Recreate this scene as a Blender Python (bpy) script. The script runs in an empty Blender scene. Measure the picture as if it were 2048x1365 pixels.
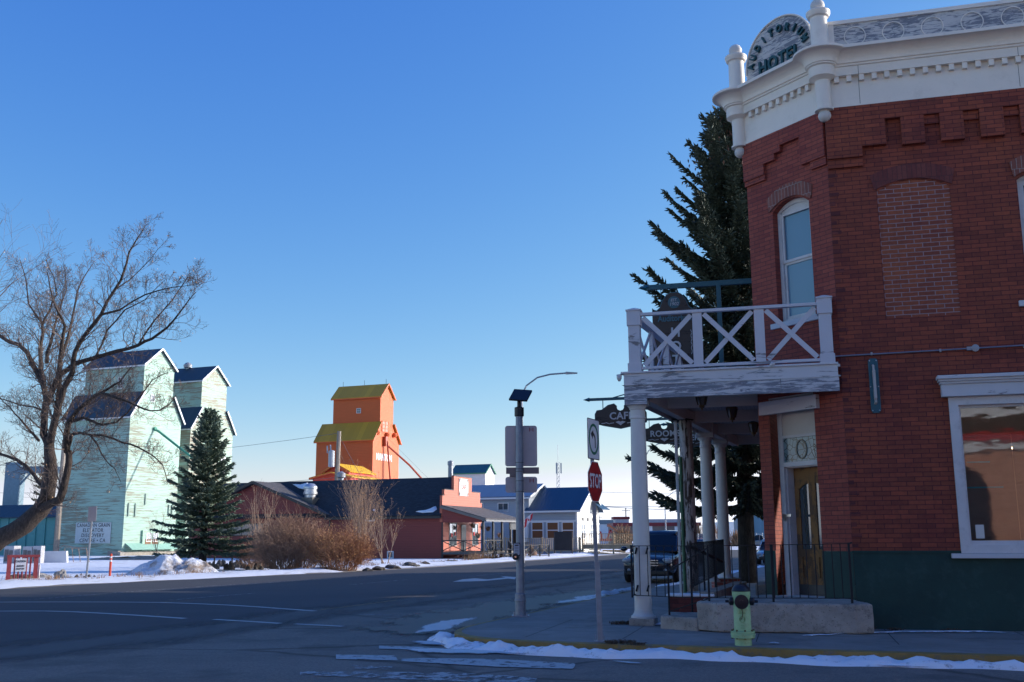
import bpy, math, random
from math import sin, cos, tan, atan, atan2, pi, radians, hypot, sqrt
from mathutils import Vector, Matrix, noise
from mathutils.geometry import tessellate_polygon
rnd = random.Random(7)
scene = bpy.context.scene
COL = bpy.data.collections.new('street_corner'); scene.collection.children.link(COL)

# ---- surveying helpers: camera data, used to turn measured sight lines into places in the world
FOC = 2060.0; CX, CY = 1024.0, 682.5; EYE = 1.65
PITCH = atan((1076 - 682.5) / FOC); ROLL = radians(.3)
def ray(px, py):
    x = px - CX; y = CY - py
    xr = x*cos(ROLL) + y*sin(ROLL); yr = -x*sin(ROLL) + y*cos(ROLL)
    return (xr, FOC*cos(PITCH) - yr*sin(PITCH), FOC*sin(PITCH) + yr*cos(PITCH))
def G(px, py, z=0.0):
    d = ray(px, py); t = (z - EYE) / d[2]; return Vector((d[0]*t, d[1]*t, z))
def Dp(px, py, dist):
    d = ray(px, py); t = dist / d[1]; return Vector((d[0]*t, dist, EYE + d[2]*t))
def V(px, py, P, A):
    d = ray(px, py); a = radians(A); n = (cos(a), -sin(a))
    t = (P[0]*n[0] + P[1]*n[1]) / (d[0]*n[0] + d[1]*n[1]); return Vector((d[0]*t, d[1]*t, EYE + d[2]*t))
class Frame:                                   # local X runs along azimuth A, Y to the left of it
    def __init__(s, O, A):
        s.O = Vector((O[0], O[1], O[2] if len(O) > 2 else 0)); s.A = A; s.rz = radians(90 - A)
        a = radians(A); s.X = Vector((sin(a), cos(a), 0)); s.Y = Vector((-cos(a), sin(a), 0))
    def loc(s, p):
        d = Vector((p[0], p[1], p[2] if len(p) > 2 else 0)) - s.O; return Vector((d.dot(s.X), d.dot(s.Y), d.z))
    def w(s, x, y, z=0): return s.O + s.X*x + s.Y*y + Vector((0, 0, z))
    def pix(s, px, py, y=0):                    # local point where the sight line meets the local plane Y=y
        p = s.w(0, y); return s.loc(V(px, py, (p.x, p.y), s.A))

# ---- objects
def tag(o, label=None, cat=None, group=None, kind=None):
    if label: o['label'] = label
    if cat: o['category'] = cat
    if group: o['group'] = group
    if kind: o['kind'] = kind
    return o
def thing(name, label, cat, loc=(0, 0, 0), rz=0, group=None):
    o = bpy.data.objects.new(name, None); COL.objects.link(o)
    o.location = loc; o.rotation_euler = (0, 0, rz); o.empty_display_size = .2
    return tag(o, label, cat, group)
def copy_tree(o, parent=None):
    c = o.copy(); COL.objects.link(c)
    if parent is not None: c.parent = parent
    for ch in list(o.children): copy_tree(ch, c)
    return c
class MB:
    def __init__(s): s.v = []; s.f = []
    def add(s, vs, fs, M=None):
        b = len(s.v)
        for p in vs: s.v.append(tuple(M @ Vector(p)) if M is not None else tuple(p))
        for f in fs: s.f.append(tuple(i + b for i in f))
        return s
    def poly(s, pts): return s.add(pts, [tuple(range(len(pts)))])
    def box(s, x0, y0, z0, x1, y1, z1):
        if x0 > x1: x0, x1 = x1, x0
        if y0 > y1: y0, y1 = y1, y0
        if z0 > z1: z0, z1 = z1, z0
        return s.add([(x0,y0,z0),(x1,y0,z0),(x1,y1,z0),(x0,y1,z0),(x0,y0,z1),(x1,y0,z1),(x1,y1,z1),(x0,y1,z1)],
                     [(0,3,2,1),(4,5,6,7),(0,1,5,4),(1,2,6,5),(2,3,7,6),(3,0,4,7)])
    def bar(s, p, q, w, h=None, up=(0, 0, 1)):    # rectangular bar from p to q, w across, h along up
        h = h or w; p = Vector(p); q = Vector(q); d = (q - p).normalized(); u = Vector(up)
        sx = d.cross(u)
        if sx.length < 1e-4: sx = d.cross(Vector((0, 1, 0)))
        sx.normalize(); u = sx.cross(d); a = sx*(w/2); b = u*(h/2)
        vs = [p-a-b, p+a-b, p+a+b, p-a+b, q-a-b, q+a-b, q+a+b, q-a+b]
        return s.add(vs, [(0,3,2,1)[::-1],(4,5,6,7)[::-1],(0,1,5,4)[::-1],(1,2,6,5)[::-1],(2,3,7,6)[::-1],(3,0,4,7)[::-1]])
    def tube(s, pts, rad, n=8, cap=True):
        pts = [Vector(p) for p in pts]; m = len(pts)
        rad = rad if isinstance(rad, (list, tuple)) else [rad]*m
        b = len(s.v); prev = None
        for i, p in enumerate(pts):
            d = (pts[min(i+1, m-1)] - pts[max(i-1, 0)])
            if d.length < 1e-9: d = Vector((0, 0, 1))
            d.normalize()
            if prev is None:
                a = d.cross(Vector((0, 0, 1)));
                if a.length < .05: a = d.cross(Vector((1, 0, 0)))
            else: a = prev - d*prev.dot(d)
            a.normalize(); prev = a; c = d.cross(a)
            for k in range(n):
                t = 2*pi*k/n; q = p + (a*cos(t) + c*sin(t))*rad[i]; s.v.append(tuple(q))
        for i in range(m-1):
            for k in range(n):
                k2 = (k+1) % n
                s.f.append((b+i*n+k, b+i*n+k2, b+(i+1)*n+k2, b+(i+1)*n+k))
        if cap:
            s.f.append(tuple(b+k for k in range(n))[::-1]); s.f.append(tuple(b+(m-1)*n+k for k in range(n)))
        return s
    def lathe(s, prof, c=(0, 0, 0), n=24, M=None, cap=True):   # prof: (radius, z) from bottom to top
        b = len(s.v); c = Vector(c); m = len(prof)
        for r, z in prof:
            for k in range(n):
                t = 2*pi*k/n; p = Vector((r*cos(t), r*sin(t), z))
                if M is not None: p = M @ p
                s.v.append(tuple(p + c))
        for i in range(m-1):
            for k in range(n):
                k2 = (k+1) % n; s.f.append((b+i*n+k, b+i*n+k2, b+(i+1)*n+k2, b+(i+1)*n+k))
        if cap and prof[0][0] > 1e-4: s.f.append(tuple(b+k for k in range(n))[::-1])
        if cap and prof[-1][0] > 1e-4: s.f.append(tuple(b+(m-1)*n+k for k in range(n)))
        return s
    def ball(s, c, r, n=14, sz=1.0):
        return s.lathe([(max(1e-5, r*cos(a)), r*sin(a)*sz) for a in [(-.5 + i/8)*pi for i in range(9)]], c, n)
    def slab(s, outline, d, holes=(), O=(0, 0, 0), U=(1, 0, 0), W=(0, 0, 1), back=True):
        """flat board: outline (u,w) polygon(s) placed at O + u*U + w*W, thickness vector d; holes get reveals"""
        O = Vector(O); U = Vector(U); W = Vector(W); d = Vector(d)
        loops = [list(outline)] + [list(h) for h in holes]
        P = [[O + U*u + W*w for u, w in l] for l in loops]
        flat = [q for l in P for q in l]; tri = tessellate_polygon(P)
        n0 = U.cross(W)                                     # want the front face to look against d
        fr = []
        for t in tri:
            a, b_, c = (flat[i] for i in t); nn = (b_-a).cross(c-a)
            fr.append(tuple(t) if nn.dot(d) < 0 else tuple(t)[::-1])
        N = len(flat); s_ = [tuple(p) for p in flat] + [tuple(p + d) for p in flat]
        fs = list(fr)
        if back: fs += [tuple(i + N for i in t[::-1]) for t in fr]
        o = 0
        for li, l in enumerate(P):
            m = len(l); area = sum(loops[li][i][0]*loops[li][(i+1) % m][1] - loops[li][(i+1) % m][0]*loops[li][i][1] for i in range(m))
            flip = (area > 0) ^ (n0.dot(d) < 0) ^ (li > 0)
            if not (li == 0 and not back):
                for i in range(m):
                    j = (i+1) % m; q = (o+i, o+j, o+j+N, o+i+N); fs.append(q if flip else q[::-1])
            o += m
        return s.add(s_, fs)
    def text(s, txt, size, O, U, W, d=.01, bold=.0, align='CENTER', sx=1.0, space=1.0, shear=0):
        cu = bpy.data.curves.new('glyphs', 'FONT'); cu.body = txt; cu.size = size; cu.extrude = d/2; cu.offset = bold
        cu.align_x = align; cu.align_y = 'CENTER'; cu.resolution_u = 3; cu.space_character = space; cu.shear = shear
        ob = bpy.data.objects.new('glyphs', cu); me = bpy.data.meshes.new_from_object(ob)
        U = Vector(U); W = Vector(W); N_ = U.cross(W); O = Vector(O)
        vs = [O + U*(v.co.x*sx) + W*v.co.y + N_*v.co.z for v in me.vertices]
        s.add(vs, [tuple(p.vertices) for p in me.polygons])
        bpy.data.meshes.remove(me); bpy.data.objects.remove(ob); bpy.data.curves.remove(cu)
        return s
    def build(s, name, mat, parent=None, smooth=False, bevel=0, label=None, uv=True, auto=None):
        me = bpy.data.meshes.new(name); me.from_pydata(s.v, [], s.f)
        if uv and len(s.f) < 200000:
            ul = me.uv_layers.new(name='m'); Z = Vector((0, 0, 1)); co = me.vertices; data = ul.data
            for p in me.polygons:
                n = p.normal
                if abs(n.z) > .999: t = Vector((1, 0, 0)); b = Vector((0, 1, 0))
                else: t = Z.cross(n); t.normalize(); b = n.cross(t)
                for li in p.loop_indices:
                    c = co[me.loops[li].vertex_index].co; data[li].uv = (c.dot(t), c.dot(b))
        if mat: me.materials.append(mat)
        if smooth: me.polygons.foreach_set('use_smooth', [True]*len(me.polygons))
        o = bpy.data.objects.new(name, me); COL.objects.link(o)
        if parent is not None: o.parent = parent
        if smooth and auto is not None:
            try: me.set_sharp_from_angle(angle=radians(auto))
            except Exception: pass
        if bevel:
            m = o.modifiers.new('edge', 'BEVEL'); m.width = bevel; m.segments = 2; m.limit_method = 'ANGLE'; m.angle_limit = radians(40)
        if label: o['label'] = label
        return o

# ---- materials
def hexc(c): return tuple(c) + (1,) if len(c) == 3 else c
class NT:
    def __init__(s, name):
        s.m = bpy.data.materials.new(name); s.m.use_nodes = True; s.t = s.m.node_tree; s.t.nodes.clear()
        s.out = s.n('ShaderNodeOutputMaterial'); s.b = s.n('ShaderNodeBsdfPrincipled'); s.l(s.b.outputs[0], s.out.inputs[0])
    def n(s, typ, **kw):
        x = s.t.nodes.new(typ)
        for k, v in kw.items():
            if hasattr(x, k): setattr(x, k, v)
        return x
    def l(s, a, b): s.t.links.new(a, b)
    def set(s, node, **kw):
        for k, v in kw.items():
            k = k.replace('_', ' ')
            node.inputs[k].default_value = v
        return node
    def coord(s, kind='Object', scale=(1, 1, 1), rot=(0, 0, 0)):
        c = s.n('ShaderNodeTexCoord'); m = s.n('ShaderNodeMapping'); s.l(c.outputs[kind], m.inputs[0])
        m.inputs['Scale'].default_value = scale; m.inputs['Rotation'].default_value = rot; return m.outputs[0]
    def noise(s, vec, scale, detail=6, rough=.6, dist=0):
        x = s.n('ShaderNodeTexNoise'); s.l(vec, x.inputs['Vector']); x.inputs['Scale'].default_value = scale
        x.inputs['Detail'].default_value = detail; x.inputs['Roughness'].default_value = rough; x.inputs['Distortion'].default_value = dist
        return x.outputs[0]
    def ramp(s, v, a, b, ca=(0, 0, 0, 1), cb=(1, 1, 1, 1)):
        r = s.n('ShaderNodeValToRGB'); r.color_ramp.elements[0].position = a; r.color_ramp.elements[1].position = b
        r.color_ramp.elements[0].color = hexc(ca); r.color_ramp.elements[1].color = hexc(cb); s.l(v, r.inputs[0]); return r.outputs[0]
    def mix(s, f, a, b, mode='MIX'):
        x = s.n('ShaderNodeMix', data_type='RGBA', blend_type=mode)
        for i, v in ((0, f), (6, a), (7, b)):
            if hasattr(v, 'is_linked'): s.l(v, x.inputs[i])
            else: x.inputs[i].default_value = v if i == 0 else hexc(v)
        return x.outputs[2]
    def math(s, op, a, b=0, c=0):
        x = s.n('ShaderNodeMath', operation=op)
        for i, v in ((0, a), (1, b), (2, c)):
            if hasattr(v, 'is_linked'): s.l(v, x.inputs[i])
            else: x.inputs[i].default_value = v
        return x.outputs[0]
    def bump(s, h, strength=.3, dist=.02):
        x = s.n('ShaderNodeBump'); s.l(h, x.inputs['Height']); x.inputs['Strength'].default_value = strength; x.inputs['Distance'].default_value = dist
        s.l(x.outputs[0], s.b.inputs['Normal']); return x
    def color(s, c): 
        if hasattr(c, 'is_linked'): s.l(c, s.b.inputs['Base Color'])
        else: s.b.inputs['Base Color'].default_value = hexc(c)
def sc(c, k): return tuple(min(1, x*k) for x in c[:3])
_cache = {}
def paint(name, c, rough=.55, var=.12, scale=3, bump=.08, metal=0, dirt=None, dirt_amt=.5, bscale=40):
    if name in _cache: return _cache[name]
    t = NT(name); v = t.coord()
    n = t.noise(v, scale, 8, .65)
    col = t.mix(t.ramp(n, .3, .7), sc(c, 1-var), sc(c, 1+var))
    if dirt:
        d = t.ramp(t.noise(v, scale*2.3, 10, .75), .52, .66); col = t.mix(t.math('MULTIPLY', d, dirt_amt), col, dirt)
    t.color(col); t.b.inputs['Roughness'].default_value = rough; t.b.inputs['Metallic'].default_value = metal
    if bump: t.bump(t.noise(v, bscale, 4), bump, .01)
    _cache[name] = t.m; return t.m
def worn(name, paintc, wood=(.16, .155, .16), amt=.5, su=1.2, sv=14, rough=.75, chips=True, coord='UV'):
    """weathered painted timber, streaks along u, bare wood showing"""
    if name in _cache: return _cache[name]
    t = NT(name); v = t.coord(coord, (su, sv, sv)); 
    n = t.noise(v, 1.6, 10, .72, 1.2); big = t.noise(t.coord(coord, (.8, 2, 2)), 1.3, 3)
    m = t.ramp(t.math('ADD', n, t.math('MULTIPLY', t.math('SUBTRACT', big, .5), .5)), 1-amt-.02, 1-amt+.03)
    wd = t.mix(t.noise(v, 4, 6), sc(wood, .7), sc(wood, 1.4))
    pc = t.mix(t.noise(t.coord(coord), 2.5, 5), sc(paintc, .88), paintc)
    t.color(t.mix(m, pc, wd)); t.b.inputs['Roughness'].default_value = rough
    t.bump(t.math('SUBTRACT', 1, m), .5, .004); _cache[name] = t.m; return t.m
def brick(name, c1, c2, mortar, w=.235, h=.078, ms=.0065, orange=None, oamt=.35, bump=.6, var=1.0):
    if name in _cache: return _cache[name]
    t = NT(name); v = t.coord('UV')
    wob = t.n('ShaderNodeVectorMath', operation='MULTIPLY_ADD'); nz = t.n('ShaderNodeTexNoise'); t.l(v, nz.inputs['Vector']); nz.inputs['Scale'].default_value = 9
    t.l(nz.outputs['Color'], wob.inputs[0]); wob.inputs[1].default_value = (.007, .007, 0); t.l(v, wob.inputs[2])
    b = t.n('ShaderNodeTexBrick'); t.l(wob.outputs[0], b.inputs['Vector'])
    t.set(b, Color1=hexc(c1), Color2=hexc(c2), Mortar=hexc(mortar), Scale=1.0, Mortar_Size=ms, Mortar_Smooth=.4, Bias=0.0, Brick_Width=w, Row_Height=h)
    c = b.outputs['Color']
    big = t.ramp(t.noise(v, .9, 5), .35, .7); f = t.math('MULTIPLY', big, t.math('SUBTRACT', 1, b.outputs['Fac']))
    if orange: c = t.mix(t.math('MULTIPLY', f, oamt), c, orange)
    c = t.mix(.65*var, c, t.mix(t.noise(v, 14, 8, .7), (.25, .25, .25), (1.5, 1.5, 1.5)), 'MULTIPLY')
    st = t.ramp(t.noise(t.coord('UV', (2.2, .5, 1)), 1.4, 8, .7), .55, .75); c = t.mix(t.math('MULTIPLY', st, .35), c, sc(c1, .35))
    t.color(c); t.b.inputs['Roughness'].default_value = .8
    hh = t.math('ADD', t.math('MULTIPLY', b.outputs['Fac'], -1), t.math('MULTIPLY', t.noise(v, 60, 5), .5))
    t.bump(hh, bump, .008); _cache[name] = t.m; return t.m
def siding(name, c, h=.15, rough=.6, peel=None, pamt=.3, seam=.45, var=.1):
    if name in _cache: return _cache[name]
    t = NT(name); uv = t.coord('UV'); sp = t.n('ShaderNodeSeparateXYZ'); t.l(uv, sp.inputs[0])
    fr = t.math('FRACT', t.math('DIVIDE', sp.outputs[1], h))
    col = t.mix(t.noise(t.coord('UV', (.5, 3, 1)), 1.5, 6), sc(c, 1-var), sc(c, 1+var))
    if peel:
        row = t.math('FLOOR', t.math('DIVIDE', sp.outputs[1], h)); cb = t.n('ShaderNodeCombineXYZ')
        t.l(t.math('MULTIPLY', sp.outputs[0], .28), cb.inputs[0]); t.l(t.math('MULTIPLY', row, 3.7), cb.inputs[1]); t.l(t.math('MULTIPLY', sp.outputs[1], 6), cb.inputs[2])
        nn = t.noise(cb.outputs[0], 1.4, 9, .7); bg = t.noise(uv, .12, 3)
        m = t.ramp(t.math('ADD', nn, t.math('MULTIPLY', t.math('SUBTRACT', bg, .5), .6)), 1-pamt, 1-pamt+.05); col = t.mix(t.math('MULTIPLY', m, .85), col, peel)
    sm = t.ramp(fr, 0, .12, (1, 1, 1), (0, 0, 0)); col = t.mix(t.math('MULTIPLY', sm, seam), col, sc(c, .3))  # lap gap and its shade painted as a narrow dark line per board
    t.color(col); t.b.inputs['Roughness'].default_value = rough
    t.bump(t.math('SUBTRACT', 1, fr), .6, .02); _cache[name] = t.m; return t.m
def ribbed(name, c, w=.3, rough=.35, metal=.0, var=.1, panel=None, sharp=.12):
    if name in _cache: return _cache[name]
    t = NT(name); uv = t.coord('UV'); sp = t.n('ShaderNodeSeparateXYZ'); t.l(uv, sp.inputs[0])
    fr = t.math('FRACT', t.math('DIVIDE', sp.outputs[0], w)); rb = t.ramp(fr, 0, sharp, (1, 1, 1), (0, 0, 0))
    pn = t.n('ShaderNodeTexWhiteNoise', noise_dimensions='2D'); cb = t.n('ShaderNodeCombineXYZ')
    t.l(t.math('FLOOR', t.math('DIVIDE', sp.outputs[0], (panel or w))), cb.inputs[0]); t.l(cb.outputs[0], pn.inputs[0])
    col = t.mix(pn.outputs[0], sc(c, 1-var), sc(c, 1+var)); col = t.mix(t.math('MULTIPLY', rb, .35), col, sc(c, .45))
    t.color(col); t.b.inputs['Roughness'].default_value = rough; t.b.inputs['Metallic'].default_value = metal
    t.bump(rb, .5, .03); _cache[name] = t.m; return t.m
def shingle(name, c, w=.3, h=.14):
    if name in _cache: return _cache[name]
    t = NT(name); v = t.coord('UV'); b = t.n('ShaderNodeTexBrick'); t.l(v, b.inputs['Vector'])
    t.set(b, Color1=hexc(sc(c, .6)), Color2=hexc(sc(c, 1.5)), Mortar=hexc(sc(c, .3)), Scale=1.0, Mortar_Size=.01, Brick_Width=w, Row_Height=h, Bias=0.0)
    t.color(t.mix(.4, b.outputs['Color'], t.mix(t.noise(v, 1.2, 8), sc(c, .6), sc(c, 1.6)))); t.b.inputs['Roughness'].default_value = .9
    t.bump(b.outputs['Fac'], .5, .01); _cache[name] = t.m; return t.m
def glass(name, tint=(.03, .04, .05), rough=.03, ior=1.7, alpha=None):
    if name in _cache: return _cache[name]
    t = NT(name); t.color(tint); t.b.inputs['Roughness'].default_value = rough; t.b.inputs['IOR'].default_value = ior
    if alpha is not None:
        tr = t.n('ShaderNodeBsdfTransparent'); gl = t.n('ShaderNodeBsdfGlossy'); gl.inputs['Roughness'].default_value = rough; _bp = t.n('ShaderNodeBump'); t.l(t.noise(t.coord(scale=(1, 1, 2.2)), .9, 3), _bp.inputs['Height']); _bp.inputs['Strength'].default_value = .05; _bp.inputs['Distance'].default_value = .03; t.l(_bp.outputs[0], gl.inputs['Normal'])
        fz = t.n('ShaderNodeLayerWeight'); fz.inputs['Blend'].default_value = .35; mx = t.n('ShaderNodeMixShader')
        t.l(t.math('ADD', t.math('MULTIPLY', fz.outputs['Fresnel'], .8), alpha), mx.inputs[0]); t.l(tr.outputs[0], mx.inputs[1]); t.l(gl.outputs[0], mx.inputs[2]); t.l(mx.outputs[0], t.out.inputs[0])
    _cache[name] = t.m; return t.m
def plain(name, c, rough=.6, metal=0):
    if name in _cache: return _cache[name]
    t = NT(name); t.color(c); t.b.inputs['Roughness'].default_value = rough; t.b.inputs['Metallic'].default_value = metal; _cache[name] = t.m; return t.m
# ================= camera, light, air
cam = bpy.data.cameras.new('camera'); co_ = bpy.data.objects.new('camera', cam); COL.objects.link(co_); scene.camera = co_
cam.sensor_width = 36; cam.lens = FOC/2048*36; cam.clip_end = 9000; cam.clip_start = .1
co_.matrix_world = Matrix.Translation((0, 0, EYE)) @ Matrix.Rotation(pi/2 + PITCH, 4, 'X') @ Matrix.Rotation(-ROLL, 4, 'Z')
SUN_AZ, SUN_EL = 76, 17.8
w = bpy.data.worlds.new('World'); scene.world = w; w.use_nodes = True
sk = w.node_tree.nodes.new('ShaderNodeTexSky'); sk.sky_type = 'NISHITA'; sk.sun_disc = False
sk.sun_elevation = radians(SUN_EL); sk.sun_rotation = radians(SUN_AZ); sk.altitude = 800; sk.air_density = 1.0; sk.dust_density = 1.0; sk.ozone_density = 4.0
# film response of the sky per channel (the photograph's blue is deep overhead and pale at the horizon)
_nt = w.node_tree; _sp = _nt.nodes.new('ShaderNodeSeparateColor'); _cb = _nt.nodes.new('ShaderNodeCombineColor'); _nt.links.new(sk.outputs[0], _sp.inputs[0])
for _i, (_g, _k) in enumerate(((1.60, 1.06), (1.10, 1.32), (.40, 3.45))):
    _p = _nt.nodes.new('ShaderNodeMath'); _p.operation = 'POWER'; _p.inputs[1].default_value = _g; _nt.links.new(_sp.outputs[_i], _p.inputs[0])
    _m = _nt.nodes.new('ShaderNodeMath'); _m.operation = 'MULTIPLY'; _m.inputs[1].default_value = _k; _nt.links.new(_p.outputs[0], _m.inputs[0]); 
    if _i == 0: _red = _m.outputs[0]; _nt.links.new(_red, _cb.inputs[0])
    else:      # the low sky bleaches to white rather than to yellow
        _s = _nt.nodes.new('ShaderNodeMath'); _s.operation = 'MULTIPLY'; _s.inputs[1].default_value = (1, 1.05, 1.17)[_i]; _nt.links.new(_red, _s.inputs[0])
        _x = _nt.nodes.new('ShaderNodeMath'); _x.operation = 'MAXIMUM'; _nt.links.new(_m.outputs[0], _x.inputs[0]); _nt.links.new(_s.outputs[0], _x.inputs[1]); _nt.links.new(_x.outputs[0], _cb.inputs[_i])
_nt.links.new(_cb.outputs[0], _nt.nodes['Background'].inputs[0]); _nt.nodes['Background'].inputs[1].default_value = .1
S = Vector((sin(radians(SUN_AZ))*cos(radians(SUN_EL)), cos(radians(SUN_AZ))*cos(radians(SUN_EL)), sin(radians(SUN_EL))))
ld = bpy.data.lights.new('sun', 'SUN'); ld.energy = 3.7; ld.angle = radians(.5); ld.color = (1, .91, .80)
lo = bpy.data.objects.new('sun', ld); COL.objects.link(lo); lo.rotation_mode = 'QUATERNION'; lo.rotation_quaternion = S.to_track_quat('Z', 'Y'); lo.location = S*200
scene.view_settings.view_transform = 'Standard'; scene.view_settings.look = 'None'; scene.view_settings.exposure = 0.5; scene.view_settings.gamma = 1
scene.cycles.max_bounces = 6; scene.cycles.transparent_max_bounces = 16

# ================= ground surfaces
def snow_mat(name, dirt=(.23, .19, .14), amt=.5, sc_=.35, thr=(.52, .66), white=(.8, .83, .88), bscale=3.0, bdist=.06):
    t = NT(name); v = t.coord()
    n = t.noise(v, sc_, 12, .72); m = t.math('MULTIPLY', t.ramp(n, *thr), amt)
    d = t.mix(t.noise(v, 9, 6), sc(dirt, .6), sc(dirt, 1.5))
    t.color(t.mix(m, t.mix(t.noise(v, 2, 4), sc(white, .93), white), d)); t.b.inputs['Roughness'].default_value = .85
    t.bump(t.math('ADD', t.noise(v, bscale, 8, .65), t.math('MULTIPLY', t.noise(v, bscale*9, 4), .25)), .7, bdist); return t.m
M_field = snow_mat('snowy_field', (.25, .2, .13), .9, .05, (.5, .62))
M_snow = snow_mat('snow_lot', (.3, .25, .18), .75, .55, (.56, .66), bscale=1.2)
M_berm = snow_mat('kerb_snow', (.10, .085, .08), .8, 3.2, (.55, .66), (.84, .86, .9), 6, .05)
M_pile = snow_mat('dirty_snow', (.25, .18, .12), .9, 1.1, (.47, .6), bscale=2.5, bdist=.3)
def asphalt(name, c, patch=None, pthr=(.55, .7), wet=None, pebble=.35, crack=True):
    t = NT(name); v = t.coord()
    sp = t.noise(v, 22, 6, .85); base = t.mix(t.ramp(sp, .35, .7), sc(c, 1-pebble), sc(c, 1+pebble))
    base = t.mix(t.ramp(t.noise(v, .35, 6), .3, .7), sc(base, 1) if not hasattr(base, 'is_linked') else base, t.mix(.35, base, sc(c, 1.5)))
    vs = t.coord(rot=(0, 0, radians(-69)), scale=(.12, 1.1, 1)); base = t.mix(t.math('MULTIPLY', t.ramp(t.noise(vs, .9, 5), .45, .7), .3), base, sc(c, .55))
    sk_ = t.ramp(t.noise(v, 170, 2, .5), .62, .68); base = t.mix(t.math('MULTIPLY', sk_, .35), base, sc(c, 3.2))
    if patch:
        base = t.mix(t.math('MULTIPLY', t.ramp(t.noise(v, .5, 10, .7), *pthr), .8), base, patch)
    if crack:
        vo = t.n('ShaderNodeTexVoronoi', feature='DISTANCE_TO_EDGE'); nn = t.n('ShaderNodeTexNoise'); t.l(v, nn.inputs['Vector']); nn.inputs['Scale'].default_value = 1.2
        mx = t.mix(.18, v, nn.outputs['Color']); t.l(mx, vo.inputs['Vector']); vo.inputs['Scale'].default_value = .28
        ck = t.ramp(vo.outputs['Distance'], .0, .017, (1, 1, 1), (0, 0, 0)); base = t.mix(t.math('MULTIPLY', ck, .75), base, sc(c, .2)); salt = t.ramp(t.noise(v, 2.2, 12, .8), .56, .7); base = t.mix(t.math('MULTIPLY', salt, .35), base, sc(c, 2.2))
    t.color(base); t.b.inputs['Roughness'].default_value = .85; t.b.inputs['Specular IOR Level'].default_value = .3
    t.bump(t.noise(v, 90, 3), .5, .01); return t.m
M_hwy = asphalt('highway_asphalt', (.060, .062, .070), pebble=.3, crack=False)
M_street = asphalt('street_asphalt', (.185, .158, .138), patch=(.11, .098, .09), pthr=(.50, .62), pebble=.5)
M_walk = paint('sidewalk_concrete', (.22, .205, .19), .85, .22, .9, .5, dirt=(.07, .065, .06), dirt_amt=.4, bscale=70)
def flat(name, pts, z, m, kind='structure', label=None, cat=None, d=None):
    b = MB(); P = [Vector((p[0], p[1], z)) for p in pts]
    tri = tessellate_polygon([P])
    fs = []
    for t in tri:
        a, b_, c = (P[i] for i in t); fs.append(t if (b_-a).cross(c-a).z > 0 else t[::-1])
    b.add(P, fs); o = b.build(name, m); o['kind'] = kind
    if label: tag(o, label, cat)
    return o
def azp(p, A, d, off=0):                      # step d along azimuth A, off to the right
    a = radians(A); return Vector((p[0] + sin(a)*d + cos(a)*off, p[1] + cos(a)*d - sin(a)*off, 0))
flat('ground', [(-4000, -300), (4000, -300), (4000, 6500), (-4000, 6500)], 0, M_field)
KERB = [(22, 8.4), (14, 11.05), (6.46, 13.56), (3.85, 14.4), (1.25, 15.35), (.2, 15.78), (-.5, 16.25), (-.9, 16.9), (-1.0, 17.6), (-.85, 18.5), (-.45, 19.7), (.34, 21.76), (2.0, 26.6), (3.9, 31.4), (7.7, 41), (13.6, 56.6), (30, 99.5), (80, 230)]
def smooth_path(p, it=2):
    p = [Vector((q[0], q[1], 0)) for q in p]
    for _ in range(it):
        o = [p[0]]
        for a, b in zip(p, p[1:]): o += [a.lerp(b, .25), a.lerp(b, .75)]
        o.append(p[-1]); p = o
    return p
KP = smooth_path(KERB)
FAR = [(-60, -20), (-32, 8), (-22, 26), (-17.5, 36), (-15.6, 41), (-9.3, 50.7), (-6.0, 57), (-.9, 69.6), (11.5, 104), (60, 230)]
FP = smooth_path(FAR, 1)
M_gravel = paint('gravel_shoulder', (.26, .22, .17), .95, .35, 1.4, .8, dirt=(.5, .5, .52), dirt_amt=.7, bscale=30)
flat('shoulder', [(p.x-.9-.0*p.y, p.y+.55, 0) for p in FP] + [(p.x+3, p.y-1) for p in reversed(FP)], .004, M_gravel)
flat('side_street', [(p.x, p.y) for p in reversed(FP)] + [(-60, -60), (40, -60), (60, -4)] + [(p.x+.3*(i > 20), p.y+.15*(i < 12)) for i, p in enumerate(KP)], .008, M_street)
e0 = G(500, 1246); hw = [azp(e0, 20.5, d) for d in (-60, -20, 0, 25, 60, 200)]
flat('highway', [(p.x+.02, p.y-.02) for p in FP[2:]][::-1] + [(-45, -10)] + [(p.x, p.y) for p in hw], .012, M_hwy)

# painted markings
def road_paint(name, a=.55, c=(.5, .5, .5)):
    t = NT(name); v = t.coord(); n = t.noise(v, 5, 10, .75)
    tr = t.n('ShaderNodeBsdfTransparent'); mx = t.n('ShaderNodeMixShader'); t.color(t.mix(t.noise(v, 30, 3), sc(c, .7), sc(c, 1.1))); t.b.inputs['Roughness'].default_value = .7
    t.l(t.ramp(n, a-.04, a+.04, (1, 1, 1), (0, 0, 0)), mx.inputs[0]); t.l(tr.outputs[0], mx.inputs[1]); t.l(t.b.outputs[0], mx.inputs[2]); t.l(mx.outputs[0], t.out.inputs[0]); return t.m
M_line = road_paint('line_paint', .66); M_faint = road_paint('faint_line_paint', .5, (.3, .3, .3)); M_cross2 = road_paint('worn_crossing_paint', .50, (.36, .38, .40)); M_cross = road_paint('crossing_paint', .575, (.42, .44, .46)); M_yel = road_paint('worn_yellow_paint', .54, (.25, .15, .06))
def line(name, pix, wd, m, z=.018):
    P = [G(*p) for p in pix]
    Q = smooth_path(P, 1) if len(P) > 2 else P; L_, R_ = [], []
    for i, p in enumerate(Q):
        d = (Q[min(i+1, len(Q)-1)] - Q[max(i-1, 0)]).normalized(); n = Vector((-d.y, d.x, 0))*(wd/2); L_.append(p+n); R_.append(p-n)
    return flat(name, [(p.x, p.y) for p in L_ + R_[::-1]], z, m)
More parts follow.
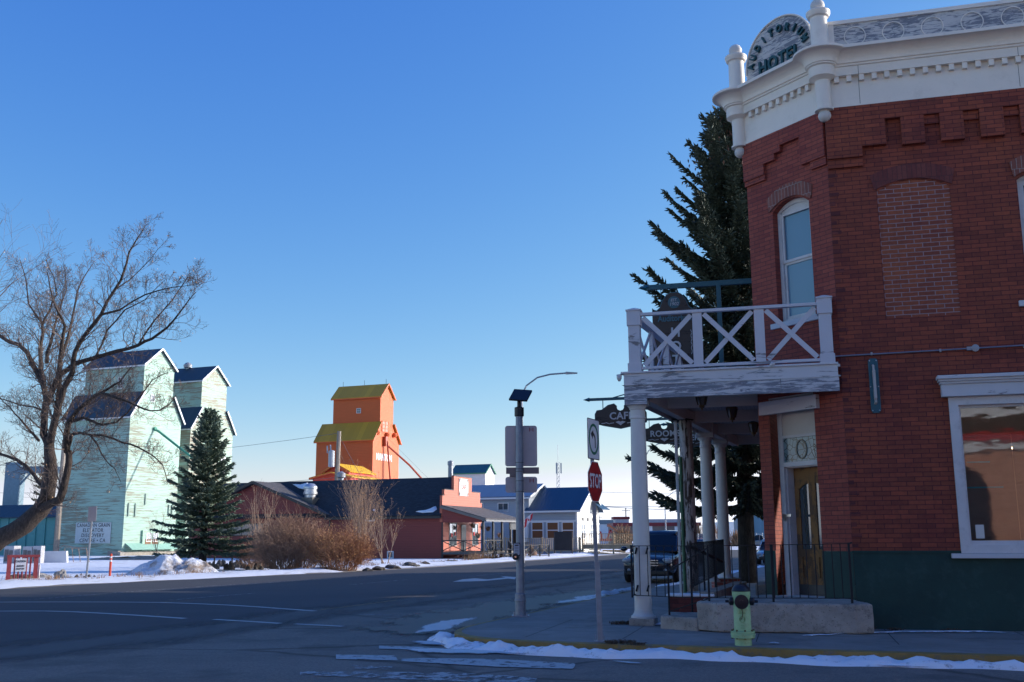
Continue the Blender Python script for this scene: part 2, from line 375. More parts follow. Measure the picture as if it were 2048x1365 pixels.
line('lane_line', [(-150, 1207), (75, 1205.5), (300, 1206), (390, 1209), (480, 1213), (630, 1224)], .17, M_line)
line('lane_line', [(-160, 1226), (5, 1224), (120, 1224), (250, 1231), (370, 1239)], .17, M_line)
line('lane_line', [(428, 1241), (500, 1245), (560, 1249)], .16, M_line); line('lane_line', [(590, 1250), (640, 1252.5), (686, 1255)], .15, M_line)
line('lane_line', [(60, 1201), (310, 1181), (640, 1160), (860, 1147)], .13, M_faint)
line('lane_line', [(340, 1202), (430, 1194), (510, 1188)], .14, M_faint); line('lane_line', [(700, 1171), (815, 1160.5)], .14, M_faint)
line('lane_line', [(636, 1222), (720, 1212), (792, 1202)], .14, M_yel); line('lane_line', [(720, 1231), (770, 1232), (815, 1234)], .14, M_faint)
line('lane_line', [(940, 1154), (1010, 1147.5)], .14, M_faint)
ar = [(905, 1165), (925, 1160), (950, 1158), (975, 1160), (1012, 1156), (1000, 1153.5), (1032, 1155.5), (1030, 1160), (1016, 1158.6), (968, 1163.5)]
flat('turn_arrow', [tuple(G(*p))[:2] for p in ar], .018, M_line)
for P in ([(672, 1312), (790, 1314), (796, 1324), (672, 1321)],
          [(803, 1321), (842, 1319), (991, 1321), (1151, 1330), (1149, 1337), (1145, 1341), (991, 1336.5), (803, 1325.5)],
          [(758, 1294), (860, 1297), (856, 1303), (758, 1300)],
          [(600, 1346), (924, 1348), (1075, 1359), (1068, 1372), (800, 1362), (600, 1353)],
                    [(700, 1334), (785, 1336), (782, 1342), (700, 1340)]):
    flat('crossing_bar', [tuple(G(*p))[:2] for p in P], .018, M_cross2 if P[0][1] > 1330 else M_cross)
# grime and ice near the kerb
def decal_mat(name, c, thr=.5, soft=.12, sc_=1.6, rough=.9, stretch=None, amt=1.0, spec=.5):
    t = NT(name); v = t.coord(rot=(0, 0, radians(stretch)), scale=(1, .22, 1)) if stretch is not None else t.coord()
    at = t.n('ShaderNodeAttribute', attribute_name='edge')
    n = t.math('ADD', t.noise(v, sc_, 12, .72), t.math('MULTIPLY', t.math('SUBTRACT', at.outputs['Fac'], .5), .55))
    m = t.math('MULTIPLY', t.ramp(n, thr-soft, thr+soft), amt)
    tr = t.n('ShaderNodeBsdfTransparent'); mx = t.n('ShaderNodeMixShader')
    t.color(t.mix(t.noise(v, 8, 6), sc(c, .8), sc(c, 1.15))); t.b.inputs['Roughness'].default_value = rough; t.b.inputs['Specular IOR Level'].default_value = spec
    t.l(m, mx.inputs[0]); t.l(tr.outputs[0], mx.inputs[1]); t.l(t.b.outputs[0], mx.inputs[2]); t.l(mx.outputs[0], t.out.inputs[0]); return t.m
def ribbon(name, center, wl, wr, m, z0, h=0, na=5, seed=0, kind='structure', wob=.25, sub=6, label=None, lump=1.0, crest=.5):
    """strip following a centre line; edge attribute 0 at its rim, 1 inside; h = crest height"""
    P = []; c = [Vector((p[0], p[1], 0)) for p in center]
    for a, b in zip(c, c[1:]):
        for k in range(sub): P.append(a.lerp(b, k/sub))
    P.append(c[-1]); n = len(P); na = max(na, 3); vs = []; ed = []
    for i, p in enumerate(P):
        d = (P[min(i+1, n-1)] - P[max(i-1, 0)]).normalized(); nn = Vector((-d.y, d.x, 0)); tt = i/(n-1)
        end = min(1, min(tt, 1-tt)*n/6)
        L_ = (wl(tt) if callable(wl) else wl)*(1 + wob*noise.noise(Vector((p.x*1.1, p.y*1.1, seed)))*2)*max(.15, end)
        R_ = (wr(tt) if callable(wr) else wr)*(1 + wob*noise.noise(Vector((p.x*1.1, p.y*1.1, seed+9)))*2)*max(.15, end)
        for k in range(na+1):
            s_ = k/na; q = p + nn*(L_*(1-s_) - R_*s_)
            prof = sin(pi*s_)**.8 if 0 < s_ < 1 else 0
            hh = h*prof*end*(.75 + .6*lump*noise.noise(Vector((q.x*2.2, q.y*2.2, seed))) + .5*lump*noise.noise(Vector((q.x*7, q.y*7, seed)))) if h else 0
            vs.append((q.x, q.y, z0 + max(0, hh) - (.01 if h and prof == 0 else 0))); ed.append(min(1, 2*min(s_, 1-s_)*1.3)*min(1, end))
    fs = [(i*(na+1)+k, (i+1)*(na+1)+k, (i+1)*(na+1)+k+1, i*(na+1)+k+1)[::-1] for i in range(n-1) for k in range(na)]
    b = MB(); b.add(vs, fs); o = b.build(name, m, smooth=True, uv=False); a = o.data.attributes.new('edge', 'FLOAT', 'POINT'); a.data.foreach_set('value', ed)
    if o.data.polygons[0].normal.z < 0: o.data.flip_normals()
    return tag(o, label, None, None, kind)
M_grime = decal_mat('damp_grime', (.018, .018, .02), .56, .07, 1.3, .55, 69); M_ice = decal_mat('thin_ice', (.55, .6, .68), .53, .09, 3.0, .45, 15, .8)
M_slush = decal_mat('slush', (.5, .54, .6), .53, .10, 5, .6, None, .9)
ribbon('road_grime', [G(760, 1290), G(800, 1262), G(880, 1238), G(1000, 1214), G(1150, 1190), G(1290, 1170)], 1.6, 2.2, M_grime, .024, seed=3)
ribbon('road_ice', [G(800, 1275), G(870, 1262), G(905, 1246), G(1000, 1232)], .5, .4, M_ice, .030, seed=5)
ribbon('road_ice', [G(780, 1300), G(860, 1303), G(1000, 1306), G(1150, 1310), G(1330, 1314)], .35, .5, M_ice, .030, seed=6)
ribbon('road_ice', [G(1700, 1333), G(1790, 1336), G(1920, 1342)], .12, .12, M_ice, .030, seed=8)
ribbon('road_ice', [G(1200, 1323), G(1260, 1330), G(1300, 1332)], .12, .1, M_ice, .030, seed=12)
ribbon('road_ice', [G(1080, 1218), G(1160, 1198), G(1240, 1180)], .5, .8, M_ice, .030, seed=11)

# ================= sidewalk with kerb
def inset(P, d):
    o = []
    for i, p in enumerate(P):
        t = (P[min(i+1, len(P)-1)] - P[max(i-1, 0)]).normalized(); n = Vector((t.y, -t.x, 0)); o.append(p + n*d)
    return o
KI = inset(KP, .12)
b = MB()
for a, c, ai, ci in zip(KP, KP[1:], KI, KI[1:]):
    b.poly([(a.x, a.y, -.05), (c.x, c.y, -.05), (c.x, c.y, .14), (a.x, a.y, .14)][::-1])
    b.poly([(a.x, a.y, .14), (c.x, c.y, .14), (ci.x, ci.y, .152), (ai.x, ai.y, .152)][::-1])
M_kerb = paint('kerb_yellow', (.27, .175, .05), .8, .25, 3, .3, dirt=(.14, .13, .12), dirt_amt=.9)
tag(b.build('kerb', M_kerb), None, None, None, 'structure')
b = MB(); inner = [(p.x, p.y) for p in KI]
o = flat('sidewalk', inner + [(90, 220), (40, 60), (60, 20), (40, 2)], .15, M_walk)
# sawn joints in the paving
HF = Frame((5.68, 17.57), 105)
b = MB()
def joint(p, q, wd=.014):
    p = Vector((p[0], p[1], 0)); q = Vector((q[0], q[1], 0)); d = (q-p).normalized(); n = Vector((-d.y, d.x, 0))*wd/2
    b.poly([tuple((v_.x, v_.y, .1535)) for v_ in (p-n, q-n, q+n, p+n)])
for x in (-5.0, -3.5, -1.55, .4, 2.35, 4.3, 6.2): 
    p = HF.w(x, 0); joint(HF.w(x, -2.6), HF.w(x, 0 if x > -1 else 1.0))
joint(HF.w(-6.2, -.2), HF.w(9, -.25)); joint(HF.w(-6.5, -1.4), HF.w(9, -1.5))
for t in (0, 2, 4, 6, 9, 12, 16): joint(azp((.9, 21.8), 21, t-2, -.4), azp((.9, 21.8), 21, t-2, 4))
tag(b.build('sidewalk_joints', plain('joint_dark', (.03, .03, .03), .9)), None, None, None, 'structure')
# snow along the kerb
kc = [p for p in inset(KP, -.27) if p.x < 21 and p.y < 24]
ks = [p for p in kc]
def wk(t): return .24 + .1*sin(t*31) + (.28 if t > .55 else 0) * (1-abs(t-.75)*3 if t < 1 else 0)
ribbon('kerb_snow', [p for p in ks if p.x > -1.6 and (p.y < 17.8)], .16, .26, M_berm, .006, .12, na=10, seed=21, kind='stuff', sub=8, wob=.95, label='ridge of ploughed snow lying along the yellow kerb')
ribbon('kerb_snow', [G(850, 1275), G(905, 1279), G(1000, 1289), G(1150, 1297), G(1300, 1302)], .32, .36, decal_mat('crusted_snow', (.62, .66, .72), .52, .07, 4, .6), .04, .03, na=8, seed=22, kind='stuff', sub=8, wob=.3, label='thin crusted snow spread over the road beside the kerb corner')
M_thin = decal_mat('thin_snow', (.72, .76, .82), .5, .05, 6, .7)
for i, (pts, w1, w2) in enumerate((([(1290, 1256), (1330, 1249), (1400, 1253), (1470, 1262)], .16, .12), ([(1620, 1272), (1700, 1268), (1800, 1266), (1960, 1266), (2080, 1271)], .05, .07), ([(1520, 1290), (1550, 1289), (1590, 1292)], .07, .09), ([(1560, 1276), (1640, 1272), (1720, 1270)], .05, .05))):
    ribbon('sidewalk_snow', [G(p[0], p[1], .15) for p in pts], w1*1.3, w2*1.3, M_thin, .157, .03, na=6, seed=30+i, kind='stuff', label=('thin snow strip on the paving below the concrete landing', 'thin snow strip on the paving along the green wall', 'small snow patch on the paving right of the hydrant', 'faint snow streak on the paving before the landing')[i])
ribbon('kerb_rubble_snow', [G(p[0], p[1], .02) for p in ((1150, 1207), (1200, 1196), (1245, 1186), (1300, 1172))], .25, .4, M_slush, .05, .12, na=8, seed=41, kind='stuff', wob=.4, lump=1.6, label='broken icy snow lumps along the kerb behind the street pole')
ribbon('kerb_rubble_snow', [azp((3.6, 30), 21, t) for t in (0, 4, 8, 14, 22, 30, 45, 60)], .5, .5, M_berm, .05, .16, na=6, seed=42, kind='stuff', wob=.4, label='snow ridge along the kerb behind the porch')
for _k, _p in enumerate(([(800, 1286), (900, 1292), (1050, 1302), (1200, 1308), (1330, 1312)], [(1330, 1312), (1480, 1318), (1620, 1320), (1760, 1326), (1900, 1332), (2060, 1340)])):
    ribbon('slush_edge', [G(*q) for q in _p], .5, .35, M_slush, .034+.002*_k, seed=91+_k, wob=.4, sub=10)
ribbon('asphalt_joint', hw[1:5], 1.3, 1.3, decal_mat('worn_asphalt_edge', (.085, .082, .083), .5, .3, .9, .85, 69), .0135, seed=97, sub=14, wob=.3)
# far side: snow verge and lit snow
ribbon('verge_snow', [(-30, 20), (-20.5, 34), (-18, 40.4), (-12.2, 50.4), (-9.5, 56), (-6.4, 64), (-2.6, 73), (.8, 84), (4.5, 96), (9, 110), (14, 124), (24, 150)], 2.4, 1.6, M_snow, .02, .16, na=8, seed=51, kind='structure', wob=.35, lump=1.2)
flat('snow_lot', [(-60, 30), (-21, 33), (-18.5, 40), (-11.8, 51.5), (-7.2, 64), (-3.3, 75), (.2, 86), (4, 98), (3, 112), (-8, 112), (-24, 97), (-60, 97)], .012, M_snow)
# ================= the brick hotel on the corner
M_brick = brick('painted_brick', (.15, .027, .02), (.285, .058, .032), (.085, .016, .017), ms=.007, w=.265, h=.077, orange=(.40, .105, .035), oamt=.38)
M_brick2 = brick('chamfer_brick', (.225, .038, .03), (.34, .07, .045), (.11, .028, .03), w=.265, h=.077, ms=.007, orange=(.4, .11, .06), oamt=.3)
M_infill = brick('infill_brick', (.33, .085, .038), (.21, .045, .028), (.34, .23, .23), w=.27, h=.078, ms=.009, orange=(.40, .11, .04), oamt=.4)
M_quoin = brick('dark_brick', (.10, .02, .02), (.2, .045, .035), (.08, .02, .025))
M_soldier = brick('soldier_brick', (.2, .06, .045), (.28, .10, .07), (.32, .25, .22), w=.08, h=.26)
M_soldier2 = brick('dark_soldier_brick', (.14, .03, .028), (.2, .05, .04), (.10, .03, .03), w=.08, h=.26)
M_green = paint('green_render', (.007, .042, .035), .7, .25, 1.1, .25, dirt=(.05, .12, .11), dirt_amt=.25, bscale=25)
M_cream = paint('cream_metal', (.74, .68, .60), .5, .05, 1.2, .05, dirt=(.35, .3, .24), dirt_amt=.18)
M_trim = paint('white_trim', (.60, .58, .57), .6, .07, 2, .1, dirt=(.3, .28, .27), dirt_amt=.35)
M_trimw = worn('peeling_white', (.60, .60, .62), (.17, .165, .175), .36, .6, 5)
M_ply = worn('weathered_plywood', (.55, .53, .51), (.17, .18, .21), .485, 2.2, 13)
M_teal = paint('teal_metal', (.012, .085, .115), .45, .15, 3, .05, dirt=(.12, .2, .22), dirt_amt=.2)
M_teal_text = plain('teal_letter', (.005, .06, .07), .5)
M_glass = glass('window_glass')
M_roof = paint('flat_roof', (.10, .10, .10), .9)
hotel = thing('hotel_building', 'two-storey red brick hotel with cream cornice and cut-off corner', 'building', HF.O, HF.rz)
Lc = HF.loc((4.61, 19.23)); fd = Vector((sin(radians(6)), cos(radians(6)), 0))      # cut corner end, front direction
cl = hypot(Lc.x, Lc.y); cd = Vector((-Lc.x, -Lc.y, 0)).normalized(); cn = Vector((cd.y, -cd.x, 0))  # along chamfer left->right, outward normal
if cn.y > 0: cn = -cn
def on(s_, z, out=0): p = Vector((Lc.x, Lc.y, 0)) + cd*s_ + cn*out; return Vector((p.x, p.y, z))
Z0, ZW, ZB, ZT = .05, 1.40, 9.23, 10.25
LW, LF = 34.0, 15.0
def arc(x0, x1, z0, rise, n=10):
    """points from (x1,z0) over the crown to (x0,z0)"""
    c = (x0+x1)/2; a = (x1-x0)/2
    if rise <= 0: return [(x1, z0), (x0, z0)]
    r = (a*a + rise*rise)/(2*rise); th = math.asin(a/r)
    return [(c + r*sin(th*(1-2*k/n)), z0 + rise - r + r*cos(th*(1-2*k/n))) for k in range(n+1)]
def archpoly(x0, x1, zb, zs, rise): return [(x0, zb), (x1, zb)] + arc(x0, x1, zs, rise)
shop = [(1.72, 1.43), (4.62, 1.43), (4.62, 3.9), (1.72, 3.9)]
upw = archpoly(3.06, 4.02, 5.5, 7.63, .17); blind = archpoly(.80, 1.99, 5.33, 7.62, .16)
shop2 = [(7.2, 1.43), (10.1, 1.43), (10.1, 3.9), (7.2, 3.9)]
upws = [archpoly(x, x+.96, 5.5, 7.63, .17) for x in (6.6, 10.2, 13.8, 17.4, 21, 24.6)]
b = MB()
b.slab([(0, ZW), (LW, ZW), (LW, ZB+.05), (0, ZB+.05)], (0, .22, 0), [shop, upw, blind, shop2] + upws, back=False)
b.build('wall', M_brick, hotel)
b = MB(); b.slab([(0, Z0), (LW, Z0), (LW, ZW-.002), (0, ZW-.002)], (0, .2, 0), back=False, O=(0, -.018, 0)); b.box(-.02, -.032, ZW-.03, LW, .0, ZW+.008); b.build('wainscot', M_green, hotel)
# chamfer wall with door opening and arched window
door_h = [(.27, Z0+.02), (1.33, Z0+.02), (1.33, 4.16), (.27, 4.16)]; cwin = archpoly(.62, 1.50, 5.53, 7.66, .18)
b = MB()
b.slab([(0, ZW), (.27, ZW), (.27, 4.16), (1.33, 4.16), (1.33, ZW), (cl, ZW), (cl, ZB+.05), (0, ZB+.05)], -cn*.26, [cwin], O=on(0, 0), U=cd, W=(0, 0, 1), back=False)
b.build('wall', M_brick2, hotel)
for s0, s1 in ((-.008, .27), (1.33, cl+.01)): MB().slab([(s0, Z0), (s1, Z0), (s1, ZW-.002), (s0, ZW-.002)], -cn*.26, O=on(0, 0, .016), U=cd, back=False).build('wainscot', M_green, hotel)
# front wall (faces the highway) and hidden sides
def fp(t, z, out=0): p = Vector((Lc.x, Lc.y, 0)) + fd*t - Vector((fd.y, -fd.x, 0))*out; return Vector((p.x, p.y, z))
b = MB(); fw = [archpoly(x, x+.95, 5.5, 7.6, .17) for x in (2, 5, 8, 11)]; fd_ = [[(x, .7), (x+1.5, .7), (x+1.5, 3.6), (x, 3.6)] for x in (3, 6.4, 10)]
b.slab([(0, .2), (LF, .2), (LF, ZB+.05), (0, ZB+.05)], Vector((fd.y, -fd.x, 0))*.2, fw + fd_, O=fp(0, 0), U=fd, back=False)
b.build('wall', M_brick2, hotel)
e1 = fp(LF, 0); b = MB()
b.poly([(e1.x, e1.y, 0), (LW, LF, 0), (LW, LF, ZB), (e1.x, e1.y, ZB)][::-1]); b.poly([(LW, 0, 0), (LW, LF, 0), (LW, LF, ZB), (LW, 0, ZB)]); b.build('wall', M_brick, hotel)
b = MB(); b.poly([(0, 0, ZT-.1), (LW, 0, ZT-.1), (LW, LF, ZT-.1), (e1.x, e1.y, ZT-.1), (Lc.x, Lc.y, ZT-.1)]); b.build('roof', M_roof, hotel)
# inner dark rooms behind glass
M_dark = plain('dark_interior', (.02, .018, .016), .9)
def pane(pts, m, name='pane', parent=None):
    b = MB(); b.poly(pts); return b.build(name, m, parent)
# --- cornice, swept round the corner
path = [fp(LF, 0), Vector((Lc.x, Lc.y, 0)), Vector((0, 0, 0)), Vector((LW, 0, 0))]
def sweep(b, path, prof, close=False):
    n = []
    for i in range(len(path)-1):
        d = (path[i+1]-path[i]).normalized(); n.append(Vector((d.y, -d.x, 0)))
    rows = []
    for i, p in enumerate(path):
        if i == 0: m = n[0]
        elif i == len(path)-1: m = n[-1]
        else: m = (n[i-1]+n[i]); m = m / (1 + n[i-1].dot(n[i]))
        rows.append([(p.x + m.x*o, p.y + m.y*o, z) for o, z in prof])
    k = len(prof)
    for r0, r1 in zip(rows, rows[1:]):
        for j in range(k-1): b.poly([r0[j], r1[j], r1[j+1], r0[j+1]])
prof = [(.0, 9.20), (.075, 9.20), (.075, 9.26), (.055, 9.27), (.055, 9.80), (.15, 9.80), (.15, 9.96), (.175, 9.97), (.175, 10.01), (.20, 10.01)]
prof += [(.20 + .20*(1-cos(a*pi/2/8)), 10.01 + .20*sin(a*pi/2/8)) for a in range(9)] + [(.42, 10.21), (.42, 10.27), (.0, 10.31)]
# the cove bulges outward near its top, as in pressed metal
b = MB(); sweep(b, path, prof); cor = b.build('cornice', M_cream, hotel)
b = MB()
for k in range(60):
    x = .20 + k*.215
    if x > 9: break
    MB().box(x, -.135, 9.69, x+.085, -.05, 9.802).build('dentil', M_cream, cor)
for k in range(9): 
    b = MB(); s0 = .26 + k*.178
    p = on(s0, 9.69, .05); vs = [p, p+cd*.075, p+cd*.075+cn*.08, p+cn*.08]; vs = [tuple(q) for q in vs]; top = [(q[0], q[1], 9.802) for q in vs]
    b.add(vs+top, [(0,3,2,1)[::-1],(4,5,6,7)[::-1],(0,1,5,4)[::-1],(1,2,6,5)[::-1],(2,3,7,6)[::-1],(3,0,4,7)[::-1]]); b.build('dentil', M_cream, cor)
b = MB()
for x in (.62, 3.25, 6.5, 9.8): b.box(x, -.0565, 9.27, x+.008, -.03, 9.80); b.box(x, -.152, 9.80, x+.008, -.12, 9.96)
b.build('seam', plain('seam_dark', (.10, .09, .08), .8), cor)
# corner turrets
def turret(c):
    b = MB(); x, y = c
    P_ = [(.02, 9.17), (.165, 9.175), (.165, 9.21), (.135, 9.22), (.135, 9.74), (.16, 9.76), (.235, 9.80), (.235, 9.98), (.27, 10.00), (.27, 10.02), (.29, 10.03)]
    P_ += [(.29 + .19*(1-cos(a*pi/2/8)), 10.03 + .18*sin(a*pi/2/8)) for a in range(9)] + [(.50, 10.22), (.50, 10.26), (.17, 10.33), (.155, 10.35), (.15, 10.98), (.19, 11.0), (.205, 11.04), (.215, 11.06), (.215, 11.10), (.19, 11.12), (.13, 11.13)]
    b.lathe(P_, (x, y, 0), 36); t = b.build('turret', M_cream, hotel, smooth=True, auto=35)
    for z, r in ((9.085, .115), (11.235, .13)): MB().ball((x, y, z), r, 18).build('finial_ball', worn('cracked_ball_paint', (.6, .58, .55), (.2, .2, .2), .25, 3, 6), t, smooth=True)
turret((.0, -.10)); turret((Lc.x-.09, Lc.y-.01))
# parapet boards
b = MB(); b.slab([(.18, 10.28), (LW, 10.28), (LW, 10.86), (.18, 10.86)], (0, .06, 0), O=(0, -.0, 0)); par = b.build('parapet_board', M_ply, hotel)
b = MB(); b.box(.16, -.03, 10.86, LW, .08, 10.93); b.box(.16, -.022, 10.28, .26, -.001, 10.86); b.build('parapet_cap', M_cream, hotel)
b = MB(); b.box(.2, -.05, 10.27, LW, .0, 10.33); b.build('flashing', paint('galvanised', (.35, .37, .4), .35, .1, 2, .05, metal=.8), hotel)
b = MB()
for k in range(12):
    cx_ = .62 + k*.66; M = Matrix.Translation((cx_, -.003, 10.60)) @ Matrix.Rotation(pi/2, 4, 'X')
    MB().lathe([(.19, 0), (.19, .014), (.176, .014), (.176, 0)], (0, 0, 0), 28, M, False).build('round_moulding', M_cream, par)
# arched name board on the cut corner
n = 26; oa = [(.15, 10.25), (cl-.15, 10.25)] + [(cl/2 + (cl/2-.15)*cos(pi*k/n)*1.0, 10.62 + .86*max(0, sin(pi*k/n))**.9) for k in range(n+1)]
b = MB(); b.slab(oa, -cn*.07, O=on(0, 0, .0), U=cd); nb = b.build('name_board', M_ply, hotel)
b = MB(); ri = [on(u, w_, .012) for u, w_ in oa[2:]]; b.tube(ri, .018, 6); b.build('board_edging', M_cream, nb)
b = MB(); word = 'AUDITORIUM'
for i, ch in enumerate(word):
    a = radians(167 - i*150/9); rx, rz = .70, .63; s_ = cl/2 + rx*cos(a); z = 10.60 + rz*sin(a); th = a - pi/2
    U = cd*cos(th) + Vector((0, 0, sin(th))); Wv = -cd*sin(th) + Vector((0, 0, cos(th)))
    b.text(ch, .205, on(s_, z, .03), U, Wv, .05, .008, sx=.8)
b.text('HOTEL', .37, on(cl/2+.03, 10.60, .03), cd, (0, 0, 1), .05, .010, sx=.84, space=1.1)
b.build('lettering', M_teal_text, nb)
# --- corbelled brickwork
b = MB(); b.box(.0, -.11, 8.92, LW, .01, 9.22); b.box(.0, -.112, 8.26, .60, .01, 8.922); b.box(.60, -.108, 8.45, 1.01, .01, 8.922)
b.box(0, -.06, 8.10, .60, .01, 8.262)
x = 1.27; k = 0
while x < 16: b.box(x, -.105, 8.41, x+.385, .01, 8.922); b.box(x+.386, -.05, 8.76, x+.64, .01, 8.922); x += .642
b.build('corbel', M_brick, hotel, bevel=.006)
b = MB()
def cbox(s0, s1, z0, z1, o):
    p = [on(s0, z0, -.01), on(s1, z0, -.01), on(s1, z0, o), on(s0, z0, o)]; b.add([tuple(q) for q in p] + [(q.x, q.y, z1) for q in p], [(0,1,2,3),(7,6,5,4),(4,5,1,0),(5,6,2,1),(6,7,3,2),(7,4,0,3)])
cbox(-.01, .52, 8.35, 8.45, .05); cbox(-.01, .52, 8.45, 8.66, .075); cbox(-.01, .80, 8.66, 8.78, .078); cbox(-.01, .95, 8.78, 9.2, .08); cbox(1.42, cl+.01, 8.35, 9.2, .079); cbox(.95, 1.42, 8.9, 9.2, .077)
cbox(1.62, cl+.01, 8.20, 8.35, .05)
b.build('corbel', M_brick2, hotel, bevel=.006)
# quoin courses of dark brick at the corner
b = MB()
for k in range(38):
    z = 1.45 + k*.1755; s_ = .16 if k % 2 else .09
    b.box(-.004, -.007, z, s_, .01, z+.07)
b.build('quoin', M_quoin, hotel)
# brick arches over the openings
def ring(b, x0, x1, zs, rise, th, y, ext=.06):
    lo = arc(x0, x1, zs, rise, 14); hi = [(u + (u-(x0+x1)/2)*.10 + (ext if u > (x0+x1)/2 else -ext)*0, w_ + th) for u, w_ in lo]
    for (a, c), (e, g) in zip(zip(lo, lo[1:]), zip(hi, hi[1:])): yield [a, c, g, e]
def ringmesh(x0, x1, zs, rise, th, m, y=-.035, U=(1, 0, 0), O=(0, 0, 0), nrm=(0, -1, 0), name='brick_arch'):
    b = MB(); O = Vector(O); U = Vector(U); nv = Vector(nrm)*(-y)
    for q in ring(b, x0, x1, zs, rise, th, y):
        P_ = [O + U*u + Vector((0, 0, w_)) + nv for u, w_ in q]; Q_ = [p - nv*1.1 for p in P_]
        b.add(P_+Q_, [(0,1,2,3)[::-1], (0,1,5,4), (2,3,7,6), (1,2,6,5), (3,0,4,7)])
    me = b.build(name, m, hotel); 
    return me
ringmesh(.76, 2.03, 7.64, .16, .27, M_soldier2, -.02); ringmesh(3.02, 4.06, 7.66, .17, .27, M_soldier, -.03)
ringmesh(.56, 1.56, 7.68, .18, .26, M_soldier, -.03, U=cd, O=on(0, 0), nrm=cn)
b = MB(); b.slab(blind, (0, .03, 0), O=(0, .012, 0)); b.build('bricked_up_window', M_infill, hotel)
# --- windows
def sash_window(parent, O, U, nrm, x0, x1, zb, zs, rise, d=.13, fr=.075, refl=M_glass, sill=True, m=M_trim, split=True):
    O = Vector(O); U = Vector(U); nv = Vector(nrm); name = 'window'
    t_out = archpoly(x0, x1, zb, zs, rise); t_in = archpoly(x0+fr, x1-fr, zb+fr, zs-.0, max(0, rise-.08))
    b = MB(); b.slab(t_out, -nv*.09, [t_in], O=O-nv*d, U=U)
    wdw = b.build(name, m, parent)
    b = MB(); x2, x3 = x0+fr-.0, x1-fr; mid = (zb+zs)/2 + .08
    if split:
        for (za, zc, dd) in ((zb+fr+.002, mid, .035), (mid-.002, zs-.03, .012)):
            b.slab([(x2+.004, za), (x3-.004, za), (x3-.004, zc), (x2+.004, zc)], -nv*.03, [[(x2+.05, za+.05), (x3-.05, za+.05), (x3-.05, zc-.045), (x2+.05, zc-.045)]], O=O-nv*(d+dd), U=U)
    else: b.slab([(x2, zb+fr), (x3, zb+fr), (x3, zs-.004), (x2, zs-.004)], -nv*.03, [[(x2+.03, zb+fr+.03), (x3-.03, zb+fr+.03), (x3-.03, zs-.03), (x2+.03, zs-.03)]], O=O-nv*(d+.03), U=U)
    b.build('sash', m, wdw)
    b = MB(); b.slab([(x2, zb+fr), (x3, zb+fr), (x3, zs), (x2, zs)], -nv*.004, O=O-nv*(d+.055), U=U, back=False); b.build('glass_pane', refl, wdw)
    b = MB(); b.slab([(x2, zs-.035), (x3, zs-.035)] + arc(x2, x3, zs-.0, max(.01, rise-.06)), -nv*.02, O=O-nv*(d+.03), U=U); b.build('window_head', m, wdw)
    if sill:
        b = MB(); p = [O+U*(x0-.16)+nv*.05, O+U*(x1+.10)+nv*.05, O+U*(x1+.10)-nv*d, O+U*(x0-.16)-nv*d]
        b.add([(q.x, q.y, zb-.10) for q in p] + [(q.x, q.y, zb-.0) for q in p], [(0,3,2,1),(4,5,6,7),(0,1,5,4),(1,2,6,5),(2,3,7,6),(3,0,4,7)]); b.build('sill', M_trimw, wdw, bevel=.008)
    return wdw
M_blueglass = glass('upper_window_glass', (.15, .27, .36), .06, 1.6)
wn = sash_window(hotel, on(0, 0), cd, cn, .62, 1.50, 5.53, 7.66, .18, refl=M_blueglass)
b = MB(); b.slab([(.80, 5.78), (1.36, 5.78), (1.36, 5.83), (.80, 5.83)], cn*.012, O=on(0, 0, -.2), U=cd); b.slab([(.80, 6.9), (1.36, 6.9), (1.36, 6.94), (.80, 6.94)], cn*.012, O=on(0, 0, -.2), U=cd); b.build('glazing_bar', M_trim, wn)
sash_window(hotel, (0, 0, 0), (1, 0, 0), (0, -1, 0), 3.06, 4.02, 5.5, 7.63, .17)
for x0 in (6.6, 10.2, 13.8, 17.4, 21, 24.6): sash_window(hotel, (0, 0, 0), (1, 0, 0), (0, -1, 0), x0, x0+.96, 5.5, 7.63, .17)
for x0 in (2, 5, 8, 11): sash_window(hotel, fp(0, 0), fd, (-fd.y, fd.x, 0), x0, x0+.95, 5.5, 7.6, .17)
for x0 in (3, 6.4, 10): sash_window(hotel, fp(0, 0), fd, (-fd.y, fd.x, 0), x0, x0+1.5, .7, 3.6, 0, split=False, sill=False)
# shop window with projecting head
def shop_window(x0):
    b = MB(); b.slab([(x0-.045, 1.365), (x0+2.9, 1.365), (x0+2.9, 3.92), (x0-.045, 3.92)], (0, .15, 0), [[(x0+.10, 1.50), (x0+2.76, 1.50), (x0+2.76, 3.78), (x0+.10, 3.78)]], O=(0, -.045, 0))
    sw = b.build('shop_window', M_trim, hotel, bevel=.005)
    b = MB(); b.slab([(x0+.10, 1.50), (x0+2.76, 1.50), (x0+2.76, 3.78), (x0+.10, 3.78)], (0, .05, 0), [[(x0+.135, 1.565), (x0+2.72, 1.565), (x0+2.72, 3.74), (x0+.135, 3.74)]], O=(0, .03, 0)); b.build('inner_frame', M_trim, sw)
    b = MB(); b.box(x0-.15, -.13, 3.922, x0+3.1, .0, 4.13); b.box(x0-.17, -.16, 4.13, x0+3.12, .0, 4.17)
    P_ = [(.16, 4.17), (.20, 4.20), (.215, 4.23)]; b.box(x0-.19, -.19, 4.17, x0+3.14, .0, 4.21); b.box(x0-.21, -.225, 4.21, x0+3.16, .0, 4.27); b.build('window_cornice', M_trimw, sw, bevel=.006)
    b = MB(); b.box(x0-.20, -.10, 1.285, x0+3.1, .0, 1.362); b.build('sill', M_trimw, sw, bevel=.008)
    b = MB(); b.slab([(x0+.13, 1.56), (x0+2.73, 1.56), (x0+2.73, 3.75), (x0+.13, 3.75)], (0, .004, 0), O=(0, .055, 0), back=False); b.build('glass_pane', glass('shop_glass', alpha=.16), sw)
    return sw
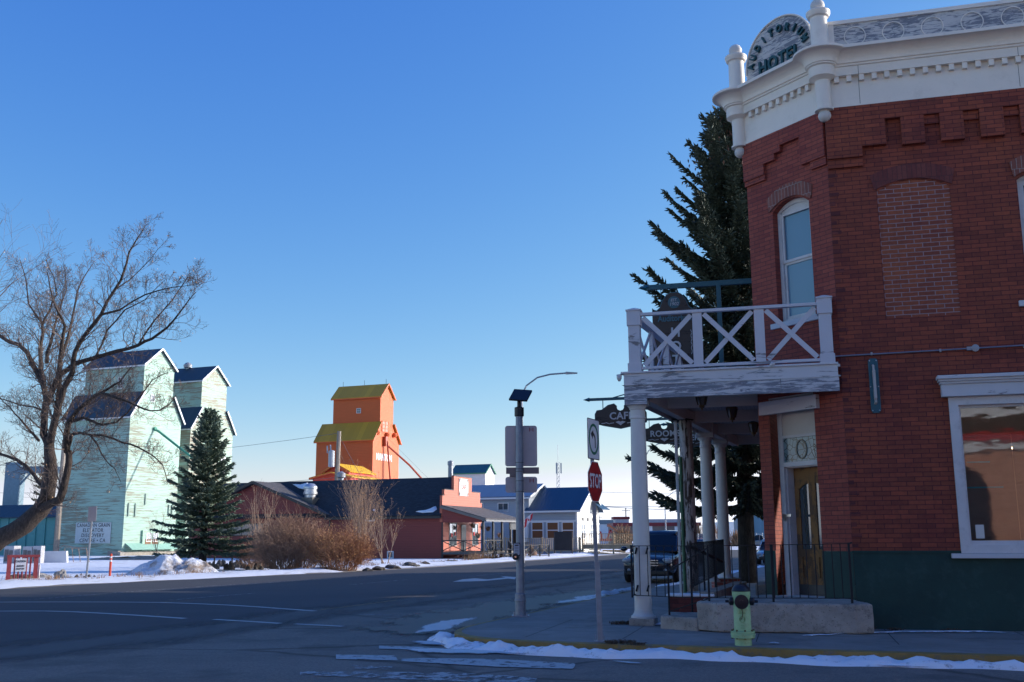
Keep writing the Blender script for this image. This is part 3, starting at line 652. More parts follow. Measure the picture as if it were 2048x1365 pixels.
sw = shop_window(1.72); shop_window(7.2)
# brown paper sheets hung behind the shop glass, taped
t = NT('brown_paper'); v = t.coord(); t.color(t.mix(t.noise(v, 3, 6), (.14, .11, .085), (.24, .19, .15))); t.b.inputs['Roughness'].default_value = .8; t.bump(t.noise(t.coord(scale=(1, 1, 4)), 3, 6), .7, .04); M_paper = t.m
b = MB()
for k in range(4): b.slab([(1.87+k*.78, 1.57), (2.64+k*.78, 1.57), (2.64+k*.78, 3.30-.1*(k % 2)), (1.87+k*.78, 3.32)], (0, .004, 0), O=(0, .30+.012*(k % 2), 0))
b.build('paper_sheet', M_paper, sw)
b = MB(); b.box(1.9, .27, 2.42, 2.45, .29, 2.445); b.box(1.92, .27, 2.84, 2.28, .29, 2.865); b.box(2.9, .27, 2.84, 3.1, .29, 2.86); b.build('tape_strip', plain('teal_tape', (.03, .33, .38), .5), sw)
b = MB(); b.slab([(1.93, 1.60), (2.06, 1.60), (2.06, 1.82), (1.93, 1.82)], (0, .003, 0), O=(0, .045, 0)); b.build('sticker', plain('sticker', (.6, .6, .55), .5), sw)
b = MB(); b.slab([(.0, .8), (LW, .8), (LW, 4.2), (0, 4.2)], (0, .02, 0), O=(.4, 3.2, 0)); b.poly([(.3, .22, 4.12), (LW, .22, 4.12), (LW, 3.2, 4.12), (.3, 3.2, 4.12)]); b.poly([(1.2, .22, .8), (LW, .22, .8), (LW, 3.2, .8), (1.2, 3.2, .8)]); b.build('room_wall', paint('room_paint', (.45, .36, .27), .9), hotel)
lamp = MB().ball((2.75, .9, 3.12), .02).build('ceiling_bulb', None, sw); t = NT('bulb'); t.b.inputs['Emission Color'].default_value = (1, .7, .35, 1); t.b.inputs['Emission Strength'].default_value = 12; lamp.data.materials.append(t.m)
# --- corner door
b = MB(); O = on(0, 0, 0)
b.slab([(.272, .6), (1.328, .6), (1.328, 4.155), (.272, 4.155)], -cn*.06, [[(.375, .6), (1.225, .6), (1.225, 2.90), (.375, 2.90)], [(.375, 2.98), (1.225, 2.98), (1.225, 3.42), (.375, 3.42)], [(.375, 3.47), (1.225, 3.47), (1.225, 4.1), (.375, 4.1)]], O=on(0, 0, -.20), U=cd)
b.slab([(.375, .6), (.39, .6), (.39, 2.92), (.375, 2.92)], -cn*.25, O=on(0, 0, -.26), U=cd); b.slab([(1.21, .6), (1.225, .6), (1.225, 2.92), (1.21, 2.92)], -cn*.25, O=on(0, 0, -.26), U=cd)
b.slab([(.375, 2.88), (1.225, 2.88), (1.225, 2.90), (.375, 2.90)], -cn*.25, O=on(0, 0, -.26), U=cd)
df = b.build('door_frame', M_trim, hotel)
b = MB(); b.slab([(.375, 3.465), (1.225, 3.465), (1.225, 4.105), (.375, 4.105)], -cn*.02, O=on(0, 0, -.225), U=cd); b.build('head_panel', paint('beige_panel', (.55, .50, .44), .6, .04), df)
t = NT('leaded_glass'); v = t.coord(); vo = t.n('ShaderNodeTexVoronoi', feature='DISTANCE_TO_EDGE'); t.l(v, vo.inputs['Vector']); vo.inputs['Scale'].default_value = 9
t.color(t.mix(t.ramp(vo.outputs['Distance'], .03, .06), (.02, .02, .02), t.mix(t.noise(v, 5, 2), (.05, .13, .17), (.3, .38, .4)))); t.b.inputs['Roughness'].default_value = .15; M_lead = t.m
b = MB(); b.slab([(.375, 2.975), (1.225, 2.975), (1.225, 3.425), (.375, 3.425)], -cn*.01, O=on(0, 0, -.225), U=cd); b.build('transom_glass', M_lead, df)
b = MB(); el = [(.80+.13*cos(2*pi*k/24), 3.20+.18*sin(2*pi*k/24)) for k in range(24)]; b.slab(el, cn*.012, [[(.80+.105*cos(2*pi*k/24), 3.20+.155*sin(2*pi*k/24)) for k in range(24)]], O=on(0, 0, -.222), U=cd); b.build('oval_lead', paint('lead', (.2, .17, .12), .5), df)
M_door = worn('worn_brown_wood', (.27, .13, .04), (.11, .06, .03), .5, 3, 1.2)
def lite(s0, s1, rev=False):
    n = 8; tp = [(s1 if not rev else s0, 2.45)] ; pts = []
    for k in range(n+1):
        u = k/n; x = s1 + (s0-s1)*u; z = 2.50 + .09*sin(pi/2*(1-u if not rev else u))
        pts.append((x, z))
    return [(s0, 1.42), (s1, 1.42)] + pts
h1, h2 = lite(.50, .72), lite(.88, 1.10, True)
b = MB(); b.slab([(.392, .615), (1.208, .615), (1.208, 2.88), (.392, 2.88)], -cn*.045, [h1, h2, [(.49, .92), (.73, .92), (.73, 1.28), (.49, 1.28)], [(.87, .92), (1.11, .92), (1.11, 1.28), (.87, 1.28)]], O=on(0, 0, -.43), U=cd)
dr = b.build('door', M_door, hotel, bevel=.004)
b = MB()
for s0, s1 in ((.49, .73), (.87, 1.11)): b.slab([(s0, .92), (s1, .92), (s1, 1.28), (s0, 1.28)], -cn*.02, O=on(0, 0, -.455), U=cd)
b.build('door_panel', M_door, dr)
b = MB(); b.slab(h1, -cn*.006, O=on(0, 0, -.45), U=cd); b.slab(h2, -cn*.006, O=on(0, 0, -.45), U=cd); b.build('door_glass', glass('door_glass', (.06, .08, .09), .04, 1.8), dr)
b = MB()
for s0 in (.61, .99):
    for k in range(6): z = 1.50 + k*.17; b.slab([(s0, z), (s0+.045, z+.085), (s0, z+.17), (s0-.045, z+.085)], cn*.006, [[(s0, z+.02), (s0+.033, z+.085), (s0, z+.15), (s0-.033, z+.085)]], O=on(0, 0, -.448), U=cd)
b.build('leading', plain('leading', (.05, .05, .03), .5), dr)
b = MB(); b.slab([(.392, .62), (1.208, .62), (1.208, .80), (.392, .80)], cn*.005, O=on(0, 0, -.43), U=cd); b.build('kick_plate', paint('dull_plate', (.06, .065, .07), .4, metal=.6), dr)
b = MB(); b.slab([(.30, 2.0), (.50, 2.0), (.50, 2.045), (.30, 2.045)], cn*.02, O=on(0, 0, -.20), U=cd); b.slab([(.335, 1.93), (.375, 1.93), (.375, 1.99), (.335, 1.99)], cn*.03, O=on(0, 0, -.19), U=cd); b.build('padlock', plain('lock_metal', (.5, .5, .48), .3, .9), dr)
b = MB(); p = [on(.10, 0, .09), on(1.46, 0, .09), on(1.46, 0, -.02), on(.10, 0, -.02)]; b.add([(q.x, q.y, 3.86) for q in p] + [(q.x, q.y, 4.10) for q in p], [(0,3,2,1),(4,5,6,7),(0,1,5,4),(1,2,6,5),(2,3,7,6),(3,0,4,7)]); b.build('door_lintel', M_trimw, hotel)
b = MB(); b.slab([(.26, 4.14), (1.34, 4.14), (1.34, 4.3), (.26, 4.3)], -cn*.5, O=on(0, 0, -.01), U=cd); b.slab([(.26, .1), (1.34, .1), (1.34, .612), (.26, .612)], -cn*.5, O=on(0, 0, -.01), U=cd); b.build('threshold', M_trim, hotel)
# fittings on the side wall
b = MB(); b.tube([(-.22, -.02, 4.70), (-.05, -.03, 4.705), (1.0, -.03, 4.715), (2.12, -.03, 4.73)], .013, 8); b.tube([(2.2, -.03, 4.73), (12, -.03, 4.85)], .013, 8)
for x in (.5, 1.6, 2.9, 4.4): b.box(x, -.045, 4.695, x+.03, 0, 4.745)
cd_ = b.build('conduit', paint('galv_pipe', (.3, .31, .33), .4, .1, metal=.7), hotel)
b = MB(); b.lathe([(.055, 0), (.06, .02), (.06, .07), (.02, .075)], (2.16, 0, 4.73), 16, Matrix.Rotation(pi/2, 4, 'X')); b.box(2.03, -.05, 4.70, 2.11, -.005, 4.76); b.build('junction_box', paint('box_metal', (.34, .34, .36), .5, metal=.5), cd_)
c = [(.445, 3.74), (.475, 3.70), (.575, 3.70), (.605, 3.74), (.605, 4.60), (.575, 4.64), (.475, 4.64), (.445, 4.60)]
b = MB(); b.slab(c, (0, .025, 0), O=(0, -.026, 0)); lf = b.build('light_bracket', M_teal, hotel, bevel=.004)
b = MB(); b.box(.50, -.16, 3.93, .545, -.06, 4.42); b.tube([(.522, -.02, 4.52), (.522, -.09, 4.50), (.522, -.11, 4.42)], .02, 8); b.tube([(.522, -.02, 3.86), (.522, -.11, 3.88), (.522, -.11, 3.94)], .022, 8); b.build('lamp_tube', worn('torn_lamp_wrap', (.45, .43, .41), (.2, .19, .19), .4, 4, 4), lf, bevel=.01)
b = MB()
for x, z in ((.47, 3.74), (.58, 3.74), (.47, 4.6), (.58, 4.6), (.46, 4.15), (.59, 4.15)): b.ball((x, -.03, z), .012, 8)
b.build('bolt', plain('bolt_metal', (.6, .6, .6), .3, .9), lf)

# ================= landing, steps and iron railing
M_conc = paint('old_concrete', (.32, .29, .255), .9, .28, 2.2, .9, dirt=(.08, .075, .07), dirt_amt=.7, bscale=28)
_n = M_conc.node_tree; _b = [x for x in _n.nodes if x.type == 'BSDF_PRINCIPLED'][0]; _src = _b.inputs['Base Color'].links[0].from_socket; _v = _n.nodes.new('ShaderNodeTexVoronoi'); _v.inputs['Scale'].default_value = 22; _tc = _n.nodes.new('ShaderNodeTexCoord'); _n.links.new(_tc.outputs['Object'], _v.inputs['Vector'])
_r = _n.nodes.new('ShaderNodeValToRGB'); _r.color_ramp.elements[0].position = .12; _r.color_ramp.elements[1].position = .2; _r.color_ramp.elements[0].color = (.25, .22, .2, 1); _n.links.new(_v.outputs['Distance'], _r.inputs[0]); _m = _n.nodes.new('ShaderNodeMix'); _m.data_type = 'RGBA'; _m.blend_type = 'MULTIPLY'; _m.inputs[0].default_value = .8; _n.links.new(_src, _m.inputs[6]); _n.links.new(_r.outputs[0], _m.inputs[7]); _n.links.new(_m.outputs[2], _b.inputs['Base Color'])
land = thing('concrete_landing', 'cracked concrete landing slab in front of the brown corner door', 'landing', (0, 0, 0))
P1 = G(1396, 1208, .62); f0, f1 = Vector((2.98, 17.25, 0)), Vector((5.52, 16.52, 0))
def crumble(o, seed, amt=.02, lv=2, voxel=.06):
    m = o.modifiers.new('cuts', 'REMESH'); m.mode = 'VOXEL'; m.voxel_size = voxel
    tx = bpy.data.textures.new('grit', 'CLOUDS'); tx.noise_scale = .25
    d = o.modifiers.new('rough', 'DISPLACE'); d.texture = tx; d.strength = amt; d.mid_level = .5; d.texture_coords = 'GLOBAL'
def bs(px, py, z=.15): return G(px, py, z)
lp = [(f0.x, f0.y), (3.25, 16.98), (3.7, 16.86), (4.5, 16.72), (5.30, 16.50), (5.60, 16.55), (5.66, 17.52), (4.75, 19.0), (4.66, 19.15), (4.0, 19.0), (3.3, 18.3)]
b = MB(); b.slab(lp, (0, 0, -.46), O=(0, 0, .615), U=(1, 0, 0), W=(0, 1, 0)); o = b.build('slab', M_conc, land, smooth=False); crumble(o, 1, .03, voxel=.035)
b = MB(); b.slab([(2.45, 17.75), (3.0, 17.22), (3.35, 18.35), (2.75, 18.75)], (0, 0, -.25), O=(0, 0, .36), U=(1, 0, 0), W=(0, 1, 0)); o = b.build('step', M_conc, land); crumble(o, 2, .02, voxel=.035)
M_iron = paint('black_iron', (.008, .008, .011), .75, .2, 8, .1)
rail = thing('iron_railing', 'low black iron railing with thin balusters round the concrete landing', 'railing', (0, 0, 0))
def ironrun(a, c, z0, z1, posts, nb, za=None, zc=None, low=None, parent=rail, bw=.013):
    a = Vector(a); c = Vector(c); b = MB()
    A_, C_ = Vector((a.x, a.y, z1)), Vector((c.x, c.y, z1 if zc is None else zc)); B0, B1 = Vector((a.x, a.y, z0)), Vector((c.x, c.y, z0 if low is None else low))
    b.bar(A_, C_, .035, .012); b.bar(B0, B1, .028, .012); b.build('rail_bar', M_iron, parent)
    for k in range(nb+1):
        t_ = k/nb; MB().bar(B0.lerp(B1, t_), A_.lerp(C_, t_), bw, bw, (0, 1, 0)).build('baluster', M_iron, parent)
    for t_, zz in posts: 
        p = A_.lerp(C_, t_); MB().bar((p.x, p.y, zz), (p.x, p.y, p.z+.01), .03, .03, (0, 1, 0)).build('post', M_iron, parent)
rA, rB = Dp(1262, 1093, 18.4), Dp(1697, 1090, 16.62)
ironrun((rA.x, rA.y), (3.20, 17.32), .66, 1.50, [(0, .62), (1, .15)], 9)
ironrun((3.20, 17.32), (rB.x, rB.y), .67, 1.50, [(.46, .5), (1, .55)], 17, low=.69, zc=1.53)
ironrun((rA.x+.04, rA.y+.02), (rA.x+.25, rA.y+.62), .67, 1.49, [(1, .6)], 4)
b = MB(); b.bar((rB.x, rB.y, 1.525), (5.64, 17.5, 1.54), .03, .02); b.build('wall_bracket', M_iron, rail)
b = MB(); b.bar((3.20, 17.32, 1.47), (2.62, 17.85, 1.08), .03, .015); b.bar((3.20, 17.32, .66), (2.62, 17.85, .42), .03, .015); b.bar((2.62, 17.85, .36), (2.62, 17.85, 1.10), .03, .03, (0, 1, 0)); b.build('stair_rail', M_iron, rail)
ramp = thing('iron_ramp_railing', 'dense black iron railing of the ramp running back under the porch', 'railing', (0, 0, 0))
q0, q1 = Dp(1380, 1091, 18.6), Dp(1446, 1083, 24.5)
ironrun((q0.x, q0.y), (q1.x, q1.y), .78, 1.53, [(0, .3), (.33, .4), (.66, .5), (1, .5)], 40, zc=1.58, low=.86, parent=ramp)
b = MB(); h0, h1_ = Dp(1374, 1094, 18.5), Dp(1447, 1125, 20.5); b.tube([h0, h0.lerp(h1_, .15)+Vector((0, 0, .03)), h1_], .03, 8); b.tube([h0, h0+Vector((.02, 0, -.09))], .028, 8); b.build('handrail', M_iron, ramp)
# ramp kerb, low brick wall and back steps
bw_ = thing('brick_planter_wall', 'low red brick wall with snow on top beside the ramp', 'low wall', (0, 0, 0))
a0, a1 = G(1324, 1222, .15), G(1380, 1215, .15); b = MB(); FPl = Frame((2.9, 19.0), 105)
b = MB(); b.bar((2.86, 19.4, .37), (3.62, 19.2, .37), .3, .44); b.build('brickwork', M_quoin, bw_)
b = MB(); b.bar((2.82, 19.42, .61), (3.66, 19.2, .61), .36, .05); b.build('snow_cap', M_snow, bw_, bevel=.02)
b = MB(); b.bar((3.5, 19.1, .42), (4.95, 23.0, .44), .25, .5); b.build('ramp_kerb', M_conc, bw_)
bp = thing('brick_pier', 'short brick pier under the farthest porch column', 'pier', (0, 0, 0)); 
# ================= two-level white timber porch
porch = thing('timber_porch', 'peeling white timber porch balcony on round columns, wrapped round the hotel corner', 'porch', HF.O, HF.rz)
PL = 10.6                                     # length along the front
fo = lambda t, out=0: Vector((-3.76, -.15, 0)) + fd*t + Vector((fd.y, -fd.x, 0))*out
M_board = worn('peeling_board', (.62, .61, .62), (.19, .20, .22), .41, .9, 6)
M_board2 = worn('bare_peeling_board', (.60, .59, .60), (.18, .19, .22), .52, 1.0, 9)
M_rail = worn('peeling_rail', (.60, .58, .61), (.20, .18, .18), .35, .8, 3.5)
M_soff = paint('soffit_paint', (.58, .56, .52), .7, .06, 2, .05)
b = MB(); b.box(-3.75, -.17, 4.33, -.06, -.13, 4.545); b.box(-3.80, -.20, 4.545, -.05, -.12, 4.58); b.box(-2.61, -.172, 4.34, -2.60, -.14, 4.545); b.build('fascia', M_board, porch, bevel=.004)
b = MB(); b.box(-3.35, -.16, 4.09, -1.02, -.12, 4.328); b.box(-1.015, -.163, 4.085, -.05, -.12, 4.328); b.build('lower_fascia', M_board2, porch, bevel=.004)
b = MB(); o1, o2 = fo(.02), fo(PL)
b.bar((o1.x+.02, o1.y, 4.44), (o2.x+.02, o2.y, 4.44), .04, .23); b.bar((o1.x, o1.y, 4.56), (o2.x, o2.y, 4.56), .09, .035); b.bar((o1.x+.05, o1.y+.02, 4.20), (o2.x+.05, o2.y, 4.20), .04, .24); b.build('outer_fascia', M_board, porch)
b = MB(); b.bar((o1.x+.30, o1.y+.05, 4.20), (o2.x+.30, o2.y, 4.20), .16, .24); b.build('edge_beam', M_soff, porch)
dk = [(-3.74, -.12), (-.10, -.12), (0, .02), (Lc.x+.02, Lc.y), (fp(PL, 0).x, fp(PL, 0).y), (o2.x, o2.y)]
b = MB(); b.slab([(x, y) for x, y in dk], (0, 0, -.05), O=(0, 0, 4.575), W=(0, 1, 0)); b.build('deck', M_board, porch)
t = NT('beadboard'); uv = t.coord('Object'); sp = t.n('ShaderNodeSeparateXYZ'); t.l(uv, sp.inputs[0]); fr = t.math('FRACT', t.math('DIVIDE', sp.outputs[0], .085)); g = t.ramp(fr, 0, .12, (1, 1, 1), (0, 0, 0))
t.color(t.mix(t.math('MULTIPLY', g, .7), (.45, .5, .52), (.06, .07, .08))); t.bump(g, .5, .01); t.b.inputs['Roughness'].default_value = .6
b = MB(); b.slab([(x, y) for x, y in dk], (0, 0, -.02), O=(0, 0, 4.38), W=(0, 1, 0)); b.build('ceiling', t.m, porch)
for t_ in (1.9, 4.6, 7.4, PL-.1):
    p = fo(t_, -.1); q = fp(max(0, t_-1.4), 0) if t_ > 1.9 else Vector((-1.30, 1.75, 0)); MB().bar((p.x, p.y, 4.24), (q.x, q.y, 4.24), .10, .24).build('cross_beam', M_soff, porch)
b = MB(); b.bar((-3.3, .12, 4.22), (-.1, .05, 4.22), .10, .2); b.build('cross_beam', M_soff, porch)
def column(t_, zb, base=True):
    p = Vector((-3.55, .06, 0)) + fd*t_; x, y = p.x, p.y
    b = MB(); pr = [(.150, zb+.13), (.148, zb+1.0), (.142, 3.0), (.132, 3.74), (.145, 3.75), (.145, 3.78), (.134, 3.79), (.133, 3.90), (.15, 3.92), (.15, 3.94), (.185, 3.985)]
    b.lathe(pr, (x, y, 0), 28); c = b.build('column', M_colm, porch, smooth=True, auto=40)
    MB().lathe([(.215, zb), (.215, zb+.03), (.185, zb+.05), (.165, zb+.08), (.153, zb+.13)], (x, y, 0), 20).build('column_base', worn('base_paint', (.58, .56, .53), (.15, .09, .06), .3, 3, 3), c, smooth=True, auto=40)
    b = MB(); b.box(x-.205, y-.21, 3.985, x+.205, y+.20, 4.345); b.build('capital_block', M_board2 if t_ == 0 else M_soff, c, bevel=.006)
M_colm = paint('column_paint', (.60, .58, .55), .5, .04, 1.5, .04, dirt=(.4, .38, .34), dirt_amt=.25)
column(0, .27); column(6.55, .62); column(8.55, .62)
b = MB(); x, y = -3.55, .06; b.slab([(x-.22, y-.23), (x+.22, y-.23), (x+.22, y+.22), (x-.22, y+.22)], (0, 0, -.13), O=(0, 0, .272), W=(0, 1, 0)); o = b.build('plinth', M_conc, porch, bevel=.015)
b = MB()
for dx in (-.09, .10):
    for z in (.78, 1.42): b.bar((x+dx, y-.16, z-.06), (x+dx+.03, y-.15, z+.05), .03, .02, (0, 1, 0))
b.build('strap', M_iron, porch)
M_peel = worn('badly_peeling_post', (.50, .46, .43), (.06, .04, .03), .47, 7.0, 1.0)
p = Vector((-3.50, .06, 0)) + fd*3.55
b = MB(); b.lathe([(.145, .55), (.15, 1.0), (.145, 2.4), (.135, 4.1)], (p.x+.09, p.y, 0), 16); b.build('bare_post', M_peel, porch, smooth=True)
b = MB(); b.box(p.x-.15, p.y-.03, .45, p.x-.09, p.y+.04, 4.1); b.build('plank', M_trimw, porch, bevel=.006)
b = MB(); b.tube([(p.x-.03, p.y-.12, .5), (p.x-.03, p.y-.12, 3.3)], .035, 10); b.tube([(p.x-.03, p.y-.12, 1.95), (p.x-.03, p.y-.12, 2.02)], .037, 10); b.build('downpipe', paint('green_pipe', (.02, .12, .06), .5, .3, 8, dirt=(.2, .16, .02), dirt_amt=.3), porch)
b = MB(); b.lathe([(.24, 4.075), (.27, 4.085), (.26, 4.1)], (p.x, p.y, 0), 6); b.build('post_bracket', M_iron, porch)
# balcony railing: near side
rl = MB(); rl.box(-3.42, -.17, 5.60, -.34, -.07, 5.655); rl.box(-3.42, -.16, 4.615, -.34, -.08, 4.665); rl.build('top_rail', M_rail, porch, bevel=.006)
def railpost(x, y, wd=.25, z1=5.70, nm='railing_post'):
    h = wd/2; b = MB(); b.box(x-h+.02, y-h+.02, 4.58, x+h-.02, y+h-.02, z1-.02); b.box(x-h, y-h, z1-.27, x+h, y+h, z1); b.box(x-h, y-h, 4.58, x+h, y+h, 4.74)
    b.box(x-h-.015, y-h-.015, z1, x+h+.015, y+h+.015, z1+.03); b.lathe([(wd*.70, z1+.03), (.03, z1+.075)], (x, y, 0), 4, Matrix.Rotation(pi/4, 4, 'Z')); return b.build(nm, M_rail, porch, bevel=.005)
railpost(-3.55, -.04); railpost(-.215, -.04, .25, 5.72)
def cross(x0, x1, y, z0, z1, wd=.085):
    for (a, c, dy) in (((x0, z0), (x1, z1), .012), ((x0, z1), (x1, z0), -.012)):
        MB().bar((a[0], y+dy, a[1]), (c[0], y+dy, c[1]), .022, wd, (0, 0, 1)).build('cross_brace', M_rail, porch)
cross(-3.38, -2.52, -.12, 4.69, 5.57); cross(-2.29, -1.45, -.12, 4.69, 5.57); cross(-1.21, -.38, -.12, 4.69, 5.57)
for x in (-2.41, -1.33): MB().box(x-.085, -.145, 4.66, x+.085, -.09, 5.60).build('railing_picket', M_rail, porch, bevel=.004)
# railing along the outer edge
a, c = fo(.3, .20), fo(PL, .20); MB().bar((a.x, a.y, 5.60), (c.x, c.y, 5.60), .16, .06).build('top_rail', M_rail, porch); MB().bar((a.x, a.y, 4.66), (c.x, c.y, 4.66), .06, .05).build('bottom_rail', M_rail, porch)
nbay = 8
for k in range(1, nbay+1):
    q = fo(.1 + (PL-.1)*k/nbay, .20); MB().bar((q.x, q.y, 4.58), (q.x, q.y, 5.57), .07 if k % 2 else .12, .07, fd).build('railing_picket', M_rail, porch)
for k in range(nbay):
    a, c = fo(.25 + (PL-.25)*k/nbay, .20), fo(.05 + (PL-.1)*(k+1)/nbay, .20)
    for za, zc, o_ in ((4.69, 5.57, .012), (5.57, 4.69, -.012)): MB().bar((a.x+o_, a.y, za), (c.x+o_, c.y, zc), .022, .08).build('cross_brace', M_rail, porch)
# small flood lamps left on the deck edge
b = MB(); b.lathe([(.02, 0), (.045, .05), (.05, .12), (.0, .13)], (-3.84, -.13, 4.42), 12); b.tube([(-3.80, -.13, 4.56), (-3.83, -.13, 4.50)], .015, 6); b.build('flood_lamp', M_trim, porch, smooth=True)
b = MB(); b.lathe([(.03, 0), (.04, .05), (.045, .07), (.0, .10)], (-1.18, -.18, 4.56), 12, Matrix.Rotation(.9, 4, 'Y')); b.build('flood_lamp', M_trim, porch, smooth=True)
# hanging lanterns
def lantern(px, py, dist, lab):
    p = Dp(px, py, dist); t = thing('porch_lantern', lab, 'lantern', (p.x, p.y, 0), 0, 'lanterns under the porch ceiling'); z = p.z
    b = MB(); b.tube([(0, 0, z+.1), (0, 0, 4.36)], .012, 6); b.lathe([(.02, z+.16), (.125, z+.11), (.12, z+.08)], (0, 0, 0), 8); b.lathe([(.06, z-.10), (.05, z-.15), (.02, z-.16), (.012, z-.2)], (0, 0, 0), 8)
    for k in range(6): a_ = k*pi/3; b.bar((.117*cos(a_), .117*sin(a_), z+.08), (.074*cos(a_), .074*sin(a_), z-.10), .014)
    b.build('lantern_cage', paint('old_brass', (.10, .07, .025), .5, .3, 8, metal=.4), t)
    MB().lathe([(.07, z-.10), (.11, z+.08)], (0, 0, 0), 6).build('lantern_glass', glass('smoky_glass', (.08, .085, .085), .2, 1.5), t)
lantern(1403, 800, 19.3, 'porch lantern nearest the corner column, with a brass tip'); lantern(1464, 826, 21.2, 'middle of the three dark porch lanterns'); lantern(1507, 856, 23.3, 'porch lantern hanging farthest back, beside the brick edge')

# ================= hanging timber signs on teal brackets
M_sgn = worn('sign_timber', (.075, .055, .045), (.03, .022, .02), .45, 1.2, 6, coord='Object')
M_sge = paint('sign_teal_edge', (.05, .13, .16), .6)
M_let = paint('sign_letters', (.52, .52, .54), .6, .05)
def shop_sign(word, px0, py0, dist, wd, lab, barpx):
    c0 = Dp(px0, py0, dist); fr_ = Frame((c0.x, c0.y, c0.z), 105)         # left-middle point of the board
    t = thing('hanging_sign', lab, 'hanging sign', fr_.O, fr_.rz)
    h = wd*.24; o_ = [(0, -h*.55), (wd*.18, -h*.75), (wd*.5, -h*1.0), (wd*.82, -h*.75), (wd, -h*.55), (wd*1.0, h*.2), (wd*.96, h*.5), (wd*.86, h*.55), (wd*.74, h*.9), (wd*.62, h*1.0), (wd*.58, h*.85)]
    o_ += [(wd*.5 + wd*.075*cos(a), h*.72 + h*.3*sin(a)) for a in [radians(d) for d in (20, -10, -50, -90, -130, -170, -200)]] + [(wd*.42, h*.85), (wd*.38, h*1.0), (wd*.26, h*.9), (wd*.14, h*.55), (wd*.04, h*.5), (0, h*.2)]
    MB().slab(o_, (0, .04, 0)).build('board', M_sgn, t)
    cx_, cz_ = wd/2, 0; ou = [((u-cx_)*1.035+cx_, w_*1.06) for u, w_ in o_]; MB().slab(ou, (0, .03, 0), O=(0, .006, 0)).build('edge_moulding', M_sge, t)
    b = MB(); b.text(word, h*.82, (wd*.52, -.012, -h*.02), (1, 0, 0), (0, 0, 1), .02, .004, sx=min(1, 5.2/len(word))*1.0, space=1.05)
    b.slab([(wd*.40, -h*.5), (wd*.46, -h*.42), (wd*.5, -h*.48), (wd*.54, -h*.42), (wd*.60, -h*.5), (wd*.53, -h*.68), (wd*.5, -h*.78), (wd*.47, -h*.68)], (0, .012, 0), O=(0, -.014, 0))
    for s_ in (-1, 1):
        for k in range(3): x_ = wd*.5 + s_*wd*(.17+.085*k); b.bar((x_-.04*wd, -.01, -h*.60+.02*wd*(k % 2)), (x_+.04*wd, -.01, -h*.56-.02*wd*(k % 2)), .01, .012)
    b.build('lettering', M_let, t)
    z = h*1.45; b = MB(); b.bar((-.12, .02, z), (wd+.5, .02, z+.0), .035, .055); b.lathe([(.045, 0), (.001, .13)], (-.12, .02, z), 4, Matrix.Rotation(-pi/2, 4, 'Y')); 
    for x_ in (.15*wd, .85*wd): b.tube([(x_, .02, h*.45), (x_, .02, z)], .009, 6)
    b.tube([(wd*.35, .02, z+.02), (wd*.8, .02, z+.13), (wd+.45, .02, z+.22)], .012, 6); b.build('bracket', M_teal, t)
shop_sign('CAFE', 1191, 834, 20.4, 1.0, 'brown timber CAFE sign hanging from a teal bracket', 0)
shop_sign('ROOMS', 1286, 869, 24.3, 1.0, 'brown timber ROOMS sign seen between the porch columns', 0)
shop_sign('TAVERN', 1339, 877, 26.0, 1.02, 'brown timber TAVERN sign half behind the peeling post', 0)
# vertical hotel sign
hb = HF.w(fp(3.0, 0).x, fp(3.0, 0).y); fr_ = Frame((hb.x, hb.y, 0), 105)
t = thing('hotel_sign', 'tall brown timber hotel sign hanging behind the balcony railing', 'hanging sign', fr_.O, fr_.rz)
tip = fr_.pix(1276, 577); wl_ = fr_.pix(1306, 640).x; wr_ = fr_.pix(1393, 640).x; ztop = fr_.pix(1350, 586).z; zc = fr_.pix(1350, 605).z; zsh = fr_.pix(1306, 625).z
cxs = (wl_+wr_)/2; wv = wr_-wl_; z0 = 4.45
half = [(.5, z0), (.5, zsh-.25), (.50, zsh-.18), (.5, zsh+.08), (.46, zsh+.04), (.40, zsh+.02), (.33, zsh+.08), (.26, zsh+.25), (.18, ztop-.06), (.09, ztop)]
o_ = [(cxs + u*wv, z) for u, z in half] + [(cxs - u*wv, z) for u, z in half[::-1]]
MB().slab(o_, (0, .05, 0)).build('board', M_sgn, t)
ins = [(cxs + (u-cxs)*.93, z - (.045 if z > zsh-.1 else 0)) for u, z in o_]
MB().slab([(cxs + (u-cxs)*1.03, z+(.02 if z > 5 else 0)) for u, z in o_], (0, .03, 0), O=(0, .01, 0)).build('edge_moulding', M_sge, t)
b = MB(); r_ = .125*wv/.95*1.08; b.slab([(cxs+r_*cos(a), zc+r_*sin(a)) for a in [2*pi*k/24 for k in range(24)]], (0, .012, 0), O=(0, -.012, 0)); b.build('medallion', M_sge, t)
b = MB(); b.text('EST.', .085, (cxs, -.024, zc+.045), (1, 0, 0), (0, 0, 1), .01, .001, shear=.2); b.text('1902', .105, (cxs, -.024, zc-.045), (1, 0, 0), (0, 0, 1), .01, .001, shear=.2)
for k, ch in enumerate('HOTEL'): b.text(ch, .30, (cxs+.01, -.01, zsh-.50-.31*k), (1, 0, 0), (0, 0, 1), .02, .006)
for k in range(8): b.bar((cxs+.36*wv+.02*(k % 2), -.01, zsh-.45-.07*k), (cxs+.36*wv-.02*(k % 2)+.02, -.01, zsh-.51-.07*k), .01, .012)
b.build('lettering', M_let, t)
b = MB(); b.text('Auditorium', .20, (cxs, -.01, zsh-.17), (1, 0, 0), (0, 0, 1), .02, .004, sx=.80); b.build('teal_lettering', plain('teal_sign_letters', (.06, .16, .2), .5), t)
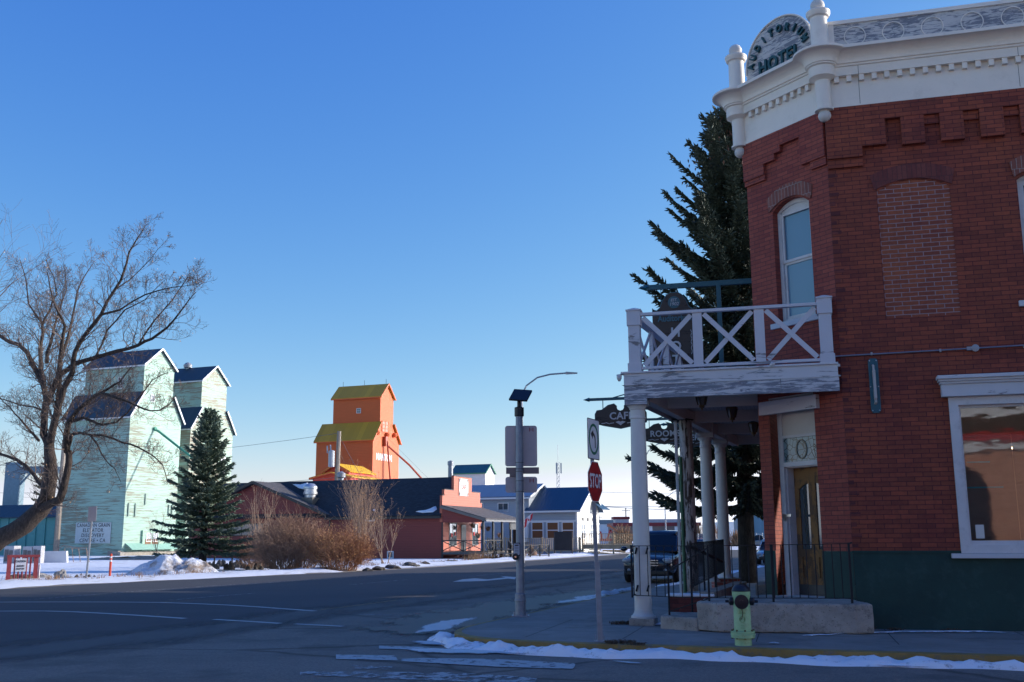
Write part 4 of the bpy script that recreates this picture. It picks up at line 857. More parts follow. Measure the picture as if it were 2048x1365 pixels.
b = MB(); za = fr_.pix(1290, 576).z; zb_ = fr_.pix(1500, 567).z; zb_ = za; b.bar((tip.x+.2, .03, za), (0, .03, zb_), .09, .11); b.lathe([(.075, 0), (.075, .04), (.001, .24)], (tip.x+.24, .03, za), 4, Matrix.Rotation(-pi/2, 4, 'Y'))
xp = fr_.pix(1440, 650).x; b.bar((xp, .03, 4.58), (xp, .03, za-.05), .10, .10, (0, 1, 0))
for u in (-.3, .3): b.tube([(cxs+u*wv, .03, zsh+.1), (cxs+u*wv, .03, za)], .008, 6)
b.build('bracket', M_teal, t)
b = MB(); bpz = fo(8.55, 0); pq = HF.w(-3.55+fd.x*8.55, .06+fd.y*8.55); b = MB(); b.box(-.3, -.3, .1, .3, .3, .62); o = b.build('brickwork', brick('pier_brick', (.2, .04, .03), (.28, .06, .04), (.3, .28, .27)), bp); bp.location = (pq.x, pq.y, 0)
b = MB(); b.box(-.33, -.33, .62, .33, .33, .635); b.build('cap', M_conc, bp)
st = thing('concrete_steps', 'grey concrete steps behind the landing, up to the hotel front', 'steps', (0, 0, 0)); b = MB(); b.bar((5.15, 22.3, .42), (6.0, 22.05, .42), 1.6, .55); b.build('upper_step', M_conc, st, bevel=.02); b = MB(); b.bar((4.95, 21.3, .3), (5.75, 21.05, .3), .5, .3); b.build('lower_step', M_conc, st, bevel=.02)
# ================= hydrant
hp = G(1487, 1291, .15)
hy = thing('fire_hydrant', 'pale green fire hydrant with black caps on the sidewalk', 'hydrant', hp, radians(-12))
M_hy = paint('hydrant_green', (.32, .53, .28), .45, .08, 5, .1, dirt=(.22, .13, .05), dirt_amt=.35)
M_blk = paint('hydrant_black', (.012, .012, .018), .4, .2, 8, .05)
MB().lathe([(.118, 0), (.118, .10), (.165, .105), (.168, .14), (.172, .142), (.172, .155), (.165, .16), (.168, .165), (.168, .195), (.12, .20), (.117, .58), (.118, .66), (.128, .68), (.128, .735), (.12, .74)], (0, 0, 0), 32).build('barrel', M_hy, hy, smooth=True, auto=35)
b = MB()
for k in range(8): a = 2*pi*k/8+.2; b.lathe([(.014, .09), (.014, .215), (.008, .22)], (.150*cos(a), .150*sin(a), 0), 6)
b.build('flange_bolt', paint('rusty_bolt', (.14, .12, .05), .7, .3, 20), hy)
b = MB(); b.lathe([(.13, .738), (.135, .745), (.128, .76), (.115, .79), (.085, .82), (.04, .835), (.022, .838), (.022, .87), (.016, .875)], (0, 0, 0), 24); b.build('bonnet', M_blk, hy, smooth=True, auto=35)
b = MB(); R_ = Matrix.Rotation(pi/2, 4, 'X'); b.lathe([(.075, .09), (.095, .12), (.1, .165), (.093, .18), (.03, .185), (.03, .215), (.0001, .216)], (0, 0, .60), 28, R_); b.build('pumper_cap', M_blk, hy, smooth=True, auto=35)
for s_ in (-1, 1): MB().lathe([(.05, .10), (.055, .115), (.058, .16), (.04, .175), (.02, .18), (.02, .225), (.0001, .226)], (0, 0, .60), 16, Matrix.Rotation(s_*pi/2, 4, 'Y')).build('hose_cap', M_blk, hy, smooth=True, auto=35)
b = MB(); b.tube([(.0, -.16, .50), (.01, -.135, .44), (0, -.125, .40), (-.01, -.125, .36)], .006, 6); b.build('cap_chain', paint('chain_rust', (.1, .07, .03), .7), hy)
b = MB(); b.lathe([(.042, 0), (.042, .003), (.036, .003), (.036, 0)], (0, -.1165, .36), 20, R_); b.box(-.05, -.1195, .44, .05, -.112, .447); b.box(-.04, -.1195, .455, .04, -.112, .462); b.box(-.02, -.1195, .27, .02, -.112, .277); b.box(-.03, -.1195, .24, .03, -.112, .247); b.build('cast_mark', paint('hydrant_mark_green', (.22, .38, .15), .5), hy)  # raised cast marks, a darker green than the barrel
# ================= stop sign post
M_galv = paint('galvanised_steel', (.27, .29, .32), .5, .22, 6, .08, metal=.25)
M_refl_w = paint('sign_white', (.62, .62, .66), .4, .03, 2, 0)
sp_ = G(1199, 1283, .15); top = Dp(1181, 838, 15.5)
ss = thing('stop_sign', 'red octagonal stop sign below a left-turn sign on one galvanised post', 'road sign', sp_, 0)
tp = top - sp_; ax = tp.normalized()
b = MB(); zt = .02; b.bar((0, 0, 0), ax*tp.z, .055, .03, (0, 1, 0)); b.bar(Vector((.035, 0, 0)), Vector((.035, 0, 0))+ax*1.15, .03, .03, (0, 1, 0)); post = b.build('post', M_galv, ss)
b = MB()
for k in range(40): c = ax*(.12+k*.075); b.box(c.x-.007, -.0172, c.z-.007, c.x+.007, -.014, c.z+.007)
b.build('post_hole', plain('hole', (.02, .02, .02), .9), post)
b = MB(); b.box(-.07, -.08, 0, .07, .08, .012); b.bar((-.06, -.02, 0), (-.06, -.02, .1), .012); b.bar((.07, .03, 0), (.07, .03, .08), .012); b.build('anchor_plate', M_galv, ss)
# faces look towards azimuth ~140 (side street traffic), seen obliquely
SA = 25; U_ = Vector((sin(radians(SA)), cos(radians(SA)), 0)); N_ = Vector((U_.y, -U_.x, 0))
def signplate(parent, name, outline, c, m, out, th=.004): return MB().slab(outline, -N_*th, O=c + N_*out, U=U_).build(name, m, parent)
cS = ax*(Dp(1191, 963, 15.5).z - sp_.z)
R8 = .325; octo = lambda r: [(r*cos(radians(22.5+45*k)), r*sin(radians(22.5+45*k))) for k in range(8)]
st_ = signplate(ss, 'stop_plate', octo(R8), cS, paint('sign_edge', (.6, .6, .62), .4), .035)
signplate(ss, 'stop_face', octo(R8-.014), cS, paint('stop_red', (.36, .006, .014), .35, .05), .037)
b = MB(); b.text('STOP', .295, cS + N_*.041 + Vector((0, 0, -.0)), U_, (0, 0, 1), .002, .006, sx=.70, space=1.0); b.build('stop_lettering', M_refl_w, ss)
cT = ax*(Dp(1187, 878, 15.5).z - sp_.z)
rr = lambda w_, h_, r, n=4: [(sx_*(w_/2-r) + r*cos(a), sz_*(h_/2-r) + r*sin(a)) for sx_, sz_, a0 in ((1, -1, -90), (1, 1, 0), (-1, 1, 90), (-1, -1, 180)) for a in [radians(a0+90*k/n) for k in range(n+1)]]
signplate(ss, 'turn_plate', rr(.50, .61, .03), cT, plain('sign_black', (.015, .015, .02), .4), .035)
signplate(ss, 'turn_face', rr(.475, .585, .025), cT, M_refl_w, .037)
b = MB(); ring_o = [(.205*cos(2*pi*k/36), .235*1.0*sin(2*pi*k/36)*1.0) for k in range(36)]; ring_i = [(.165*cos(2*pi*k/36), .195*sin(2*pi*k/36)) for k in range(36)]
b.slab(ring_o, -N_*.002, [ring_i], O=cT+N_*.040, U=U_); b.build('green_ring', paint('ring_green', (.004, .14, .07), .4), ss)
b = MB(); ar = [(.045, -.13), (.075, -.13)] + [(.075-.14*(1-cos(radians(a)))*.9, -.0+.10*sin(radians(a))) for a in range(0, 75, 12)] + [(-.02, .135), (-.12, .075), (-.055, .0), (-.04, .05)] + [(.045-.10*(1-cos(radians(a)))*.8, -.02+.075*sin(radians(a))) for a in range(60, -1, -12)]
b.slab(ar, -N_*.002, O=cT+N_*.040, U=U_); b.build('turn_arrow', plain('sign_black', (.015, .015, .02), .4), ss)
# ================= street pole with solar beacon and sign backs
pp = G(1041, 1233, .15)
sp = thing('beacon_pole', 'tall galvanised pole with a solar panel and the bare backs of two road signs', 'signal pole', pp, 0)
M_alu = paint('sign_back', (.52, .43, .41), .5, .06, 2, .02, metal=.1, dirt=(.22, .2, .2), dirt_amt=.2)
b = MB(); b.lathe([(.105, 0), (.105, .42), (.082, .44), (.076, 2.4), (.072, 3.95)], (0, 0, 0), 20); b.build('pole', M_galv, sp, smooth=True, auto=30)
b = MB(); b.lathe([(.11, .28), (.115, .29), (.115, .31), (.11, .32)], (0, 0, 0), 16); b.box(-.17, -.17, 0, .17, .17, .02)
for k in range(4): a = pi/4+k*pi/2; b.lathe([(.015, 0), (.015, .07), (.008, .075)], (.17*cos(a), .17*sin(a), 0), 6)
b.build('base_plate', M_galv, sp)
b = MB(); b.lathe([(.085, 3.90), (.095, 3.91), (.095, 4.08), (.04, 4.10), (.04, 4.22)], (0, 0, 0), 16); b.build('pole_collar', plain('black_plastic', (.012, .013, .016), .45), sp, smooth=True, auto=30)
M = Matrix.Translation((.03, 0, 4.33)) @ Matrix.Rotation(radians(-21-90+90), 4, 'Z') @ Matrix.Rotation(radians(38), 4, 'X') @ Matrix.Rotation(radians(8), 4, 'Y')
b = MB(); vs = [(x, y, z) for z in (-.02, .02) for x, y in ((-.19, -.2), (.19, -.2), (.19, .2), (-.19, .2))]; b.add(vs, [(0,3,2,1),(4,5,6,7),(0,1,5,4),(1,2,6,5),(2,3,7,6),(3,0,4,7)], M); b.build('solar_panel', plain('solar_cell', (.008, .010, .018), .55), sp, bevel=.004)
b = MB(); b.tube([(0, 0, 4.2), (.01, 0, 4.32)], .03, 8); b.build('panel_mount', plain('black_plastic', (.012, .013, .016), .45), sp)
def back(parent, w_, h_, cx_, cz_, nm, A=21+0, yo=.10, r=.05):
    a = radians(90+2); u = Vector((1, 0, 0)); b = MB(); b.slab(rr(w_, h_, r), (0, .004, 0), O=(cx_, yo, cz_), U=u); return b.build(nm, M_alu, parent)
z_ = lambda py: Dp(1041, py, 20.6).z - .15
s1 = back(sp, .645, z_(850)-z_(932), .035, (z_(850)+z_(932))/2, 'large_sign_back'); s2 = back(sp, .635, z_(953)-z_(985), .035, (z_(953)+z_(985))/2, 'small_sign_back')
b = MB(); b.box(-.27, .085, z_(947), .39, .13, z_(934)); b.box(-.2, .06, z_(953), .02, .16, z_(947)); b.build('beacon_bar', paint('beacon_metal', (.2, .17, .17), .4, metal=.4), sp, bevel=.004)
b = MB()
for s, zt_, xx in ((s1, z_(850)-.04, .24), (s2, z_(953)-.035, .24)): 
    b.box(xx-.04, .096, zt_-.08, xx-.025, .0985, zt_+.0); b.box(xx+.03, .096, zt_-.08, xx+.045, .0985, zt_); b.box(xx-.02, .096, zt_-.035, xx+.025, .0985, zt_-.025); b.box(xx-.02, .096, zt_-.055, xx+.025, .0985, zt_-.05)
b.build('maker_sticker', plain('sticker_red', (.35, .02, .03), .5), sp)
b = MB()
for py in (925, 938, 943, 962, 983): zz = z_(py); b.lathe([(.079, zz-.006), (.082, zz-.005), (.082, zz+.005), (.079, zz+.006)], (0, 0, 0), 16)
b.build('band', plain('band_dark', (.06, .06, .06), .5), sp)
b = MB(); b.box(-.135, -.12, z_(1112), .0, -.075, z_(1086)); bx = b.build('button_plate', plain('black_plastic', (.012, .013, .016), .45), sp, bevel=.006)
b = MB(); b.slab(rr(.115, .22, .02), (0, .003, 0), O=(-.068, -.1245, (z_(1086)+z_(1112))/2)); b.build('button_sign', paint('button_face', (.48, .5, .55), .4), bx)
b = MB()
for k in range(5): zz = z_(1094)-.012-.03*k; b.box(-.105, -.1265, zz, -.03+.0*k, -.1245, zz+.008)
b.slab([(-.10, z_(1090)), (-.03, z_(1090)+.005), (-.03, z_(1090)-.02), (-.10, z_(1090)-.025)], (0, .002, 0), O=(0, -.1265, 0)); b.build('button_text', plain('sign_black', (.015, .015, .02), .4), bx)
b = MB(); b.lathe([(.065, 0), (.065, .06), (.03, .065), (.03, .075)], (-.09, -.08, z_(1112)-.02), 16, Matrix.Rotation(pi/2, 4, 'X')); b.build('button_housing', plain('black_plastic', (.012, .013, .016), .45), bx, smooth=True, auto=35)
MB().lathe([(.024, 0), (.02, .008)], (-.09, -.155, z_(1112)-.02), 12, Matrix.Rotation(pi/2, 4, 'X')).build('push_button', plain('chrome', (.8, .8, .8), .15, 1), bx)
# dry weeds and grit on the pavement
def weed(p, r, n, m, lab, h=.06):
    b = MB()
    for k in range(n):
        a = rnd.uniform(0, 2*pi); d = r*sqrt(rnd.random()); x, y = p[0]+d*cos(a)*1.6, p[1]+d*sin(a); t2 = rnd.uniform(0, 2*pi); l = rnd.uniform(.02, .07)
        b.tube([(x, y, .15), (x+l*.5*cos(t2), y+l*.5*sin(t2), .15+rnd.uniform(.3, 1)*h), (x+l*cos(t2), y+l*sin(t2), .15+rnd.uniform(.1, .8)*h)], [.004, .005, .002], 3, False)
    return tag(b.build('weeds', m, None), lab, None, None, 'stuff')
M_weed = paint('dry_weed', (.07, .045, .025), .9, .5, 30)
weed(G(1245, 1249, .15), .14, 150, M_weed, 'clump of dry weeds beside the corner column plinth'); weed(G(1240, 1287, .15), .14, 140, M_weed, 'dead leaves caught at the kerb beside the stop sign post', .05); weed(G(1272, 1293, .13), .08, 60, M_weed, 'small leaf litter clump at the kerb, nearer the hydrant', .04)
weed(G(1735, 1259, .15), .1, 60, M_weed, 'dry grass tuft where the landing meets the green wall'); weed(G(1790, 1262, .15), .08, 40, M_weed, 'dry grass tuft at the foot of the green wall, middle one'); weed(G(1905, 1264, .15), .1, 50, M_weed, 'dry grass tuft at the foot of the green wall under the shop window')
# ================= grain elevators
def pxl(fr_, px, py, x=0):
    p = fr_.w(x, 0); return fr_.loc(V(px, py, (p.x, p.y), fr_.A-90))
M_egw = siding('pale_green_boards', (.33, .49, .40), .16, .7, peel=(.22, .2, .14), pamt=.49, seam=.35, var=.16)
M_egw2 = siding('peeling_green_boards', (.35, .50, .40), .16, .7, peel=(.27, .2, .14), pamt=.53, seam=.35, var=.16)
M_eblue = ribbed('blue_roof_sheet', (.034, .062, .085), .35, .6, .1)
M_white = paint('white_paint', (.68, .68, .68), .5, .05, 2, .05)
M_dglass = glass('far_window_glass', (.05, .07, .09), .08, 1.6)
def roofslab(b, p, q, r_, s_, th=.12):
    P_ = [Vector(v) for v in (p, q, r_, s_)]; n = (P_[1]-P_[0]).cross(P_[2]-P_[0]).normalized()
    if n.z < 0: n = -n
    b.add(P_ + [v + n*th for v in P_], [(0,3,2,1),(4,5,6,7),(0,1,5,4),(1,2,6,5),(2,3,7,6),(3,0,4,7)])
def elevator(name, label, O, L, W, h1, yc, h2, h3, h4, xl, mw, mr, mt, ov=.3, cat='grain elevator', trim=True):
    fr_ = Frame(O, 111); t = thing(name, label, cat, fr_.O, fr_.rz)
    slope = (h2-h1)/yc; m = W/2
    b = MB(); prof_ = [(0, 0), (W, 0), (W, h1), (W-yc, h2), (yc, h2), (0, h1)]
    b.add([(0, y, z) for y, z in prof_] + [(-L, y, z) for y, z in prof_], [tuple(range(6)), tuple(range(6, 12))[::-1]] + [(i, i+6, (i+1) % 6+6, (i+1) % 6) for i in range(6) if i not in (0, 3)]); b.build('lower_walls', mw, t)
    pr2 = [(yc, h2-.5), (W-yc, h2-.5), (W-yc, h3), (m, h4), (yc, h3)]; x0 = .012
    b = MB(); b.add([(x0, y, z) for y, z in pr2] + [(-xl, y, z) for y, z in pr2], [tuple(range(5)), tuple(range(5, 10))[::-1]] + [(i, i+5, (i+1) % 5+5, (i+1) % 5) for i in range(5)]); b.build('upper_walls', mw, t)
    def rf(ya, za, yb, zb, xa, xb, nm):
        b = MB(); roofslab(b, (xa, ya, za), (xb, ya, za), (xb, yb, zb), (xa, yb, zb)); return b.build(nm, mr, t)
    s2_ = (h4-h3)/(m-yc)
    rf(-ov, h1-ov*slope+.02, yc-.003, h2+.02, -L-ov, ov, 'lower_roof'); rf(W+ov, h1-ov*slope+.02, W-yc+.003, h2+.02, -L-ov, ov, 'lower_roof')
    rf(yc-ov, h3-ov*s2_+.02, m, h4+.02, -xl-ov, ov, 'upper_roof'); rf(W-yc+ov, h3-ov*s2_+.02, m, h4+.02, -xl-ov, ov, 'upper_roof')
    b = MB(); xx = ov+.02
    for (a, c) in (((-ov, h1-ov*slope), (yc, h2)), ((W+ov, h1-ov*slope), (W-yc, h2)), ((yc-ov, h3-ov*s2_), (m, h4+.05)), ((W-yc+ov, h3-ov*s2_), (m, h4+.05))):
        b.bar((xx, a[0], a[1]+.03), (xx, c[0], c[1]+.03), .07, .2)
    b.bar((-L-ov, -ov, h1-ov*slope-.02), (ov, -ov, h1-ov*slope-.02), .06, .16); b.bar((-xl-ov, yc-ov, h3-ov*s2_-.02), (ov, yc-ov, h3-ov*s2_-.02), .06, .16)
    b.build('roof_trim', mt, t)
    return t, fr_
def win(t, O, U, N, w_, h_, m=M_white, gl=M_dglass, nx=2, ny=2, fr_=.08, d=.05, name='window', bw=.035):
    """small framed window set on a wall; O centre"""
    O = Vector(O); U = Vector(U); N = Vector(N)
    b = MB(); b.slab([(-w_/2, -h_/2), (w_/2, -h_/2), (w_/2, h_/2), (-w_/2, h_/2)], -N*(d+.02), [[(-w_/2+fr_, -h_/2+fr_), (w_/2-fr_, -h_/2+fr_), (w_/2-fr_, h_/2-fr_), (-w_/2+fr_, h_/2-fr_)]], O=O+N*d, U=U)
    wi, hi = w_-2*fr_, h_-2*fr_
    for k in range(1, nx): x = -wi/2 + wi*k/nx; b.slab([(x-bw/2, -hi/2), (x+bw/2, -hi/2), (x+bw/2, hi/2), (x-bw/2, hi/2)], -N*.02, O=O+N*(d-.012), U=U)
    for k in range(1, ny): z = -hi/2 + hi*k/ny; b.slab([(-wi/2, z-bw/2), (wi/2, z-bw/2), (wi/2, z+bw/2), (-wi/2, z+bw/2)], -N*.02, O=O+N*(d-.014), U=U)
    wd = b.build(name, m, t); b = MB(); b.slab([(-wi/2, -hi/2), (wi/2, -hi/2), (wi/2, hi/2), (-wi/2, hi/2)], -N*.01, O=O+N*.012, U=U, back=False); b.build('pane', gl, wd); return wd
XN, YN, UX, UY = (1, 0, 0), (0, -1, 0), (1, 0, 0), (0, 1, 0)
M_faded = road_paint('faded_white_letters', .50, (.42, .55, .52))
e1, f1_ = elevator('grain_elevator', 'mint green timber grain elevator with the discovery centre sign on its shaded side', G(243, 1112), 9.0, 8.35, 15.1, 1.7, 17.6, 20.8, 22.75, 8.2, M_egw, M_eblue, M_white)
q = f1_.pix(220, 762); win(e1, (q.x, 1.66, q.z), UX, YN, .75, 1.3, nx=2, ny=4); q = pxl(f1_, 305, 797); win(e1, (0.012, q.y, q.z), UY, XN, .7, .8, nx=2, ny=2)
qa, qb = f1_.pix(153.5, 1046), f1_.pix(221, 1087); b = MB(); b.box(qa.x, -.09, qb.z, qb.x, -.03, qa.z); sg = b.build('name_sign', paint('sign_pale', (.50, .55, .55), .6, .06), e1)
b = MB(); W_ = qb.x-qa.x; H_ = qa.z-qb.z
for k, s_ in enumerate(('CANADIAN GRAIN', 'ELEVATOR', 'DISCOVERY', 'CENTRE \u2022 CA')): b.text(s_, .56, ((qa.x+qb.x)/2, -.10, qa.z - H_*(.135+.245*k)), UX, (0, 0, 1), .01, .004, sx=.86 if k == 0 else .95, space=1.12)
b.build('lettering', plain('sign_ink', (.05, .055, .06), .6), sg)
b = MB(); qa = f1_.pix(183, 859); b.text('NANTON', 1.15, (qa.x, -.03, qa.z), UX, (0, 0, 1), .01, .03, sx=.95, space=1.05); b.build('faded_lettering', M_faded, e1)
b = MB(); b.text('ALBERTA', .8, (.03, 4.2, 14.3), UY, (0, 0, 1), .01, .02); b.build('faded_lettering', road_paint('ghost_letters', .44, (.48, .6, .5)), e1)
M_spout = paint('green_spout', (.05, .25, .17), .5)
b = MB(); b.tube([(0, 3.85, 13.7), (.5, 3.95, 13.5), (7.0, 4.6, 9.0)], .13, 8); b.tube([(0, 3.85, 13.7), (.25, 3.85, 13.8)], .22, 8); b.tube([(7.0, 4.6, 9.0), (7.15, 4.6, 8.0)], .11, 8); b.build('loading_spout', M_spout, e1)
for y, z0_, z1_ in ((.55, 4.1, 5.5), (1.6, 4.1, 5.5), (3.1, 5.4, 6.6), (7.0, 4.3, 5.5), (7.55, 4.3, 5.5)): MB().box(.01, y-.09, z0_, .13, y+.09, z1_).build('wall_chute', paint('chute_grey', (.25, .33, .28), .7), e1)
qa, qb = pxl(f1_, 283, 1061), pxl(f1_, 322, 1085); b = MB(); b.box(.0, qa.y, qb.z-.9, .22, qb.y, qa.z+.0); an = b.build('window_annex', siding('annex_boards', (.36, .55, .42), .16, .7, peel=(.3, .17, .1), pamt=.5), e1)
win(an, (.22, qa.y+.95, qa.z-.75), UY, XN, .85, .95, nx=2, ny=2); win(an, (.22, qa.y+2.0, qa.z-.75), UY, XN, .85, .95, nx=2, ny=2)
b = MB(); b.box(.222, qa.y+.4, qb.z-.5, .25, qa.y+1.3, qb.z+.35); b.box(.222, qa.y+1.5, qb.z-.5, .25, qa.y+2.4, qb.z+.35); b.build('rusty_panel', paint('rusty_sheet', (.22, .12, .07), .8, .4, 3), an)
b = MB(); b.box(-.0, -.6, .0, .35, 8.4, .4); b.box(-1.4, -.55, 0, 0, -.02, .5); b.build('footing', M_conc, e1)
b = MB(); roofslab(b, (.05, .4, 1.25), (.05, 8.3, 1.25), (1.0, 8.3, .6), (1.0, .4, .6), .05); b.build('lean_to_roof', paint('mint_sheet', (.3, .52, .42), .4), e1)
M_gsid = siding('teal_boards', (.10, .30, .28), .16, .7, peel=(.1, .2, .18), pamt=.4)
# low sheds joined on the left of the elevator
an = thing('elevator_annex', 'long low teal annex with upright battens, left of the mint elevator', 'shed', f1_.O, f1_.rz)
b = MB(); b.box(-34, .8, 0, -9.05, 7.5, 4.2); b.build('walls', M_gsid, an); b = MB(); roofslab(b, (-34.3, .4, 4.1), (-9.05, .4, 4.1), (-9.05, 4.2, 5.6), (-34.3, 4.2, 5.6)); roofslab(b, (-34.3, 8, 4.1), (-9.05, 8, 4.1), (-9.05, 4.2, 5.6), (-34.3, 4.2, 5.6)); b.build('roof', M_eblue, an)
b = MB()
for k in range(14): b.box(-10.2-k*1.35, .68, 0, -10.05-k*1.35, .8, 4.2)
b.build('batten', M_gsid, an)
e2, f2_ = elevator('grain_elevator', 'badly peeling mint grain elevator behind the spruce, with a roof ventilator', G(368, 1108), 9.0, 8.35, 15.1, 1.7, 17.5, 21.0, 22.9, 9.0, M_egw2, M_eblue, M_white)
b = MB(); b.lathe([(.25, 0), (.25, .8), (.5, .85), (.55, 1.2), (.3, 1.45), (.05, 1.55)], (-4.2, 4.1, 22.2), 12); b.build('roof_ventilator', M_galv, e2, smooth=True, auto=40)
q = f2_.pix(342, 790, 1.7); win(e2, (q.x-.9, 1.66, q.z), UX, YN, .9, 1.5, nx=2, ny=4); q = pxl(f2_, 419, 829); win(e2, (.012, q.y, q.z), UY, XN, .7, .9)
MB().box(.0, 6.0, 9.8, .15, 6.9, 12).build('white_hatch', M_white, e2)
# orange elevator
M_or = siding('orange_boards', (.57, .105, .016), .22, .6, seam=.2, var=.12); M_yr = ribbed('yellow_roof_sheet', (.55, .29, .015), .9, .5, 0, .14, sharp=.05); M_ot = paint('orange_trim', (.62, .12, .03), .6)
p = Dp(742, 1076, 150); e3, f3_ = elevator('grain_elevator', 'bright orange grain elevator with yellow roofs, lettered NANTON', (p.x, p.y), 9.5, 8.2, 16.05, 2.05, 18.55, 22.55, 24.45, 8.0, M_or, M_yr, M_ot)
q = f3_.pix(704, 819); win(e3, (q.x, 2.0, q.z), UX, YN, .75, .75, nx=3, ny=2, fr_=.07)
q = pxl(f3_, 768, 916); b = MB(); b.text('NANTON', 1.35, (.02, q.y, q.z), UY, (0, 0, 1), .04, .05, sx=.82, space=1.0); b.build('lettering', M_white, e3)
qa, qb = pxl(f3_, 764, 842), pxl(f3_, 775.5, 866); b = MB(); b.box(.02, qa.y, qb.z, .06, qb.y, qa.z)
b.build('faded_hatch', paint('hatch_boards', (.42, .25, .18), .7, .2, 3), e3)
b = MB()
for k in range(4): z = qb.z + (qa.z-qb.z)*k/3; b.box(.06, qa.y, z-.06, .10, qb.y, z+.06)
for k in range(3): y = qa.y + (qb.y-qa.y)*k/2; b.box(.062, y-.05, qb.z, .11, y+.05, qa.z)
b.build('hatch_frame', M_ot, e3)
for px, py in ((752.5, 866), (772, 870), (787, 871)): q = pxl(f3_, px, py); b = MB(); b.lathe([(.35, 0), (.33, .4), (.1, .6)], (.02, q.y, q.z), 12, Matrix.Rotation(pi/2, 4, 'Y')); b.build('wall_lamp', M_ot, e3)
q = pxl(f3_, 768, 886); b = MB(); b.tube([(0, q.y, q.z+.6), (.5, q.y+.1, q.z+.2), (1.6, q.y+.7, 2)], .13, 6); b.tube([(.4, q.y+.1, q.z-.3), (3.2, q.y+2.2, q.z-3.3), (7.6, q.y+5.6, q.z-9.2)], .16, 6); b.box(.0, q.y-.35, q.z-.5, .5, q.y+.25, q.z+.9); b.build('loading_spout', paint('spout_rust', (.36, .07, .03), .5), e3)
b = MB(); b.tube([(7.0, q.y+4.6, q.z-7.2), (5.4, q.y+4.4, q.z-7.4), (6.0, q.y+5.2, q.z-6.0), (7.0, q.y+4.6, q.z-7.2)], .04, 4); b.tube([(.1, q.y+.4, q.z+1), (9.6, q.y+6.6, q.z-10)], .015, 3); b.build('spout_cable', plain('cable_dark', (.05, .05, .05), .6), e3)
for k in range(3): MB().tube([(-7.6+3.7*k, 4.1, 24.4), (-7.6+3.7*k, 4.1, 25.3)], .03, 4).build('lightning_rod', M_iron, e3)
# red sheds at its foot
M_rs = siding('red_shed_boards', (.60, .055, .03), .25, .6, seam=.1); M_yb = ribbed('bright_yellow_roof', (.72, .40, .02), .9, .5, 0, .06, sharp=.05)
def gable(name, label, O, A, L, W, h, hr, mw, mr, mt, ov=.4, cat='shed', group=None, fascia=.18):
    """ridge along local X (from -L to 0), width W along Y; gable faces +X and -X"""
    fr_ = Frame(O, A); t = thing(name, label, cat, fr_.O, fr_.rz, group); pr = [(0, 0), (W, 0), (W, h), (W/2, hr), (0, h)]
    b = MB(); b.add([(0, y, z) for y, z in pr] + [(-L, y, z) for y, z in pr], [tuple(range(5)), tuple(range(5, 10))[::-1]] + [(i, i+5, (i+1) % 5+5, (i+1) % 5) for i in range(5)]); b.build('walls', mw, t)
    s_ = (hr-h)/(W/2); b = MB(); roofslab(b, (-L-ov, -ov, h-ov*s_+.02), (ov, -ov, h-ov*s_+.02), (ov, W/2, hr+.02), (-L-ov, W/2, hr+.02)); roofslab(b, (-L-ov, W+ov, h-ov*s_+.02), (ov, W+ov, h-ov*s_+.02), (ov, W/2, hr+.02), (-L-ov, W/2, hr+.02)); b.build('roof', mr, t)
    b = MB()
    for x in (ov+.02, -L-ov-.02):
        for y0 in (-ov, W+ov): b.bar((x, y0, h-ov*s_+.0), (x, W/2, hr+.0), .06, fascia)
    b.bar((-L-ov, -ov-.03, h-ov*s_-.02), (ov, -ov-.03, h-ov*s_-.02), .05, fascia); b.build('fascia', mt, t); return t, fr_
gp = Dp(620, 1076, 128)
for nm, px0, px1, pyE, pyR, lab, D in (('red_shed', 621.5, 646.5, 944, 930, 'small bright red shed with a yellow roof at the foot of the orange elevator', 138), ('drive_shed', 583, 601, 957, 948, 'low red shed with a yellow roof left of the small red shed', 135)):
    c = Dp(px1 if nm == 'red_shed' else 622, 1076, D); zE = Dp(px1, pyE, D).z; zR = Dp(px1, pyR, D).z
    # gable towards the camera side: ridge runs along azimuth 21
    Wd = 3.6 if nm == 'red_shed' else 5.6; fr_ = Frame((c.x, c.y), 201)
    t, f_ = gable(nm, lab, (c.x - fr_.Y.x*0, c.y), 201, 6.5 if nm == 'red_shed' else 8, Wd, zE, zR, M_rs, M_yb, M_ot, .35)
    t.location = (c.x - fr_.Y.x*0 - (0 if nm == 'red_shed' else 0), c.y, 0)
# ================= white elevator with green roof, far off
M_we = siding('white_sheet', (.62, .62, .62), .5, .5, seam=.06)
p = Dp(966, 1076, 190); O_ = (p.x, p.y); fr_ = Frame(O_, 111); zE = Dp(966, 944, 190).z; zR = Dp(973, 929, 192).z
e4, f4_ = elevator('grain_elevator', 'small white grain elevator with a dark green roof behind the cafe', O_, 7.5, 6.4, Dp(966, 979, 190).z - 1.2, 1.0, Dp(966, 972, 190).z, zE, zR, 6.6, M_we, ribbed('green_roof_sheet', (.03, .11, .12), .5, .4), paint('green_trim', (.03, .2, .10), .5))
